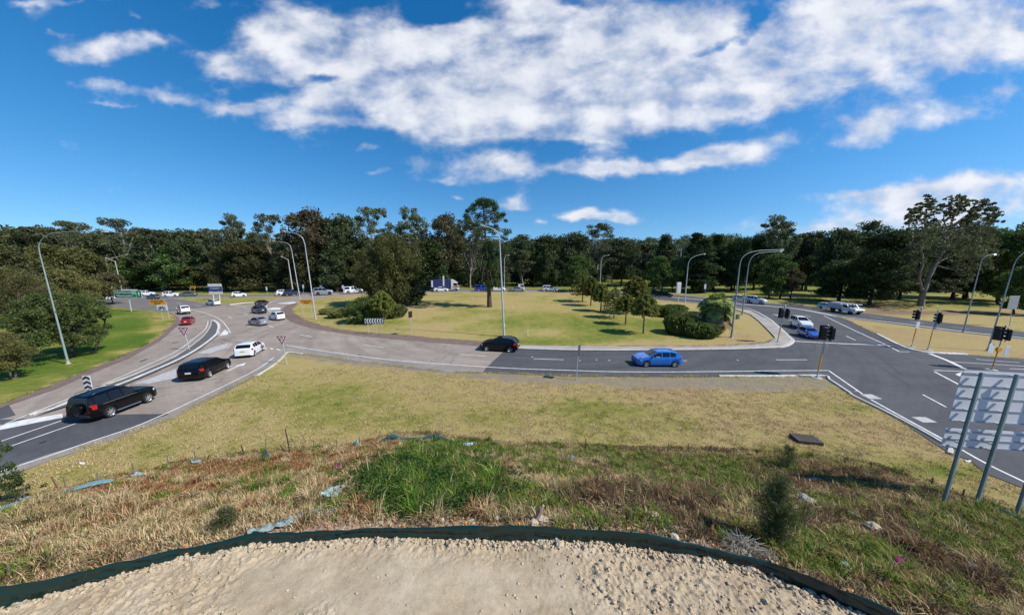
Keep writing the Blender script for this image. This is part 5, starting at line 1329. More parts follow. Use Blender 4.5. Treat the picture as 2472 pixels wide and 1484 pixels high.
# pale fence and buildings glimpsed among the trees at right
b = on(1955, 690); A = atY(1920, 660, b.y + 30); B_ = atY(1996, 657, b.y + 30); A.z = zg(A.x, A.y); B_.z = zg(B_.x, B_.y)
o = thing('pale_fence', 'pale grey panel fence glimpsed between the trees at right', 'fence', A); dv = B_ - A; n_ = 12
for k in range(n_ + 1):
    p = dv * (k / n_); mb = MB(); mb.box((p.x, p.y, .95), (.12, .12, 1.9)); mb.build('post', M_ALU, o)
mb = MB(); mb.prism([(0, .1, .1), (dv.x, dv.y + .1, dv.z + .1), (dv.x, dv.y + .1, dv.z + 1.8), (0, .1, 1.8)], (0, .06, 0)); mb.build('panel', mat('fence_panel', (0.36, 0.40, 0.40), .7), o)
def house(dx0, dx1, dy, Y_, hw, label, wallm, roofm):
    p0 = atY(dx0, dy, Y_); p1 = atY(dx1, dy, Y_); W2 = p1.x - p0.x; z0 = float(zg((p0.x + p1.x) / 2, Y_)); Dp = 8
    o = thing('house', label, 'house', ((p0.x + p1.x) / 2, Y_ + Dp / 2, z0)); mb = MB(); mb.box((0, 0, hw / 2 - .2), (W2, Dp, hw + .4)); mb.build('wall', wallm, o)
    mb = MB(); x, y = W2 / 2 + .5, Dp / 2 + .5; mb.add([(-x, -y, hw), (x, -y, hw), (x, y, hw), (-x, y, hw), (-x * .75, 0, hw + 2), (x * .75, 0, hw + 2)], [(0, 1, 5, 4), (2, 3, 4, 5), (1, 2, 5), (3, 0, 4), (3, 2, 1, 0)]); mb.build('roof', roofm, o)
    for k in range(4):
        xx = -W2 / 2 + W2 * (k + .5) / 4; mb = MB(); mb.box((xx, -Dp / 2 - .03, hw * .55), (W2 * .13, .06, hw * .42)); f_ = mb.build('window', M_WHITE, o)
        mb = MB(); mb.box((xx, -Dp / 2 - .065, hw * .55), (W2 * .11, .02, hw * .36)); mb.build('pane', mat('house_pane', (0.05, 0.06, 0.07), .1), f_)
house(2270, 2350, 690, 92, 3.0, 'dark low building behind the great leaning gum', mat('house_dark_brick', (0.10, 0.085, 0.08), .9), mat('house_dark_roof', (0.07, 0.07, 0.075), .8))
house(1925, 1985, 645, 175, 3.2, 'white house glimpsed behind the pale fence', M_WHITE, mat('house_grey_roof', (0.25, 0.25, 0.26), .7))
# ------------------------------------------------------------------ vehicles
def paint(name, col, rough=0.28, coat=0.8, metal=0.0): return mat(name, col, rough, metal, 0.5, coat=coat)
P_WHITE = paint('white_car_paint', (0.74, 0.75, 0.76)); P_BLACK = mat('black_car_paint', (0.0022, 0.0023, 0.0030), 0.22, spec=0.28, coat=0.25)
P_SILV = paint('silver_car_paint', (0.34, 0.36, 0.40), 0.35, .6, .5); P_RED = paint('red_car_paint', (0.23, 0.008, 0.012)); P_BLUE = paint('bright_blue_paint', (0.003, 0.150, 0.56), .25, .9, .1)
P_NAVY = paint('navy_paint', (0.022, 0.030, 0.062)); P_DKBL = paint('deep_blue_paint', (0.014, 0.085, 0.38)); P_GREEN = paint('grey_green_paint', (0.105, 0.14, 0.105), .3, .7, .2); P_TEAL = paint('dark_teal_paint', (0.018, 0.034, 0.048))
P_MAR = paint('dark_maroon_paint', (0.028, 0.014, 0.018)); P_STEEL = paint('steel_blue_paint', (0.085, 0.12, 0.19), .3, .7, .3); P_UTEB = paint('strong_blue_paint', (0.012, 0.035, 0.34))
M_GLASS = mat('car_glass', (0.006, 0.007, 0.009), 0.07, spec=0.5); M_TYRE = mat('tyre_rubber', (0.014, 0.014, 0.015), 0.85); M_RIM = mat('alloy_rim', (0.55, 0.56, 0.58), 0.3, metal=0.7)
M_RIMD = mat('dark_rim', (0.06, 0.06, 0.065), 0.4, metal=0.4); M_TAIL = mat('tail_lamp_red', (0.42, 0.012, 0.012), 0.15); M_HEAD = mat('head_lamp_clear', (0.72, 0.75, 0.78), 0.1); M_TRIM = mat('black_plastic_trim', (0.018, 0.018, 0.019), 0.6)
M_PLATEY = mat('yellow_number_plate', (0.62, 0.46, 0.03), 0.4); M_PLATEW = mat('white_number_plate', (0.72, 0.72, 0.70), 0.4); M_PLATEB = mat('blue_number_plate', (0.05, 0.25, 0.70), 0.4); M_CHROME = mat('chrome', (0.62, 0.63, 0.65), .15, metal=.9)
KINDS = dict(
 hatch=dict(L=4.1, W=1.74, H=1.48, wb=2.52, fo=0.83, r=0.31, top=[(0,.70),(.012,.98),(.035,1.06),(.13,1.40),(.24,1.465),(.42,1.48),(.54,1.43),(.73,1.04),(.90,.88),(.97,.74),(1,.58)], belt=[(0,.92),(.15,1.0),(.4,.96),(.75,.90),(1,.7)], ws=(.555,.725), rw=(.04,.128), sw=[(.17,.285),(.30,.455),(.475,.70)]),
 sedan=dict(L=4.7, W=1.80, H=1.46, wb=2.74, fo=0.92, r=0.32, top=[(0,.66),(.008,.96),(.03,1.05),(.15,1.10),(.175,1.12),(.30,1.39),(.40,1.45),(.50,1.46),(.58,1.40),(.745,1.02),(.92,.86),(.98,.72),(1,.56)], belt=[(0,.92),(.2,.99),(.5,.95),(.75,.90),(1,.7)], ws=(.59,.735), rw=(.185,.295), sw=[(.235,.43),(.45,.71)]),
 wagon=dict(L=4.9, W=1.83, H=1.50, wb=2.80, fo=0.95, r=0.33, top=[(0,.66),(.008,.98),(.02,1.05),(.085,1.40),(.17,1.47),(.42,1.50),(.53,1.46),(.60,1.39),(.745,1.03),(.92,.88),(.98,.74),(1,.56)], belt=[(0,.94),(.15,1.0),(.5,.96),(.75,.91),(1,.7)], ws=(.60,.735), rw=(.024,.083), sw=[(.11,.25),(.265,.43),(.445,.71)]),
 suv=dict(L=4.6, W=1.86, H=1.68, wb=2.68, fo=0.93, r=0.36, top=[(0,.72),(.008,1.05),(.022,1.14),(.10,1.55),(.18,1.64),(.42,1.68),(.54,1.62),(.715,1.18),(.90,1.04),(.975,.86),(1,.66)], belt=[(0,1.06),(.15,1.12),(.5,1.07),(.72,1.02),(1,.8)], ws=(.555,.708), rw=(.027,.098), sw=[(.13,.27),(.285,.44),(.455,.685)]),
 bigsuv=dict(L=4.9, W=1.90, H=1.88, wb=2.80, fo=0.90, r=0.39, top=[(0,.74),(.006,1.10),(.012,1.20),(.05,1.74),(.075,1.80),(.28,1.87),(.46,1.88),(.56,1.80),(.69,1.30),(.71,1.26),(.92,1.17),(.98,.98),(1,.72)], belt=[(0,1.16),(.5,1.14),(.70,1.12),(1,.9)], ws=(.57,.688), rw=(.014,.050), sw=[(.085,.27),(.285,.45),(.465,.675)]),
 ute=dict(L=5.2, W=1.85, H=1.78, wb=3.05, fo=0.92, r=0.38, top=[(0,.70),(.004,1.06),(.012,1.12),(.35,1.14),(.366,1.16),(.385,1.60),(.41,1.73),(.55,1.78),(.62,1.71),(.74,1.24),(.92,1.10),(.98,.92),(1,.68)], belt=[(0,1.02),(.35,1.04),(.5,1.07),(.74,1.05),(1,.85)], ws=(.63,.732), rw=(.370,.386), sw=[(.41,.52),(.535,.715)]),
 canopy=dict(L=5.2, W=1.85, H=1.80, wb=3.05, fo=0.92, r=0.38, top=[(0,.70),(.004,1.06),(.010,1.14),(.028,1.66),(.05,1.74),(.34,1.78),(.356,1.74),(.37,1.74),(.40,1.77),(.55,1.80),(.62,1.72),(.74,1.24),(.92,1.10),(.98,.92),(1,.68)], belt=[(0,1.08),(.35,1.10),(.5,1.08),(.74,1.06),(1,.85)], ws=(.63,.732), rw=(.012,.027), sw=[(.07,.32),(.40,.52),(.535,.715)]),
)
CARCACHE = {}
def car_parts(kind):
    if kind in CARCACHE: return CARCACHE[kind]
    K = KINDS[kind]; Ln, W, wb, r, fo = K['L'], K['W'], K['wb'], K['r'], K['fo']
    tx, tz = zip(*K['top']); bx, bz = zip(*K['belt'])
    xf = Ln - fo; xr = xf - wb           # wheel centres measured from the tail
    xs = set(np.linspace(0, Ln, 45)) | set(q * Ln for q in tx)
    for c in (xf, xr):
        for a in np.linspace(-1, 1, 15): xs.add(c + a * r * 1.18)
    for seg in list(K['sw']) + [K['ws'], K['rw']]: xs |= {seg[0] * Ln, seg[1] * Ln}
    xs = sorted(x for x in xs if 0 <= x <= Ln)
    xs = [x for i, x in enumerate(xs) if i == 0 or x - xs[i - 1] > 0.004]
    sill = 0.20 if r < .35 else 0.30
    def plan(x):
        e = min(x, Ln - x) / Ln
        return W / 2 * (1 - 0.20 * max(0, 1 - e / 0.11) ** 2.2)
    def ring(x):
        f = x / Ln; top = float(np.interp(f, tx, tz)); belt = min(float(np.interp(f, bx, bz)), top - .03)
        zb = sill + (0.10 * max(0, 1 - f / .06) + .06 * max(0, 1 - (1 - f) / .05))
        for c in (xf, xr):
            dd = (r * 1.14) ** 2 - (x - c) ** 2
            if dd > 0: zb = max(zb, r + math.sqrt(dd) - 0.02)
        zb = min(zb, belt - .08); w = plan(x)
        gh = top - belt; wr = w * 0.955 - 0.30 * max(0, gh - .03) - .03 * min(1, gh / .05)
        return [(w * .955, zb), (w * .99, zb + (belt - zb) * .30), (w, zb + (belt - zb) * .62), (w * .985, belt - .05), (w * .955, belt), (wr + .02, belt + (gh) * .90 if gh > .1 else belt + gh * .55), (wr - .05, top - .022 if gh > .1 else top - gh * .12), (wr * .5, top - .002), (0, top)]
    rings = [ring(x) for x in xs]
    mb = MB(); vs = []; n = 17
    for x, rg in zip(xs, rings):
        vs += [(x - Ln / 2, q[0], q[1]) for q in rg] + [(x - Ln / 2, -q[0], q[1]) for q in rg[-2::-1]]
    fs = []
    for i in range(len(xs) - 1):
        for k in range(n - 1): fs.append((i * n + k, (i + 1) * n + k, (i + 1) * n + k + 1, i * n + k + 1))
    fs.append(tuple(range(n))); fs.append(tuple((len(xs) - 1) * n + k for k in range(n - 1, -1, -1)))
    mb.add(vs, fs); body = mb.mesh(kind + '_body', 38)
    def lerp3(a, b, t): return tuple(a[i] * (1 - t) + b[i] * t for i in range(3))
    def side(seg, sgn):
        m = MB(); v_ = []; xx = [x for x in xs if seg[0] * Ln - 1e-4 <= x <= seg[1] * Ln + 1e-4]
        for x in xx:
            rg = ring(x); a = (x - Ln / 2, rg[4][0] * sgn, rg[4][1]); b = (x - Ln / 2, rg[5][0] * sgn, rg[5][1])
            if b[2] - a[2] < .05: b = (a[0], a[1], a[2] + .05)
            for t in (.06, .95): q = lerp3(a, b, t); v_.append((q[0], q[1] + .008 * sgn, q[2]))
        m.add(v_, [(2 * i, 2 * i + 2, 2 * i + 3, 2 * i + 1) for i in range(len(xx) - 1)]); return m.mesh(kind + '_side_window')
    def screen(seg):
        m = MB(); v_ = []; xx = [x for x in xs if seg[0] * Ln - 1e-4 <= x <= seg[1] * Ln + 1e-4]
        sl = 1 if seg[0] > .5 else -1
        for x in xx:
            rg = ring(x); cols = [(-rg[6][0] * .98, rg[6][1]), (-rg[7][0], rg[7][1]), (0, rg[8][1]), (rg[7][0], rg[7][1]), (rg[6][0] * .98, rg[6][1])]
            v_ += [(x - Ln / 2 + .006 * sl, q[0], q[1] + .009) for q in cols]
        m.add(v_, [(5 * i + k, 5 * i + k + 1, 5 * i + 5 + k + 1, 5 * i + 5 + k) for i in range(len(xx) - 1) for k in range(4)]); return m.mesh(kind + '_screen', 60)
    P = dict(body=body, windscreen=screen(K['ws']), rear_window=screen(K['rw']), side=[side(s, g) for s in K['sw'] for g in (1, -1)])
    ub = MB(); ub.box((0, 0, sill + .12), (Ln * .93, W * .84, .22)); 
    P['under'] = ub.mesh(kind + '_underbody')
    m = MB(); wd = .115
    m.lathe([(r * .66, -wd), (r * .93, -wd), (r, -wd * .7), (r, wd * .7), (r * .93, wd), (r * .66, wd)], 22, 'Y'); P['tyre'] = m.mesh(kind + '_tyre', 40)
    m = MB(); m.lathe([(r * .68, -wd * .98), (r * .62, -wd * .80), (r * .60, -wd * .2), (0, -wd * .2)], 20, 'Y')
    for k in range(7):
        a = k * 6.2832 / 7; rot = Matrix.Rotation(a, 3, 'Y'); m.box(rot @ Vector((r * .34, -wd * .72, 0)), (r * .60, wd * .35, r * .15), rot)
    m.lathe([(r * .17, -wd * .4), (r * .17, -wd * .95), (0, -wd * .98)], 10, 'Y'); P['rim'] = m.mesh(kind + '_rim', 40)
    m = MB(); m.lathe([(r * .60, -wd * .22), (0, -wd * .22)], 18, 'Y'); P['hub'] = m.mesh(kind + '_brake_disc')
    def lampmesh(end, sgn):
        m = MB(); v_ = []; rg = ring(.03 * Ln if end < 0 else .955 * Ln); x0 = 0.0 if end < 0 else Ln
        tail = {'hatch': (.80, 1.02), 'sedan': (.78, .96), 'wagon': (.80, 1.02), 'suv': (.92, 1.14), 'bigsuv': (.92, 1.24), 'ute': (.80, 1.08), 'canopy': (.80, 1.08)}[kind] if end < 0 else {'hatch': (.62, .78), 'sedan': (.60, .74), 'wagon': (.62, .76), 'suv': (.76, .90), 'bigsuv': (.86, 1.02), 'ute': (.80, .96), 'canopy': (.80, .96)}[kind]
        st = [(.0, .60), (.0, .80), (.018, .93), (.05, 1.0), (.085, 1.005)] if end < 0 else [(.004, .50), (.012, .72), (.03, .88), (.06, .97), (.10, 1.0)]
        for f, wy in st:
            x = f * Ln if end < 0 else Ln - f * Ln
            w = plan(x); y = (W / 2 * .80 * wy / .8 if f < .015 else w * wy) + .014; y = min(y, w + .014)
            for zq in tail:
                tp_ = float(np.interp((x / Ln), tx, tz)); z_ = min(zq, tp_ - .02)
                xo = -0.014 if end < 0 else .014
                if f < .015 or True:
                    # keep the lamp just proud of the body end
                    prof = [q for q in xs if float(np.interp(q / Ln, tx, tz)) > z_ + .0]
                    xe = (min(prof) if end < 0 else max(prof)) if prof else x
                    x_ = max(x, xe) if end < 0 else min(x, xe)
                v_.append((x_ + xo - Ln / 2, sgn * y, z_))
        m.add(v_, [(2 * i, 2 * i + 2, 2 * i + 3, 2 * i + 1) for i in range(len(st) - 1)]); return m.mesh(kind + '_lamp', 60)
    P['tail'] = [lampmesh(-1, 1), lampmesh(-1, -1)]; P['head'] = [lampmesh(1, 1), lampmesh(1, -1)]
    m = MB(); m.box((-Ln / 2 - .012, 0, {'hatch': .84, 'sedan': .80, 'wagon': .82, 'suv': .92, 'bigsuv': .62, 'ute': .62, 'canopy': .62}[kind] - .08), (.02, .40, .12)); P['plate'] = m.mesh(kind + '_plate')
    m = MB(); m.cbox((-Ln / 2 + .10, 0, .40 if r < .35 else .50), (.26, W * .80, .20), .04); m2 = MB(); m2.cbox((Ln / 2 - .10, 0, .42 if r < .35 else .52), (.25, W * .62, .22), .04)
    P['bump'] = m.mesh(kind + '_bumper'); P['grille'] = m2.mesh(kind + '_grille')
    mx = K['ws'][1] * Ln - Ln / 2 - .20; mz = float(np.interp(.68, bx, bz)) + .10
    P['mirror'] = []
    for g in (1, -1):
        m = MB(); m.cbox((mx, g * (W / 2 + .07), mz), (.12, .20, .14), .03); P['mirror'].append(m.mesh(kind + '_mirror', 30))
    P['handle'] = []
    for g in (1, -1):
        for f in (.33, .50):
            m = MB(); m.cbox((f * Ln - Ln / 2, g * (W / 2 + .004), float(np.interp(f, bx, bz)) - .12), (.17, .03, .035), .008); P['handle'].append(m.mesh(kind + '_handle'))
    P['wheels'] = [(xf - Ln / 2, 1), (xf - Ln / 2, -1), (xr - Ln / 2, 1), (xr - Ln / 2, -1)]
    CARCACHE[kind] = P; return P
def car(kind, label, cat, paintm, kzx=None,  contact=None, center=None, yaw=None, scale=None, group=None, side=-1, rim=None, plate=None, name=None, detail=2, tailm=None):
    """contact: D points where the rear and the front wheel of the side nearest the camera touch the road; side says which side (+1 left, -1 right)"""
    P = car_parts(kind); K = KINDS[kind]
    if contact:
        a, b_ = G(*contact[0], .03), G(*contact[1], .03); d = b_ - a; yaw_ = math.atan2(d.y, d.x); s = scale or d.length / K['wb']
        xr = K['L'] - K['fo'] - K['wb'] - K['L'] / 2
        mid = a + d.normalized() * (-xr * s) ; nrm = Vector((-math.sin(yaw_), math.cos(yaw_), 0))
        loc_ = mid - nrm * side * (K['W'] / 2 - .06) * s
    else:
        loc_ = G(*center, .03); yaw_ = R(yaw); s = scale
    o = thing(name or {'hatch': 'hatchback', 'sedan': 'sedan', 'wagon': 'station_wagon', 'suv': 'suv', 'bigsuv': 'four_wheel_drive', 'ute': 'ute', 'canopy': 'ute'}[kind], label, cat, loc_, yaw_, group)
    px_ = float(proj([tuple(loc_)])[0][0]); kz = 1 + 0.28 * min(1.1, abs(px_ - CX) / 976) ** 1.5
    kz = kzx or kz
    o.scale = (s, s * (kz if contact else 1), s * kz)
    def p(nm, me, m, par=o):
        q = bpy.data.objects.new(nm, me); COL.objects.link(q); q.parent = par; setmat(q, m); return q
    p('body', P['body'], paintm); p('underbody', P['under'], M_TRIM)
    p('windscreen', P['windscreen'], M_GLASS); p('rear_window', P['rear_window'], M_GLASS)
    for me in P['side']: p('side_window', me, M_GLASS)
    for x, g in P['wheels']:
        w_ = bpy.data.objects.new('wheel', P['tyre']); COL.objects.link(w_); w_.parent = o; setmat(w_, M_TYRE)
        w_.location = (x, g * (K['W'] / 2 - .125), K['r']); w_.rotation_euler = (0, 0, math.pi if g > 0 else 0)
        p('rim', P['rim'], rim or M_RIM, w_); p('brake_disc', P['hub'], M_TRIM, w_)
    for me in P['tail']: p('tail_light', me, tailm or M_TAIL)
    for me in P['head']: p('headlight', me, M_HEAD)
    p('number_plate', P['plate'], plate or M_PLATEW)
    p('rear_bumper', P['bump'], M_TRIM if kind in ('suv', 'bigsuv', 'ute', 'canopy') else paintm); p('grille', P['grille'], M_TRIM)
    for me in P['mirror']: p('mirror', me, paintm)
    if detail > 1:
        for me in P['handle']: p('door_handle', me, paintm)
    return o
# ---- near cars
c1 = car('bigsuv', 'near black four wheel drive with spare wheel on its back door', 'four wheel drive', P_BLACK, contact=((263,1006),(354,971)), plate=M_PLATEB)
mb = MB(); mb.lathe([(0, 0), (.36, 0), (.40, .05), (.40, .17), (.34, .22), (0, .22)], 22); sp = mb.mesh('spare_wheel_cover', 35); q = addmesh('spare_wheel_cover', sp, P_BLACK, c1); q.rotation_euler = (0, R(-90), 0); q.location = (-2.45 + .02, -.08, 1.02)
mb = MB(); mb.box((-2.475, .55, .62), (.02, .42, .14)); mb.build('plate_surround', M_TRIM, c1)
for g in (1, -1):
    mb = MB(); mb.tube([(-1.9, g * .62, 1.86), (-1.7, g * .63, 1.935), (.1, g * .63, 1.945), (.35, g * .62, 1.87)], .022, 6); mb.build('roof_rail', M_RIMD, c1)
    mb = MB(); mb.cbox((0, g * .96, .36), (1.75, .16, .06), .02); mb.build('side_step', M_CHROME, c1)
    mb = MB(); mb.box((-.35, g * .935, 1.125), (2.6, .012, .02)); mb.build('window_trim', M_CHROME, c1)
car('wagon', 'black station wagon ahead of the near black four wheel drive', 'station wagon', P_BLACK, contact=((500,911),(543.5,890)), plate=M_PLATEW, kzx=1.30)
c3 = car('hatch', 'white hatchback with a round dark badge on its door waiting to enter', 'hatchback', P_WHITE, contact=((613,859),(633,846)), plate=M_PLATEY, scale=None)
mb = MB(); mb.lathe([(0, 0), (.26, 0)], 20, 'Y'); q = addmesh('door_badge', mb.mesh('door_badge'), mat('maroon_badge', (0.10, 0.035, 0.045), .4), c3); q.location = (.62, -.885, .62)
mb = MB(); mb.lathe([(.19, 0), (.22, 0)], 20, 'Y'); q2 = addmesh('badge_ring', mb.mesh('badge_ring'), M_WHITE, q); q2.location = (0, -.004, 0)
cb = car('hatch', 'bright blue hatchback with an arm resting out of its open window', 'hatchback', P_BLUE, contact=((1629,886.5),(1560.5,886.3)), side=1, kzx=.94)
# the driver's forearm on the sill
arm = MB(); arm.tube([(-.10, .62, 1.02), (.02, .76, .985), (.12, .815, .975)], [.055, .05, .045], 8); arm.tube([(.12, .815, .975), (.30, .805, .985), (.40, .80, .99)], [.045, .038, .03], 8)
o = thing('person', 'driver resting a bare forearm on the blue hatchback window sill', 'person', cb.location, cb.rotation_euler.z); o.scale = cb.scale
M_SKIN = mat('skin', (0.50, 0.27, 0.19), 0.5); M_SHIRT = mat('dark_shirt', (0.03, 0.03, 0.035), .9)
body_ = MB(); body_.lathe([(.0, .55), (.16, .56), (.17, .75), (.19, .95), (.15, 1.04), (.06, 1.07), (.05, 1.12)], 14, c=(-.12, .36, 0)); body_.lathe([(.05, 1.11), (.075, 1.14), (.085, 1.20), (.078, 1.27), (.05, 1.31), (0, 1.325)], 14, c=(-.10, .36, 0))
bm_ = body_.mesh('driver_body', 50); bo = addmesh('body', bm_, M_SHIRT, o); addmesh('forearm', arm.mesh('forearm', 60), M_SKIN, o)
hd = MB()
for k in range(4): hd.tube([(.39, .78 + k * .018, .99), (.43, .782 + k * .018, .985), (.455 - abs(k - 1.5) * .008, .783 + k * .017, .968)], [.010, .009, .007], 6)
hd.tube([(.37, .775, .99), (.40, .755, .985), (.425, .748, .975)], [.011, .010, .008], 6); hd.cbox((.37, .805, .99), (.075, .075, .028), .01)
addmesh('hand', hd.mesh('hand', 60), M_SKIN, o)
car('hatch', 'black hatchback in front of the island lamp', 'hatchback', P_BLACK, contact=((1231,851),(1175,847.5)), side=1, plate=M_PLATEW)
# ---- the left group
def carc(kind, label, cat, pm, x, y, rel, wpx, **k):
    """by the middle of the car on the road, its heading against the line of sight (0 seen from behind, -90 driving right) and its width in the picture"""
    K = KINDS[kind]; g = G(x, y, .03); va = math.atan2(g.y, g.x); yaw = R(rel) + va
    ext = K['L'] * abs(math.sin(R(rel))) + K['W'] * abs(math.cos(R(rel)))
    rng_ = math.hypot(g.x, g.y)
    return car(kind, label, cat, pm, center=(x, y), yaw=math.degrees(yaw), scale=wpx * g.y / F / ext * (g.y / rng_) * (1 + .12 * min(1, abs(x - CX) / 600)), kzx=1 + .34 * min(1.1, abs(x - CX) / 800), **k)
carc('suv', 'white suv seen from behind just ahead of the red sedan', 'suv', P_WHITE, 444, 757, 10, 33)
carc('sedan', 'red sedan seen from behind in the left lane', 'sedan', P_RED, 455, 782, -12, 36)
carc('sedan', 'silver grey sedan in the middle of the entry', 'sedan', P_SILV, 624, 784, 28, 50)
carc('hatch', 'white hatchback beside the brown paved apron', 'hatchback', P_WHITE, 669, 771, 22, 40, plate=M_PLATEY)
carc('sedan', 'dark teal sedan with lit red tail lamps', 'sedan', P_TEAL, 626, 755, 18, 38)
carc('sedan', 'dark maroon sedan at the head of the queue by the painted island', 'sedan', P_MAR, 633, 737, -30, 34)
carc('wagon', 'white wagon under the blue and white board', 'station wagon', P_WHITE, 515, 736.5, 25, 36)
carc('suv', 'blue small car beyond the green lawn', 'car', P_STEEL, 370, 722, 45, 34)
FAR = 'cars on the far road'
carc('suv', 'white suv coming past the green direction sign', 'suv', P_WHITE, 357, 714, -110, 40)
carc('suv', 'white crossover in front of the olive trees at left', 'suv', P_WHITE, 414, 717, -114, 43)
carc('sedan', 'grey green sedan right behind the white crossover', 'sedan', P_GREEN, 456, 715.5, -108, 42)
carc('hatch', 'white small hatchback right of the blue and white board', 'hatchback', P_WHITE, 578, 716.5, -97, 36)
carc('hatch', 'white hatchback mostly hidden by the dark navy suv', 'hatchback', P_WHITE, 686, 712.8, -90, 36)
carc('suv', 'dark navy suv at the foot of the twin curved lamps', 'suv', P_NAVY, 706, 713.5, -92, 40)
carc('bigsuv', 'silver four wheel drive with black bull bar', 'four wheel drive', P_SILV, 781, 712, -93, 46, rim=M_RIMD)
carc('canopy', 'white ute with a canopy behind the round bush', 'ute', P_WHITE, 853.5, 708, -90, 45)
carc('bigsuv', 'white wagon alone in the middle of the far road', 'four wheel drive', P_WHITE, 1327, 703.3, -90, 37)
carc('sedan', 'white sedan in front of the blue container truck', 'sedan', P_WHITE, 1064.5, 703.5, -90, 35)
carc('canopy', 'strong blue ute with canopy left of the bunya pine trunk', 'ute', P_UTEB, 1168, 702.8, -88, 45)
carc('ute', 'white ute right of the bunya pine trunk', 'ute', P_WHITE, 1198, 702.8, -90, 44)
carc('sedan', 'silver sedan in front of the tow truck', 'sedan', P_SILV, 1250, 703.4, -90, 36)
carc('suv', 'black suv half hidden behind the black sedan at right', 'suv', P_BLACK, 1582, 713.5, -97, 36)
carc('sedan', 'black sedan in front of the dense green trees', 'sedan', P_BLACK, 1603, 716.5, -97, 40)
carc('suv', 'white suv behind the curved double lamps', 'suv', P_WHITE, 1787, 726, -105, 38)
carc('suv', 'white suv right in front of another white suv at right', 'suv', P_WHITE, 1824, 732.5, -112, 52)
carc('suv', 'white suv facing the stop line behind the blue sedan', 'suv', P_WHITE, 1931, 791, -155, 60)
carc('sedan', 'deep blue sedan at the stop line behind the near traffic light', 'sedan', P_DKBL, 1950, 813, -152, 62)
carc('suv', 'pale suv hidden behind the white work truck', 'suv', P_WHITE, 1995, 745.5, -100, 44)
carc('sedan', 'white car glimpsed behind the tree at far left', 'sedan', P_WHITE, 262, 722, 95, 36)
# ---- trucks
def place(name, label, cat, x, y, yaw, s):
    o = thing(name, label, cat, G(x, y, .03), R(yaw)); o.scale = (s, s, s); return o
def wheels(o, spots, r=.46, rim=M_RIM):
    for x, yy in spots:
        m = MB(); m.lathe([(r * .6, -.14), (r * .95, -.14), (r, -.1), (r, .1), (r * .95, .14), (0, .14)], 18, 'Y'); w_ = addmesh('wheel', m.mesh('truck_wheel', 40), M_TYRE, o); w_.location = (x, yy, r); w_.rotation_euler = (0, 0, math.pi if yy > 0 else 0)
        m = MB(); m.lathe([(r * .6, -.13), (r * .5, -.04), (r * .2, -.06), (0, -.12)], 14, 'Y'); addmesh('rim', m.mesh('truck_rim', 40), rim, w_)
def cab(o, x0, L_, W, z0, H_, pm, red=None, slope=.25, deflector=0):
    m = MB(); prof = [(x0, z0), (x0 + L_, z0), (x0 + L_ + .02, z0 + H_ * .45), (x0 + L_ - slope, z0 + H_ * .95), (x0 + L_ - slope - .15, z0 + H_), (x0, z0 + H_)]
    m.prism([(p_[0], -W / 2, p_[1]) for p_ in prof], (0, W, 0)); m.build('cab', pm, o)
    for g in (1, -1):
        m = MB(); m.prism([(x0 + L_ * .35, g * (W / 2 + .008), z0 + H_ * .5), (x0 + L_ * .92, g * (W / 2 + .008), z0 + H_ * .5), (x0 + L_ * .80, g * (W / 2 + .008), z0 + H_ * .88), (x0 + L_ * .35, g * (W / 2 + .008), z0 + H_ * .88)], (0, .01 * g, 0)); m.build('side_window', M_GLASS, o)
    m = MB(); a, b2 = Vector((x0 + L_ + .03, 0, z0 + H_ * .5)), Vector((x0 + L_ - slope + .03, 0, z0 + H_ * .92)); hw = W * .45
    m.prism([a + Vector((0, -hw, 0)), a + Vector((0, hw, 0)), b2 + Vector((0, hw * .95, 0)), b2 + Vector((0, -hw * .95, 0))], (.015, 0, .01)); m.build('windscreen', M_GLASS, o)
    for g in (1, -1):
        m = MB(); m.cbox((x0 + L_ + .02, g * W * .36, z0 + H_ * .14), (.06, .36, .2), .03); m.build('headlight', M_HEAD, o)
        m = MB(); m.cbox((x0 + L_ * .9, g * (W / 2 + .16), z0 + H_ * .62), (.1, .2, .5), .03); m.build('mirror', M_TRIM, o)
    m = MB(); m.cbox((x0 + L_ + .02, 0, z0 - .08), (.22, W * .98, .34), .04); m.build('bumper', pm, o)
    if red:
        m = MB(); m.box((x0 + L_ * .6, 0, z0 + H_ * .28), (L_ * .84, W + .012, H_ * .18)); m.build('red_band', red, o)
    if deflector:
        m = MB(); m.prism([(x0, -W * .47, z0 + H_), (x0 + L_ - slope - .2, -W * .47, z0 + H_), (x0 + .1, -W * .47, z0 + H_ + deflector), (x0, -W * .47, z0 + H_ + deflector)], (0, W * .94, 0)); m.build('wind_deflector', pm, o)
t_ = place('container_truck', 'truck with a white and red cab and a blue shipping container', 'truck', 1076, 702.3, 0, 1.0); k_ = G(1076, 702.3).y / F * 64 / 8.6; t_.scale = (k_,) * 3
m = MB(); m.box((-1.2, 0, .95), (6.8, 2.2, .24)); m.build('chassis', M_TRIM, t_)
m = MB(); rib = []
for k in range(45): rib.append((-4.5 + 6.1 * k / 44, -1.2 + (.05 if (k // 2) % 2 else 0)))
back = [(p_[0], -p_[1]) for p_ in rib[::-1]]; m.prism([(p_[0], p_[1], 1.12) for p_ in rib + back], (0, 0, 2.6)); m.build('container', mat('container_navy', (0.022, 0.035, 0.145), .6, var=.15), t_)
m = MB(); m.box((-4.0, -1.23, 2.4), (.5, .02, 2.1)); m.build('white_panel', M_WHITE, t_)
cab(t_, 2.0, 2.2, 2.3, .85, 2.0, P_WHITE, paint('truck_red', (.42, .02, .02)), .35, .95); wheels(t_, [(3.1, -1.05), (3.1, 1.05), (-2.4, -1.05), (-2.4, 1.05), (-3.5, -1.05), (-3.5, 1.05)])
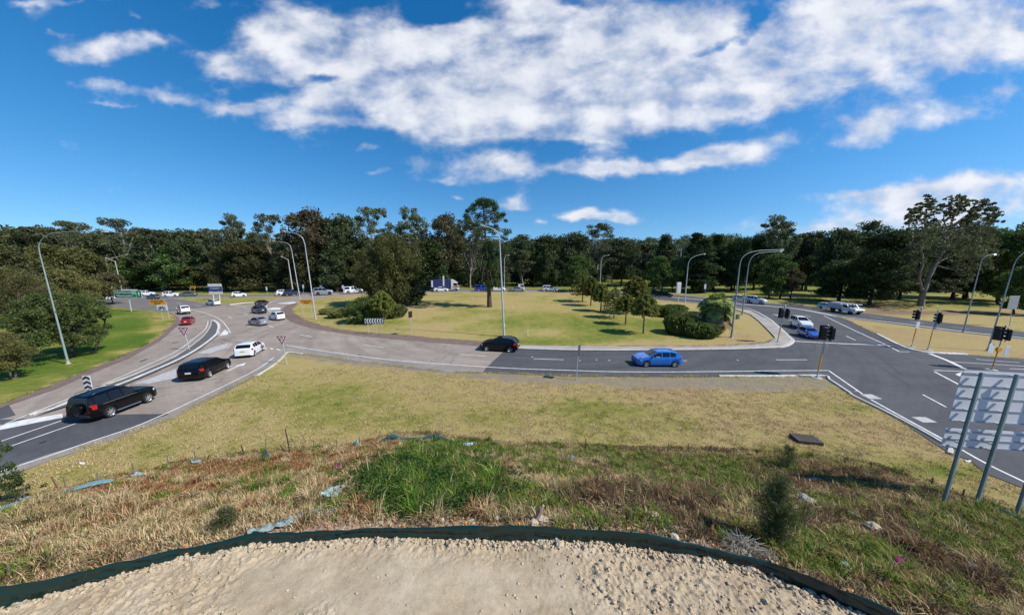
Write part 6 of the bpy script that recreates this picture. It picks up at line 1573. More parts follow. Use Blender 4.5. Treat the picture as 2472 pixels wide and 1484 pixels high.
t_ = place('tow_truck', 'white and orange flat tray tow truck behind the silver sedan', 'truck', 1246, 702.0, 0, 1.0); k_ = G(1246, 702).y / F * 41 / 6.4; t_.scale = (k_,) * 3
m = MB(); m.box((-.8, 0, .8), (4.6, 1.9, .2)); m.build('chassis', M_TRIM, t_); m = MB(); m.cbox((-1.2, 0, 1.05), (3.9, 2.2, .16), .03); m.build('tray', mat('tray_tan', (.42, .26, .14), .7), t_)
m = MB(); m.tube([(-1.0, 0, 1.1), (.1, 0, 1.5), (.55, 0, 2.1)], [.14, .16, .1], 8); m.tube([(.55, -.8, 1.1), (.55, -.8, 2.2), (.55, .8, 2.2), (.55, .8, 1.1)], .08, 8); m.build('crane_frame', mat('crane_orange', (.55, .12, .02), .5), t_)
cab(t_, .8, 2.3, 2.0, .8, 1.75, P_WHITE, None, .35); wheels(t_, [(2.2, -.9), (2.2, .9), (-1.7, -.9), (-1.7, .9)], .42)
# white work truck with an alloy box body and ladders on its roof
g1, g2 = G(2010.5, 752, .03), G(2052, 758.5, .03)
t_ = thing('work_truck', 'white tray back work truck with a grey box and a long roof load', 'truck', (0, 0, 0)); dv = g2 - g1; yw = math.atan2(dv.y, dv.x); sc_ = dv.length / 3.08
t_.rotation_euler = (0, 0, yw); t_.scale = (sc_,) * 3; nrm = Vector((-math.sin(yw), math.cos(yw), 0)); t_.location = g1 + dv * .5 + nrm * .75 * sc_
m = MB(); prof = [(.0, .55), (2.25, .45), (2.45, .55), (2.47, .95), (2.35, 1.05), (1.45, 1.20), (.95, 1.70), (.75, 1.78), (.1, 1.78), (0, 1.72)]
m.prism([(q_[0], -.9, q_[1]) for q_ in prof], (0, 1.8, 0)); m.build('cab', P_WHITE, t_)
for g in (1, -1):
    m = MB(); m.prism([(.25, g * .908, 1.2), (1.28, g * .908, 1.2), (.86, g * .908, 1.66), (.28, g * .908, 1.68)], (0, .01 * g, 0)); m.build('side_window', M_GLASS, t_)
    m = MB(); m.cbox((2.44, g * .66, .86), (.08, .36, .16), .03); m.build('headlight', M_HEAD, t_); m = MB(); m.cbox((1.2, g * 1.02, 1.25), (.1, .18, .16), .03); m.build('mirror', P_WHITE, t_)
m = MB(); m.prism([(1.42, -.78, 1.235), (1.42, .78, 1.235), (.98, .72, 1.70), (.98, -.72, 1.70)], (.02, 0, .015)); m.build('windscreen', M_GLASS, t_)
m = MB(); m.cbox((2.46, 0, .62), (.06, 1.1, .28), .02); m.build('grille', M_TRIM, t_)
m = MB(); m.cbox((-1.35, 0, 1.25), (2.5, 1.85, 1.0), .04); m.build('box_body', mat('alloy_box', (.42, .46, .52), .45, metal=.3, var=.1), t_); m = MB(); m.box((-.6, 0, .62), (3.6, 1.0, .2)); m.build('chassis', M_TRIM, t_)
m = MB(); m.cbox((.1, -.35, 1.92), (5.0, .35, .08), .02); m.cbox((.0, .3, 1.92), (4.6, .35, .08), .02); o = m.build('ladder', mat('pale_load', (.55, .58, .58), .5), t_)
wheels(t_, [(1.54, -.76), (1.54, .76), (-1.54, -.76), (-1.54, .76)], .36, M_RIMD)
# ------------------------------------------------------------------ foreground: the dirt mound, the silt fence, weeds and litter
def fcol(name, stops, attr='tone', transl=0.2):
    m = bpy.data.materials.new(name); m.use_nodes = True; t = m.node_tree; t.nodes.clear(); o = N(t, 'ShaderNodeOutputMaterial')
    a = N(t, 'ShaderNodeAttribute', attribute_name=attr).outputs['Fac']; g = N(t, 'ShaderNodeNewGeometry')
    f = mth(t, 'MULTIPLY_ADD', mth(t, 'SUBTRACT', g.outputs['Random Per Island'], 0.5), 0.16, a)
    c = ramp(t, f, stops)
    s = N(t, 'ShaderNodeVectorMath', operation='SCALE'); L(t, c, s.inputs[0]); w_ = N(t, 'ShaderNodeTexWhiteNoise', noise_dimensions='1D'); L(t, g.outputs['Random Per Island'], w_.inputs['W'])
    L(t, mth(t, 'MULTIPLY_ADD', w_.outputs['Value'], 0.8, 0.6), s.inputs['Scale'])
    d = N(t, 'ShaderNodeBsdfDiffuse'); tr = N(t, 'ShaderNodeBsdfTranslucent'); ms = N(t, 'ShaderNodeMixShader', inp={0: transl})
    L(t, s.outputs[0], d.inputs[0]); L(t, s.outputs[0], tr.inputs[0]); L(t, d.outputs[0], ms.inputs[1]); L(t, tr.outputs[0], ms.inputs[2]); L(t, ms.outputs[0], o.inputs[0]); return m
# ---- dirt mound sheet
sx = np.arange(-12.5, 9.5, 0.022); sdv = np.arange(-1.25, 5.0, 0.022)
SX, SD = np.meshgrid(sx, sdv); mx_, md = SX.ravel(), SD.ravel(); my = fen_y(mx_) - md
mz = zg(mx_, my)
rough = sstep(0.40, 0.62, fbm(mx_ * 0.45 + 3, my * 0.8, 3, 91)) ; rough = np.maximum(rough, np.exp(-((md - .1) / .35) ** 2)); rough = np.maximum(rough, (md < 0) * .9)
rough = np.maximum(rough, sstep(-0.5, 3.5, mx_) * 0.75)
lump = np.maximum(0, fbm(mx_ * 6, my * 6, 4, 21, .62) - 0.50); lump2 = np.maximum(0, fbm(mx_ * 13, my * 13, 3, 22, .65) - 0.50)
disp = 0.09 * (fbm(mx_ * 1.2, my * 1.6, 3, 23) - .5) + rough * (0.14 * lump + 0.20 * lump2) + 0.024 * (fbm(mx_ * 17, my * 17, 2, 24) - .5) * (0.25 + rough)
disp += 0.016 * np.sin(my * 9 + mx_ * 1.5 + 3 * fbm(mx_, my, 2, 9)) * (1 - rough) * 0.35
disp += 0.03 * np.exp(-((md - .10) / .14) ** 2) * (fbm(mx_ * 4, my * 0 + 1, 3, 28) - .35)
disp *= np.clip((md + 1.25) / .4, 0, 1)
edge = np.clip((md + 1.25) / .25, 0, 1)
mz = mz + disp - 0.03 * (1 - edge)
i_ = np.arange(len(mx_)).reshape(SX.shape)
q_ = np.stack([i_[:-1, :-1].ravel(), i_[1:, :-1].ravel(), i_[1:, 1:].ravel(), i_[:-1, 1:].ravel()], 1)
dm = np_mesh('dirt_mound', np.stack([mx_, my, mz], 1), quads=q_, smooth=True)
vattr(dm, 'outer', np.clip(-md * 2.2 + .3 * fbm(mx_ * 3, my * 3, 2, 4), 0, 1)); vattr(dm, 'damp', sstep(.45, .75, fbm(mx_ * .55 + 7, my * .9, 3, 95)) * sstep(-1, 4, mx_))
md_m = bpy.data.materials.new('pale_dirt'); md_m.use_nodes = True; t = md_m.node_tree; bs = t.nodes['Principled BSDF']; geo = N(t, 'ShaderNodeNewGeometry'); P = geo.outputs['Position']
na = noise3(t, P, 1.3, 5, 0.65); nb = noise3(t, P, 9.0, 6, 0.7); nc = noise3(t, P, 60.0, 3, 0.7)
f = mth(t, 'ADD', mth(t, 'MULTIPLY', na.outputs[0], .55), mth(t, 'MULTIPLY', nb.outputs[0], .45))
c = ramp(t, f, [(0.32, (0.33, 0.245, 0.155)), (0.5, (0.45, 0.36, 0.24)), (0.68, (0.55, 0.46, 0.33))])
c = over(c, ramp(t, f, [(0.35, (0.225, 0.145, 0.098)), (0.65, (0.36, 0.25, 0.175))]), att('outer'))
c = over(c, ramp(t, f, [(0.35, (0.27, 0.185, 0.122)), (0.65, (0.42, 0.31, 0.22))]), att('damp'))
mrr = N(t, 'ShaderNodeMapRange', inp={1: .25, 2: .75, 3: .82, 4: 1.14}); L(t, nc.outputs[0], mrr.inputs[0]); s_ = N(t, 'ShaderNodeVectorMath', operation='SCALE'); L(t, c, s_.inputs[0]); L(t, mrr.outputs[0], s_.inputs['Scale'])
L(t, s_.outputs[0], bs.inputs['Base Color']); bs.inputs['Roughness'].default_value = .95; bs.inputs['Specular IOR Level'].default_value = .1
bp = N(t, 'ShaderNodeBump', inp={'Strength': .7, 'Distance': .02}); L(t, mth(t, 'ADD', nb.outputs[0], nc.outputs[0]), bp.inputs['Height']); L(t, bp.outputs[0], bs.inputs['Normal'])
tag(addmesh('dirt_mound', dm, md_m), 'pale clodded dirt on top of the bank in front of the camera', None, None, 'structure')
def dirt_z(x, y):
    """height of the dirt sheet, by its nearest vertex"""
    d_ = fen_y(x) - y; ix = np.clip(np.round((x - sx[0]) / 0.022), 0, len(sx) - 1).astype(int); iy = np.clip(np.round((d_ - sdv[0]) / 0.022), 0, len(sdv) - 1).astype(int)
    return mz.reshape(SX.shape)[iy, ix]
# ---- clods: uncountable, one object
bm = bmesh.new(); bmesh.ops.create_icosphere(bm, subdivisions=1, radius=1); IV = np.array([tuple(v_.co) for v_ in bm.verts]); IF = np.array([[v_.index for v_ in f.verts] for f in bm.faces]); bm.free()
def rocks(n, xs, ys, zs, size, rng, flat=.75):
    V = IV[None] * (1 + .38 * rng.normal(size=(n, len(IV), 1)).clip(-1.4, 1.4)); V = V * (size[:, None, None] * (0.75 + .5 * rng.random((n, 1, 3)))) * np.array([1, 1, flat])
    a = rng.random(n) * 6.283; ca, sa = np.cos(a)[:, None], np.sin(a)[:, None]
    X_, Y_ = V[..., 0] * ca - V[..., 1] * sa, V[..., 0] * sa + V[..., 1] * ca
    V = np.stack([X_ + xs[:, None], Y_ + ys[:, None], V[..., 2] + zs[:, None]], -1)
    return V.reshape(-1, 3), (IF[None] + (np.arange(n) * len(IV))[:, None, None]).reshape(-1, 3)
rng = np.random.default_rng(12)
n = 42000; cx_ = rng.uniform(-12, 8.5, n); cd = np.where(rng.random(n) < .12, np.abs(rng.normal(0.02, .09, n)), np.where(rng.random(n) < .3, rng.uniform(-1.0, 0, n), rng.uniform(0, 4.6, n)))
cy_ = fen_y(cx_) - cd
keep = (rng.random(n) < (0.22 + 0.8 * sstep(.42, .6, fbm(cx_ * .45 + 3, cy_ * .8, 3, 91)) + .15 * sstep(-1, 3, cx_))) | (cd < .25)
cx_, cy_, cd = cx_[keep], cy_[keep], cd[keep]; n = len(cx_)
sz = 0.004 + (0.020 + .014 * sstep(-1.5, 2, cx_)) * rng.random(n) ** 6; sz = np.where((cd > 0) & (cd < .25), 0.008 + 0.036 * rng.random(n) ** 4, sz)
v_, f_ = rocks(n, cx_, cy_, dirt_z(cx_, cy_) + sz * .25, sz, rng); rm = np_mesh('dirt_clods', v_, tris=f_)
M_CLOD = mat('dirt_clod', (0.46, 0.375, 0.26), .95, var=.35, vscale=9, bump=.4, bscale=50)
tag(addmesh('dirt_clods', rm, M_CLOD), 'loose clods of pale dirt along the silt fence', 'dirt', None, 'stuff')
# ---- black silt fence
def interp_d(pts, xq): p_ = np.array(pts); return np.interp(xq, p_[:, 0], p_[:, 1])
mb = MB(); cols = []
xq = np.concatenate([np.linspace(-60, 2300, 420)])
prev = None; V = []; nrow = 11
hts = []
for k, xd in enumerate(xq):
    bpt = G(xd, interp_d(FEN_D, xd), CREST); tpt = atY(xd, interp_d(TOP_D, xd), bpt.y); h = max(.25, tpt.z - CREST); hts.append((bpt, h))
for k, (bpt, h) in enumerate(hts):
    d_ = (hts[min(k + 1, len(hts) - 1)][0] - hts[max(k - 1, 0)][0]).normalized(); nr = Vector((-d_.y, d_.x, 0)); s_ = k * .055
    for j in range(nrow):
        f = j / (nrow - 1); bulge = .045 * math.sin(f * 3.1) * (vnoise(np.array([s_ * 1.2]), np.array([3.0]))[0] - .2) + .030 * (vnoise(np.array([s_ * 5]), np.array([f * 4.0]))[0] - .5) + .018 * math.sin(f * 15 + vnoise(np.array([s_ * .7]), np.array([1.0]))[0] * 9)
        sag = 0.02 * math.sin(s_ * 2.1) * f
        p = bpt - nr * bulge; V.append((p.x, p.y, CREST - .10 + (h + .10) * f + sag))
nk = len(hts); Q = [(k * nrow + j, (k + 1) * nrow + j, (k + 1) * nrow + j + 1, k * nrow + j + 1) for k in range(nk - 1) for j in range(nrow - 1)]
V2 = V + [(a_[0], a_[1] + .008, a_[2]) for a_ in V]; off = len(V)
Q2 = Q + [tuple(i + off for i in q[::-1]) for q in Q] + [(k * nrow + nrow - 1, (k + 1) * nrow + nrow - 1, (k + 1) * nrow + nrow - 1 + off, k * nrow + nrow - 1 + off) for k in range(nk - 1)]
o = thing('silt_fence', 'long low black plastic silt fence along the top of the dirt', 'silt fence', hts[nk // 2][0])
me = bpy.data.meshes.new('silt_fence_film'); me.from_pydata([tuple(Vector(q) - o.location) for q in V2], [], Q2); me.polygons.foreach_set('use_smooth', [True] * len(me.polygons)); me.update()
M_FILM = mat('silt_film', (0.007, 0.026, 0.022), .30, spec=.45, bump=.25, bscale=9); addmesh('film', me, M_FILM, o)
M_TEAL = mat('faded_teal_cloth', (0.16, 0.34, 0.37), .8, var=.25, vscale=6); M_TEALG = mat('muddy_teal_cloth', (0.25, 0.33, 0.32), .85, var=.3, vscale=5); M_CYAN = mat('pale_blue_cloth', (0.36, 0.58, 0.64), .7, var=.2, vscale=8)
def strip(name, dpath, wd, m, seed, parent=None, label=None, cat=None, hgt=.06, group=None, onz=None):
    """a crumpled length of cloth lying along a D path; wd is its width in D units, upward in the picture"""
    rng = np.random.default_rng(seed); path = smooth_path([Vector((q[0], q[1], 0)) for q in dpath], 8); V = []; n_ = len(path); r_ = 6
    for i, p in enumerate(path):
        w2 = (wd if isinstance(wd, (int, float)) else float(np.interp(i / (n_ - 1), np.linspace(0, 1, len(wd)), wd)))
        for j in range(r_):
            q = on(p.x + rng.normal() * 1.2, p.y - w2 * j / (r_ - 1)); z_ = hgt * (.35 + .9 * rng.random()) * (1 if 0 < j < r_ - 1 else .5)
            if onz is not None: z_ += float(dirt_z(np.array([q.x]), np.array([q.y]))[0]) - q.z if -1.2 < float(fen_y(q.x)) - q.y < 4.9 else 0
            V.append((q.x, q.y, q.z + z_ + (.09 if onz is None and cat == 'cloth' else 0)))
    o = Vector(V[len(V) // 2]); me = bpy.data.meshes.new(name)
    nV = len(V); V2 = [tuple(Vector(q) - o) for q in V] + [tuple(Vector(q) - o - Vector((0, 0, .012))) for q in V]
    Q = [(i * r_ + j, (i + 1) * r_ + j, (i + 1) * r_ + j + 1, i * r_ + j + 1) for i in range(n_ - 1) for j in range(r_ - 1)]
    me.from_pydata(V2, [], Q + [tuple(k + nV for k in q[::-1]) for q in Q]); me.polygons.foreach_set('use_smooth', [True] * len(me.polygons)); me.update()
    ob = addmesh(name, me, m); ob.location = o; tag(ob, label, cat, group)
    return ob
for k, (a_, b_) in enumerate((((1120,1304),(1236,1307)),((1290,1309),(1362,1309)),((1466,1313),(1486,1316)),((1608,1332),(1636,1338)),((1672,1343),(1722,1351)),((1880,1399),(1960,1433)),((15,1468),(70,1452)))):
    mx2 = ((a_[0] + b_[0]) / 2, (a_[1] + b_[1]) / 2 + 1)
    f_ = strip('fence_flap', [a_, mx2, b_], 7, M_TEAL, 100 + k, hgt=.03, onz=1); wl = f_.location.copy(); f_.parent = o; f_.location = wl - o.location
# pegs behind the silt fence
PEGM = mat('orange_peg', (0.50, 0.22, 0.07), .85, var=.2, vscale=5); STK = mat('weathered_stake', (0.19, 0.165, 0.13), .95, var=.3, vscale=6); RUSTS = mat('rusty_stake', (0.16, 0.085, 0.05), .9); STKD = mat('dark_stake', (0.045, 0.04, 0.035), .9)
def stake(dx, dy, h, label, m, group, name='timber_stake', cat='stake', w_=.04, lean=0.0, dz=0.0):
    b = on(dx, dy); tp_ = atY(dx + lean, dy - h, b.y); v2 = tp_ - b
    z0 = float(dirt_z(np.array([b.x]), np.array([b.y]))[0]) - b.z if -1.2 < float(fen_y(b.x)) - b.y < 4.9 else 0
    mb = MB(); n_ = 4; pts = [Vector((0, 0, -.15 + z0)), v2 * .5, v2, v2 + v2.normalized() * .012]
    mb.tube(pts, [w_ * .75, w_ * .72, w_ * .7, w_ * .3], 4); o = mb.build(name, m); o.location = b; return tag(o, label, cat, group)
for (dx, dy) in ((438,1329),(628,1300),(793,1284),(973,1279),(1123,1274),(1254,1275),(1384,1280),(1550,1295),(1727,1325),(1884,1376),(2062,1440),(10,1425)):
    bpt = G(dx, interp_d(FEN_D, dx), CREST); b = Vector((bpt.x, bpt.y + .10, CREST - .05)); hh = atY(dx, interp_d(TOP_D, dx) - (11 if dx > 20 else 6), b.y).z - b.z
    mb = MB(); mb.cbox((0, 0, hh / 2 - .1), (.055, .035, hh + .2), .006); o = mb.build('fence_peg', PEGM); o.location = b; o.rotation_euler = (random.uniform(-.06, .06), random.uniform(-.06, .06), random.uniform(0, 1))
    tag(o, 'orange timber peg poking up behind the black silt fence', 'peg', 'orange pegs behind the silt fence')
SG = 'timber stakes along the foot of the bank'
for a_ in ((57,1211,36,'grey stake at the far left with teal cloth at its foot',STK,0),(148,1192,42,'thin rusty leaning rod at left between two grey stakes',RUSTS,-24),(161,1186,36,'pale grey stake right of the thin rusty rod',STK,-8),(237,1165,26,'grey stake above the long teal strip',STK,-3),(325,1151,34,'pale stake with a blue scrap at its foot',STK,-6),
           (408,1125,26,'short grey stake left of the wrapped stake foot',STK,-4),(471,1118,30,'grey stake with crumpled cloth round its foot',STK,-2),(590,1097,22,'dark short leaning stake at the edge of the red brown weeds',STKD,-8),(643,1095,36,'grey stake rising from a small tent of cloth',STK,-2),(700,1092,56,'tallest dark stake standing on the mown edge',STKD,-11),
           (690,1092,18,'fallen stick leaning beside the tallest dark stake',STKD,-14),(760,1090,32,'grey stake right of the tallest dark stake',STK,-4),(815,1087,28,'plain grey stake left of the dome of teal cloth',STK,-4),(869,1080,26,'grey stake beside the dome of teal cloth',STK,-1),(950,1058,20,'pale stake at the peak of the sagging teal cloth',STK,0),(1054,1056,18,'dark stake at the right end of the sagging teal cloth',STKD,-2),
           (1273,1084,20,'short grey stake left of the row on the green edge',STK,0),(1317,1084,20,'second short grey stake on the green edge',STK,0),(1366,1086,30,'slim taller grey stake beside the white topped peg',STK,1),(1414,1087,28,'thick dark stake right of the white topped peg',STKD,0),(1512,1091,20,'stake with a scrap of cloth in the middle of the green edge',STK,0),(1562,1091,22,'slim stake near the middle of the green edge',STK,0),
           (1612,1093,24,'slim leaning stake right of the slim pair',STK,2),(1663,1090,20,'doubled grey stake on the green edge',STK,-1),(1718,1095,18,'short stake before the lush grass ends',STK,0),(1771,1102,16,'short stake left of the dark stump stake',STK,0),(1828,1099,13,'dark stump like stake left of the drain grate',STKD,0),(2040,1120,12,'first small dark stake on the brown crest at right',STKD,0),
           (2103,1128,12,'second small dark stake on the brown crest at right',STKD,0),(2176,1145,12,'third small dark stake on the brown crest at right',STKD,0),(2250,1166,13,'small dark stake left of the huge sign posts',STKD,2),(2321,1207,26,'dark stake between the first two huge sign posts',STKD,7),(2399,1229,14,'dark stake between the last two huge sign posts',STKD,1),
           (1367,1250,36,'pale leaning stake behind the rock heap',STK,-10),(1458,1262,32,'dark leaning stake above the silt fence',STK,7),(1524,1265,36,'pale upright stake above the silt fence',STK,-1),(1608,1280,30,'pale stake right of the lone boulder',STK,-1),(1686,1288,26,'pale stake left of the rusty bar',STK,0),
           (1948,1338,14,'short grey stake beside the grey dead branches',STK,0),(2035,1366,20,'leaning grey stake with cloth at right',STK,6),(2114,1406,20,'left one of two crossed dark stakes at lower right',STKD,8),(2128,1408,16,'right one of two crossed dark stakes at lower right',STKD,10),(20,1386,26,'grey stake above the silt fence at lower left',STK,-2),(128,1352,14,'grey lying stick above the silt fence at left',STK,-26)):
    stake(a_[0], a_[1], a_[2], a_[3], a_[4], SG, lean=a_[5], w_=.028 if a_[4] is STK else .034)
# old collapsed silt cloth
OLD = 'torn teal cloth from an old silt fence'
def drape(dtop, dbot, m, label, seed):
    rng = np.random.default_rng(seed); tp_ = smooth_path([Vector((q[0], q[1], 0)) for q in dtop], 6); bt = smooth_path([Vector((q[0], q[1], 0)) for q in dbot], 6); n_ = min(len(tp_), len(bt)); V = []; r_ = 5
    for i in range(n_):
        b = on(bt[i].x, bt[i].y); q = atY(tp_[i].x, tp_[i].y, b.y)
        for j in range(r_): p = b.lerp(q, j / (r_ - 1)); V.append(p + Vector((0, (.03 * rng.normal()) * (j < r_ - 1) - .05 * math.sin(j / 4 * 3.1), 0)))
    o = V[0].copy(); nV = len(V); Vv = [tuple(p - o) for p in V] + [tuple(p - o + Vector((0, .01, 0))) for p in V]; Q = [(i * r_ + j, (i + 1) * r_ + j, (i + 1) * r_ + j + 1, i * r_ + j + 1) for i in range(n_ - 1) for j in range(r_ - 1)]
    me = bpy.data.meshes.new('silt_cloth'); me.from_pydata(Vv, [], Q + [tuple(k + nV for k in q[::-1]) for q in Q]); me.polygons.foreach_set('use_smooth', [True] * len(me.polygons)); me.update(); ob = addmesh('silt_cloth', me, m); ob.location = o; tag(ob, label, 'cloth', OLD)
M_DTEAL = mat('dark_teal_cloth', (0.035, 0.105, 0.115), .6, var=.3, vscale=5)
drape([(911,1066),(930,1056),(949,1047),(973,1055),(1010,1056),(1054,1049),(1090,1064),(1131,1077)], [(911,1068),(930,1066),(949,1064),(973,1063),(1010,1063),(1054,1062),(1090,1069),(1131,1081)], M_DTEAL, 'sagging dark teal cloth strung behind the lush green patch', 1)
drape([(623,1104),(635,1096),(643,1086),(648,1096),(655,1102)], [(622,1106),(634,1107),(643,1107),(649,1106),(656,1104)], M_DTEAL, 'small tent of dark cloth round a grey stake', 2)
drape([(849,1074),(855,1066),(861,1062),(866,1066),(869,1074)], [(849,1077),(855,1078),(861,1078),(866,1077),(869,1076)], M_TEAL, 'dome of teal cloth beside a grey stake', 3)
strip('silt_cloth', [(150,1196),(190,1186),(230,1176),(278,1166)], [10,7,11,5], M_TEAL, 4, label='long flat teal strip on the bank at left', cat='cloth', group=OLD)
strip('silt_cloth', [(-10,1242),(20,1232),(50,1218),(74,1209)], [9,9,14,6], M_TEAL, 5, label='teal strip at the far left edge of the bank', cat='cloth', group=OLD)
strip('silt_cloth', [(322,1156),(334,1154),(345,1152)], [9,10,6], M_CYAN, 6, label='blue scrap at the foot of a pale stake', cat='cloth', group=OLD)
strip('silt_cloth', [(462,1122),(474,1122),(486,1119)], [8,8,5], M_TEALG, 7, label='grey crumpled scrap round a stake foot', cat='cloth', group=OLD)
strip('silt_cloth', [(779,1203),(800,1207),(815,1204),(834,1184)], [6,22,24,8], M_CYAN, 8, label='bright pale blue crumpled sheet above the silt fence', cat='cloth', hgt=.10, group=OLD)
strip('silt_cloth', [(600,1296),(640,1287),(690,1274),(730,1258),(770,1248),(812,1240)], [8,14,16,22,18,10], M_TEALG, 9, label='long muddy grey teal cloth crumpled behind the silt fence', cat='cloth', hgt=.11, group=OLD, onz=1)
strip('silt_cloth', [(1117,1079),(1130,1080),(1142,1076)], [6,7,4], M_CYAN, 10, label='small pale scrap at the end of the sagging cloth', cat='cloth', group=OLD)
strip('silt_cloth', [(2030,1368),(2042,1376),(2052,1386)], [8,8,4], M_TEALG, 11, label='muddy scrap hanging off a leaning stake at right', cat='cloth', group=OLD)
strip('silt_cloth', [(2410,1236),(2440,1250),(2475,1268)], [5,6,6], M_DTEAL, 12, label='dark cloth strip by the huge sign posts', cat='cloth', group=OLD)
strip('litter', [(1952,1160),(1966,1159),(1984,1161)], [5,8,4], M_WHITE, 13, label='white plastic litter in the weeds at right', cat='litter')
strip('litter', [(1916,1226),(1925,1226),(1932,1224)], [6,9,5], M_WHITE, 14, label='small white scrap below the grey slab', cat='litter')
strip('litter', [(192,1120),(198,1121),(205,1120)], [3,4,3], M_WHITE, 15, label='white scrap on the mown grass at left', cat='litter'); strip('litter', [(2330,1115),(2337,1116),(2344,1114)], [3,4,3], M_WHITE, 16, label='white scrap on the grass beside the right road', cat='litter')
# survey flags
def flag(dx, dy, h, m, label, hang=12):
    b = on(dx, dy); tp_ = atY(dx - 2, dy - h, b.y); v2 = tp_ - b; o = thing('survey_flag', label, 'flag', b, 0, 'survey flags in the weeds'); mb = MB(); mb.tube([(0, 0, -.1), v2], .016, 6); mb.build('stake', STK, o)
    s_ = b.y / F; mb = MB(); vs = []
    for i in range(7):
        f = i / 6; w_ = (.05 + .02 * math.sin(f * 7)); vs += [v2 + Vector((-w_ + .03 * math.sin(f * 5), -.02, -f * hang * s_ * 1.3)), v2 + Vector((w_ + .03 * math.sin(f * 5), -.035, -f * hang * s_ * 1.3))]
    mb.add(vs, [(2 * i, 2 * i + 1, 2 * i + 3, 2 * i + 2) for i in range(6)]); mb.add([v_ + Vector((0, .012, 0)) for v_ in vs], [(2 * i, 2 * i + 2, 2 * i + 3, 2 * i + 1) for i in range(6)]); mb.build('ribbon', m, o)
M_PINK = mat('pink_ribbon', (0.80, 0.12, 0.32), .6)
flag(818, 1138, 22, M_PINK, 'pink ribbon on a stake left of the lush green patch', 16); flag(2171, 1374, 34, M_PINK, 'bright pink ribbon tangle in the brown weeds at right', 22); flag(1383, 1124, 28, M_WHITE, 'white ribbon peg in front of the thick dark stake', 14); flag(2346, 1382, 26, mat('pale_ribbon', (.6, .68, .75), .6), 'pale blue ribbon in the weeds at lower right', 18)
# rocks worth naming
def rock(dx, dy, wpx, label, seed, flat=.7, m=None):
    rng = np.random.default_rng(seed); b = on(dx, dy); z0 = b.z
    if -1.2 < float(fen_y(b.x)) - b.y < 4.9: z0 = float(dirt_z(np.array([b.x]), np.array([b.y]))[0])
    bm = bmesh.new(); bmesh.ops.create_icosphere(bm, subdivisions=3, radius=1)
    for v_ in bm.verts:
        c = v_.co; k = 1 + .55 * (float(fbm(np.array([c.x * 1.7 + seed]), np.array([c.y * 1.7 + c.z * 2.1]), 3, seed)[0]) - .5) + .14 * rng.normal() * .5; c *= k; c.z *= flat
    me = bpy.data.meshes.new('rock'); bm.to_mesh(me); bm.free(); o = addmesh('rock', me, m or mat('pale_rock', (0.46, 0.40, 0.32), .95, var=.25, vscale=7, bump=.5, bscale=25)); s_ = wpx * b.y / F / 2; o.scale = (s_, s_, s_); o.location = (b.x, b.y, z0 + s_ * flat * .35); o.rotation_euler = (0, 0, seed); tag(o, label, 'rock', 'pale rocks on the bank')
M_SLAB = mat('grey_slab', (0.33, 0.32, 0.31), .9, var=.2, vscale=6)
for k, a_ in enumerate(((927,1229,26,'pale rock below the lush green patch'),(1054,1250,17,'pale round rock at the lower edge of the green patch'),(918,1263,16,'small pale rock left of the silt fence pegs'),(1066,1257,16,'pale rock touching the right of another small one'),(1200,1255,16,'upright pale rock above the silt fence'),
        (1140,1262,18,'rock in the crumbly heap left of the upright rock'),(1310,1262,32,'biggest rock of the heap with the dry root'),(1290,1268,24,'lower rock of the heap with the dry root'),(1577,1250,32,'lone clay boulder with grass on it above the fence'),(1550,1290,18,'small rock near the lone boulder'),(1628,1300,22,'rock at the foot of a dry tuft'),(1800,1340,26,'pale rock leaning by the silt fence at right'),
        (1948,1212,40,'grey broken slab in the weeds at right'),(2018,1222,16,'pale rock right of the grey slab'),(2062,1244,26,'flat tan rock on the brown weeds'),(2110,1276,30,'wide clay lump in the dark brown weeds'),(1350,1322,22,'large clod inside the fence near the middle'),(1812,1372,30,'large clod against the inside of the fence at right'),(1952,1428,26,'big clod inside the lower right of the fence'),(2053,1462,24,'last big clod inside the fence at lower right'))):
    rock(a_[0], a_[1], a_[2], a_[3], 50 + k, .55 if 'slab' in a_[3] or 'flat' in a_[3] else .75, M_SLAB if 'slab' in a_[3] else (M_CLOD if 'clod' in a_[3] or 'clay' in a_[3] else None))
# dry root, rusty bar, dead branches
b = on(1300, 1262); o = thing('dry_root', 'dry pale root sticking out of the rock heap', 'root', b); mb = MB(); q = lambda x_, y_: atY(x_, y_, b.y) - b
mb.tube([q(1300,1268), q(1296,1246), q(1306,1228), q(1312,1219)], [.09, .08, .06, .03], 7); mb.tube([q(1297,1250), q(1288,1232), q(1281,1221)], [.05, .035, .015], 6); mb.tube([q(1303,1234), q(1304,1222)], [.03, .012], 5); mb.build('stem', mat('dry_root_bark', (0.36, 0.27, 0.18), .95, var=.25), o)
b = on(1720, 1290); q = lambda x_, y_: on(x_, y_) - b + Vector((0, 0, .16)); o = thing('rusty_bar', 'bent rusty steel bar lying by the grey dead branches', 'bar', b); mb = MB(); mb.tube([q(1720,1274), q(1745,1277), q(1775,1284), q(1804,1290)], .022, 6); mb.tube([q(1722,1275), q(1716,1293)], .03, 6); mb.build('bar', mat('rust', (0.30, 0.085, 0.035), .9, var=.3), o)
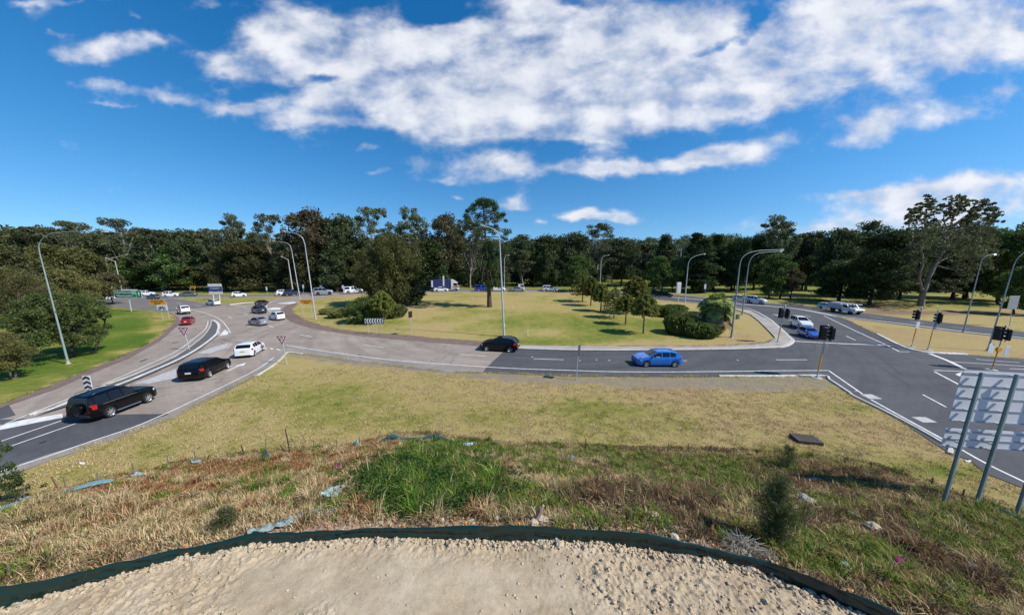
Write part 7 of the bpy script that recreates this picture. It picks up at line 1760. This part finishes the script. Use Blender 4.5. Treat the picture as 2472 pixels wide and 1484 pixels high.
def deadbush(dx, dy, wpx, hpx, label, seed, n_=160, m=None):
    rng = np.random.default_rng(seed); b = on(dx, dy); s_ = b.y / F; o = thing('dead_branches', label, 'dead branches', b, 0, 'grey dead branches by the silt fence'); mb = MB()
    for k in range(n_):
        a = rng.random() * 6.283; r_ = wpx * s_ / 2 * rng.random() ** .6; st = Vector((rng.normal() * .12, rng.normal() * .12, .02)); e = Vector((r_ * math.cos(a), r_ * math.sin(a), hpx * s_ * (.15 + .85 * rng.random()))); mb.tube([st, st.lerp(e, .55) + Vector((0, 0, .06)), e + Vector((0, 0, -.04))], [.007, .005, .003], 3, False)
    mb.build('twigs', m or mat('grey_twig', (0.30, 0.27, 0.22), .95), o)
deadbush(1790, 1330, 130, 34, 'grey tangle of dead branches right of the rusty bar', 3); deadbush(1850, 1350, 80, 24, 'smaller grey dead tangle beside the fence at right', 4, 90); deadbush(1636, 1290, 40, 34, 'dry tan tuft with roots above the fence', 5, 60, mat('tan_twig', (.42, .31, .16), .95)); deadbush(1225, 1262, 50, 26, 'dark twiggy scrap at the left of the rock heap', 6, 60, mat('dark_twig', (.10, .08, .06), .95))
# ---- weeds on the bank: one mass of blades
rng = np.random.default_rng(2024)
n = 950000
wx = rng.uniform(-26, 27, n); ty_ = toe_y(wx); fy_ = fen_y(wx)
wy = fy_ - .0 + (ty_ - fy_ + .5) * rng.random(n)
off_ = wy - fy_
wz = zg(wx, wy); DX, DY = proj(np.stack([wx, wy, wz], 1))
vis = (DX > -90) & (DX < 2560) & (DY < 1560)
dens = 0.35 + 0.9 * fbm(wx * 1.1, wy * 1.1, 3, 77)
dens *= sstep(0.15, 1.0, off_ + .5 * (fbm(wx * 1.5, wy * 1.5, 2, 66) - .5))
dens *= 1 - .8 * (sstep(.6, .9, fbm(wx * .9, wy * .9, 2, 55)))
def bl(x_, y_, rx, ry, p_=1.0): return np.exp(-((((DX - x_) / rx) ** 2 + ((DY - y_) / ry) ** 2) ** p_))
jn = fbm(wx * 1.6, wy * 1.6, 3, 88) - .5
lush = np.maximum.reduce([bl(1040,1165,180,72,2), .9 * bl(1090,1085,150,26,1.5), .7 * bl(930,1175,90,50), .75 * bl(1000,1235,130,20)])
grn = np.maximum.reduce([.9 * bl(1640,1118,190,24,1.5), .8 * bl(1420,1095,130,14), .8 * bl(1270,1090,80,14), .9 * bl(2370,1265,130,42,1.5), .8 * bl(2460,1290,80,50), .85 * bl(2050,1325,110,34), .75 * bl(2130,1365,120,40), .7 * bl(2260,1440,130,40), .5 * bl(1500,1255,150,14), .45 * bl(1700,1150,160,30), .55 * bl(2060,1220,80,14), .6 * bl(1250,1200,80,40), .35 * bl(1400,1140,160,20)])
drk = np.maximum.reduce([.9 * bl(1590,1205,200,34,1.5), .85 * bl(1440,1200,120,30), .9 * bl(2210,1305,140,50,1.5), .9 * bl(2110,1140,160,12), .7 * bl(2330,1400,140,40), .8 * bl(2130,1240,100,18), .7 * bl(1960,1260,100,40), .8 * bl(2230,1190,60,16)])
red = np.maximum.reduce([.95 * bl(560,1130,280,20,1.3), .9 * bl(330,1180,330,16,1.3), .8 * bl(760,1110,120,22), .6 * bl(430,1255,130,10), .5 * bl(880,1230,60,22), .5 * bl(2350,1225,90,14)])
tone = 0.12 + .2 * jn
jm = fbm(wx * .8 + 20, wy * .8, 4, 99) - .5; rightish = sstep(1150, 1500, DX)
tone = np.where(rightish * (.9 + 2.4 * jm) > 1.0, .55 + .2 * jn, tone); tone = np.where(rightish * (.85 - 2.6 * jm) > .98, .70 + .1 * jn, tone); tone = np.where((1 - rightish) * (.5 + 2.0 * jm) > .74, .26 + .12 * jn, tone); tone = np.where((1 - rightish) * (.5 - 2.0 * jm) > .84, .655 + .06 * jn, tone)
tone = np.where(red + .9 * jn > .45, 0.33 + .1 * jn, tone); tone = np.where(drk + .9 * jn > .42, 0.52 + .1 * jn, tone); tone = np.where(grn + 1.2 * jn > .20, 0.76 + .18 * jn, tone); tone = np.where(lush + .7 * jn > .42, 0.90 + .12 * jn, tone)
tone = np.where(rng.random(n) < .26, rng.random(n) ** 1.6, tone); tone = np.where((rng.random(n) < .25) & (tone > .6), tone - .12, tone)
keep = vis & (rng.random(n) < dens * np.where(lush > .5, 1.3, 1.0))
wx, wy, wz, tone, off_, lush, drk, red = wx[keep], wy[keep], wz[keep], tone[keep], off_[keep], lush[keep], drk[keep], red[keep]; n = len(wx)
near_ = -1.2 < (fen_y(wx) - wy); wz = np.where(near_ & (wx > -12.4) & (wx < 9.4), dirt_z(wx, wy), wz)
cl = fbm(wx * 2.5, wy * 2.5, 2, 33)
hh = (0.05 + 0.17 * rng.random(n)) * (0.35 + 1.3 * cl) * (1 + .25 * (lush > .5) + .5 * (drk > .5) - .4 * (red > .6)); hh *= sstep(-.1, .8, off_) * .7 + .3
hh *= np.where(toe_y(wx) - wy < .8, .65, 1) * (.7 + 1.1 * sstep(.5, .8, fbm(wx * 3.2, wy * 3.2, 2, 101)))
az = rng.random(n) * 6.283; ln_ = hh * (0.3 + 1.1 * rng.random(n)); wd_ = 0.004 + 0.007 * rng.random(n)
ca, sa = np.cos(az), np.sin(az)
P0 = np.stack([wx - sa * wd_, wy + ca * wd_, wz - .01], 1); P1 = np.stack([wx + sa * wd_, wy - ca * wd_, wz - .01], 1)
M0 = np.stack([wx + ca * ln_ * .4 - sa * wd_ * .8, wy + sa * ln_ * .4 + ca * wd_ * .8, wz + hh * .75], 1); M1 = np.stack([wx + ca * ln_ * .4 + sa * wd_ * .8, wy + sa * ln_ * .4 - ca * wd_ * .8, wz + hh * .75], 1)
T0 = np.stack([wx + ca * ln_, wy + sa * ln_, wz + hh * (.7 + .5 * rng.random(n))], 1)
V = np.stack([P0, P1, M1, M0, T0], 1).reshape(-1, 3); b0 = np.arange(n) * 5
T_ = np.concatenate([np.stack([b0, b0 + 1, b0 + 2], 1), np.stack([b0, b0 + 2, b0 + 3], 1), np.stack([b0 + 3, b0 + 2, b0 + 4], 1)])
wm = np_mesh('weeds', V, tris=T_); vattr(wm, 'tone', np.repeat(tone, 5))
WST = [(0.0, (0.52, 0.42, 0.24)), (0.2, (0.44, 0.31, 0.16)), (0.3, (0.34, 0.165, 0.075)), (0.40, (0.205, 0.080, 0.034)), (0.48, (0.19, 0.125, 0.075)), (0.58, (0.135, 0.095, 0.062)), (0.66, (0.26, 0.225, 0.085)), (0.78, (0.125, 0.225, 0.026)), (0.90, (0.055, 0.140, 0.014)), (1.0, (0.090, 0.185, 0.024))]
tag(addmesh('weeds', wm, fcol('weed_blades', WST)), 'straw, red brown and green weeds covering the bank', 'weeds', None, 'stuff')
# broad leaves in the lush patch
n = 26000; lx = rng.uniform(-7, 3, n); ly = fen_y(lx) + (toe_y(lx) - fen_y(lx)) * rng.random(n); lz = zg(lx, ly); DX, DY = proj(np.stack([lx, ly, lz], 1))
k_ = rng.random(n) < bl(1040, 1168, 170, 66, 2) * (0.5 + fbm(lx * 2, ly * 2, 2, 5)); lx, ly, lz = lx[k_], ly[k_], lz[k_]
hl = 0.05 + .26 * fbm(lx * 1.7, ly * 1.7, 3, 6)
v_, f_ = leaf_quads(np.stack([lx, ly, lz + hl], 1), np.full(len(lx), .13), 7, 0.042, rng, .7, asp=.6)
tag(addmesh('ground_cover', np_mesh('ground_cover', v_, quads=f_), foliage('clover_leaves', (0.030, 0.075, 0.014), (0.080, 0.140, 0.030), 1.5)), 'lush green leafy patch in the middle of the bank', 'ground cover', None, 'stuff')
# ---- saplings on the bank
def sapling(dx, dy, ty, wpx, label, seed, m, n_=140, base_c=.05):
    rng = np.random.default_rng(seed); b = on(dx, dy); tp_ = atY(dx, ty, b.y); H = tp_.z - b.z; W2 = wpx * b.y / F / 2; o = thing('sapling', label, 'sapling', b, 0, 'feathery saplings on the bank'); mb = MB(); C = []
    mb.tube([(0, 0, -.1), (0.02, 0, H * .5), (0, 0.02, H * .97)], [.03, .022, .006], 6)
    for k in range(n_):
        f = base_c + (1 - base_c) * rng.random() ** 1.2; a = rng.random() * 6.283; r_ = W2 * (math.sin(math.pi * (.16 + .80 * f)) ** .8) * (.35 + .8 * rng.random()); st = Vector((0, 0, H * f * .75)); e = Vector((r_ * math.cos(a), r_ * math.sin(a), H * min(1.02, f * .85 + .10 + .12 * rng.random()))); mb.tube([st, e], [.006, .002], 3, False)
        for q in range(6): C.append(st.lerp(e, .30 + .75 * q / 5) + Vector((0, 0, -.02 * q)))
    mb.build('stem', M_BARK, o); v_, f_ = leaf_quads(np.array([tuple(c) for c in C]), np.full(len(C), .11), 6, .07, rng, 1.0, .45, .07); addmesh('needles', np_mesh('sapling_needles', v_, quads=f_), m, o)
SAPM = foliage('sapling_needles_mat', (0.060, 0.085, 0.026), (0.130, 0.150, 0.055), 2.0)
sapling(1862, 1318, 1140, 118, 'tall feathery dark sapling by the right of the silt fence', 1, SAPM, 170); sapling(1898, 1128, 1072, 70, 'small feathery sapling on the edge of the mown grass', 2, SAPM, 80); sapling(548, 1276, 1222, 66, 'wispy green sapling in the straw weeds', 3, SAPM, 40)
# ---- short mown stubble on the near verge
n = 420000; gx_ = rng.uniform(-24, 27, n); gy_ = toe_y(gx_) - .3 + 14.5 * rng.random(n) ** 1.35; DX, DY = proj(np.stack([gx_, gy_, np.zeros(n)], 1))
OUTP = [(-60,1175)] + OUTER + [(2014,926),(2044,945),(2061,957),(2154,1003),(2285,1095),(2342,1112),(2380,1144),(2472,1180),(2560,1226),(2560,1300),(-60,1300)]
k_ = inpoly(DX, DY + 2, OUTP) & (DX > -60) & (DX < 2540); gx_, gy_ = gx_[k_], gy_[k_]
gg, gv, _d, _l = cover(gx_, gy_); k_ = (rng.random(len(gx_)) > gv * 1.1) ; gx_, gy_, gg = gx_[k_], gy_[k_], gg[k_]; n = len(gx_)
h2 = (.02 + .07 * rng.random(n) ** 2) * (.25 + 1.7 * sstep(.3, .75, fbm(gx_ * 2.6, gy_ * 2.6, 4, 44, .65))); az = rng.random(n) * 6.283; l2 = h2 * (.5 + 1.4 * rng.random(n)); w2 = .007 + .009 * rng.random(n); ca, sa = np.cos(az), np.sin(az); gz = np.zeros(n) + zg(gx_, gy_)
V = np.stack([np.stack([gx_ - sa * w2, gy_ + ca * w2, gz - .004], 1), np.stack([gx_ + sa * w2, gy_ - ca * w2, gz - .004], 1), np.stack([gx_ + ca * l2, gy_ + sa * l2, gz + h2], 1)], 1).reshape(-1, 3)
mg = np_mesh('mown_grass', V, tris=np.arange(3 * n).reshape(-1, 3)); vattr(mg, 'tone', np.repeat(np.clip(gg - .02 + .9 * (fbm(gx_ * 1.1, gy_ * 1.1, 5, 46, .65) - .5) + .3 * (fbm(gx_ * .25, gy_ * .25, 3, 47) - .5), 0, 1), 3))
tag(addmesh('mown_grass', mg, fcol('mown_blades', [(0.0, (0.46, 0.34, 0.19)), (0.3, (0.51, 0.405, 0.21)), (0.5, (0.34, 0.305, 0.105)), (0.75, (0.19, 0.235, 0.05)), (1.0, (0.10, 0.165, 0.022))])), 'short mown dry grass of the near verge', 'grass', None, 'stuff')

# ---- ragged tufts where grass meets paving
n = 60000; EDG = []
for pth, wgt in ((OUTER, 5), (APRON[12:26], 2), (LEFTLAWN[1:10], 2), (WALK[20:], 2), (NOSE, 1), (ISLAND[13:24], 0)):
    pp = [G(*q) for q in pth]; seg = [(pp[i + 1] - pp[i]).length for i in range(len(pp) - 1)]; k_ = int(5200 * wgt)
    if not k_: continue
    ii = rng.choice(len(seg), k_, p=np.array(seg) / sum(seg)); tt = rng.random(k_); A_ = np.array([tuple(q) for q in pp]); EDG.append(A_[ii] * (1 - tt[:, None]) + A_[ii + 1] * tt[:, None])
E_ = np.concatenate(EDG); n = len(E_); clump_ = fbm(E_[:, 0] * 1.3, E_[:, 1] * 1.3, 3, 141); kk = rng.random(n) < sstep(.35, .65, clump_); E_ = E_[kk]; n = len(E_)
ex = E_[:, 0] + rng.normal(size=n) * .11; ey = E_[:, 1] + rng.normal(size=n) * .11; gg, gv, _d, _l = cover(ex, ey)
h2 = .03 + .10 * rng.random(n) ** 2; az = rng.random(n) * 6.283; l2 = h2 * (.4 + 1.2 * rng.random(n)); w2 = .009 + .008 * rng.random(n); ca, sa = np.cos(az), np.sin(az)
V = np.stack([np.stack([ex - sa * w2, ey + ca * w2, np.full(n, .01)], 1), np.stack([ex + sa * w2, ey - ca * w2, np.full(n, .01)], 1), np.stack([ex + ca * l2, ey + sa * l2, h2 + .02], 1)], 1).reshape(-1, 3)
me_ = np_mesh('edge_grass', V, tris=np.arange(3 * n).reshape(-1, 3)); vattr(me_, 'tone', np.repeat(np.clip(gg + .35 * (rng.random(n) - .3), 0, 1), 3))
tag(addmesh('edge_grass', me_, mg.materials[0]), 'ragged grass tufts along the edges of the paving', 'grass', None, 'stuff')
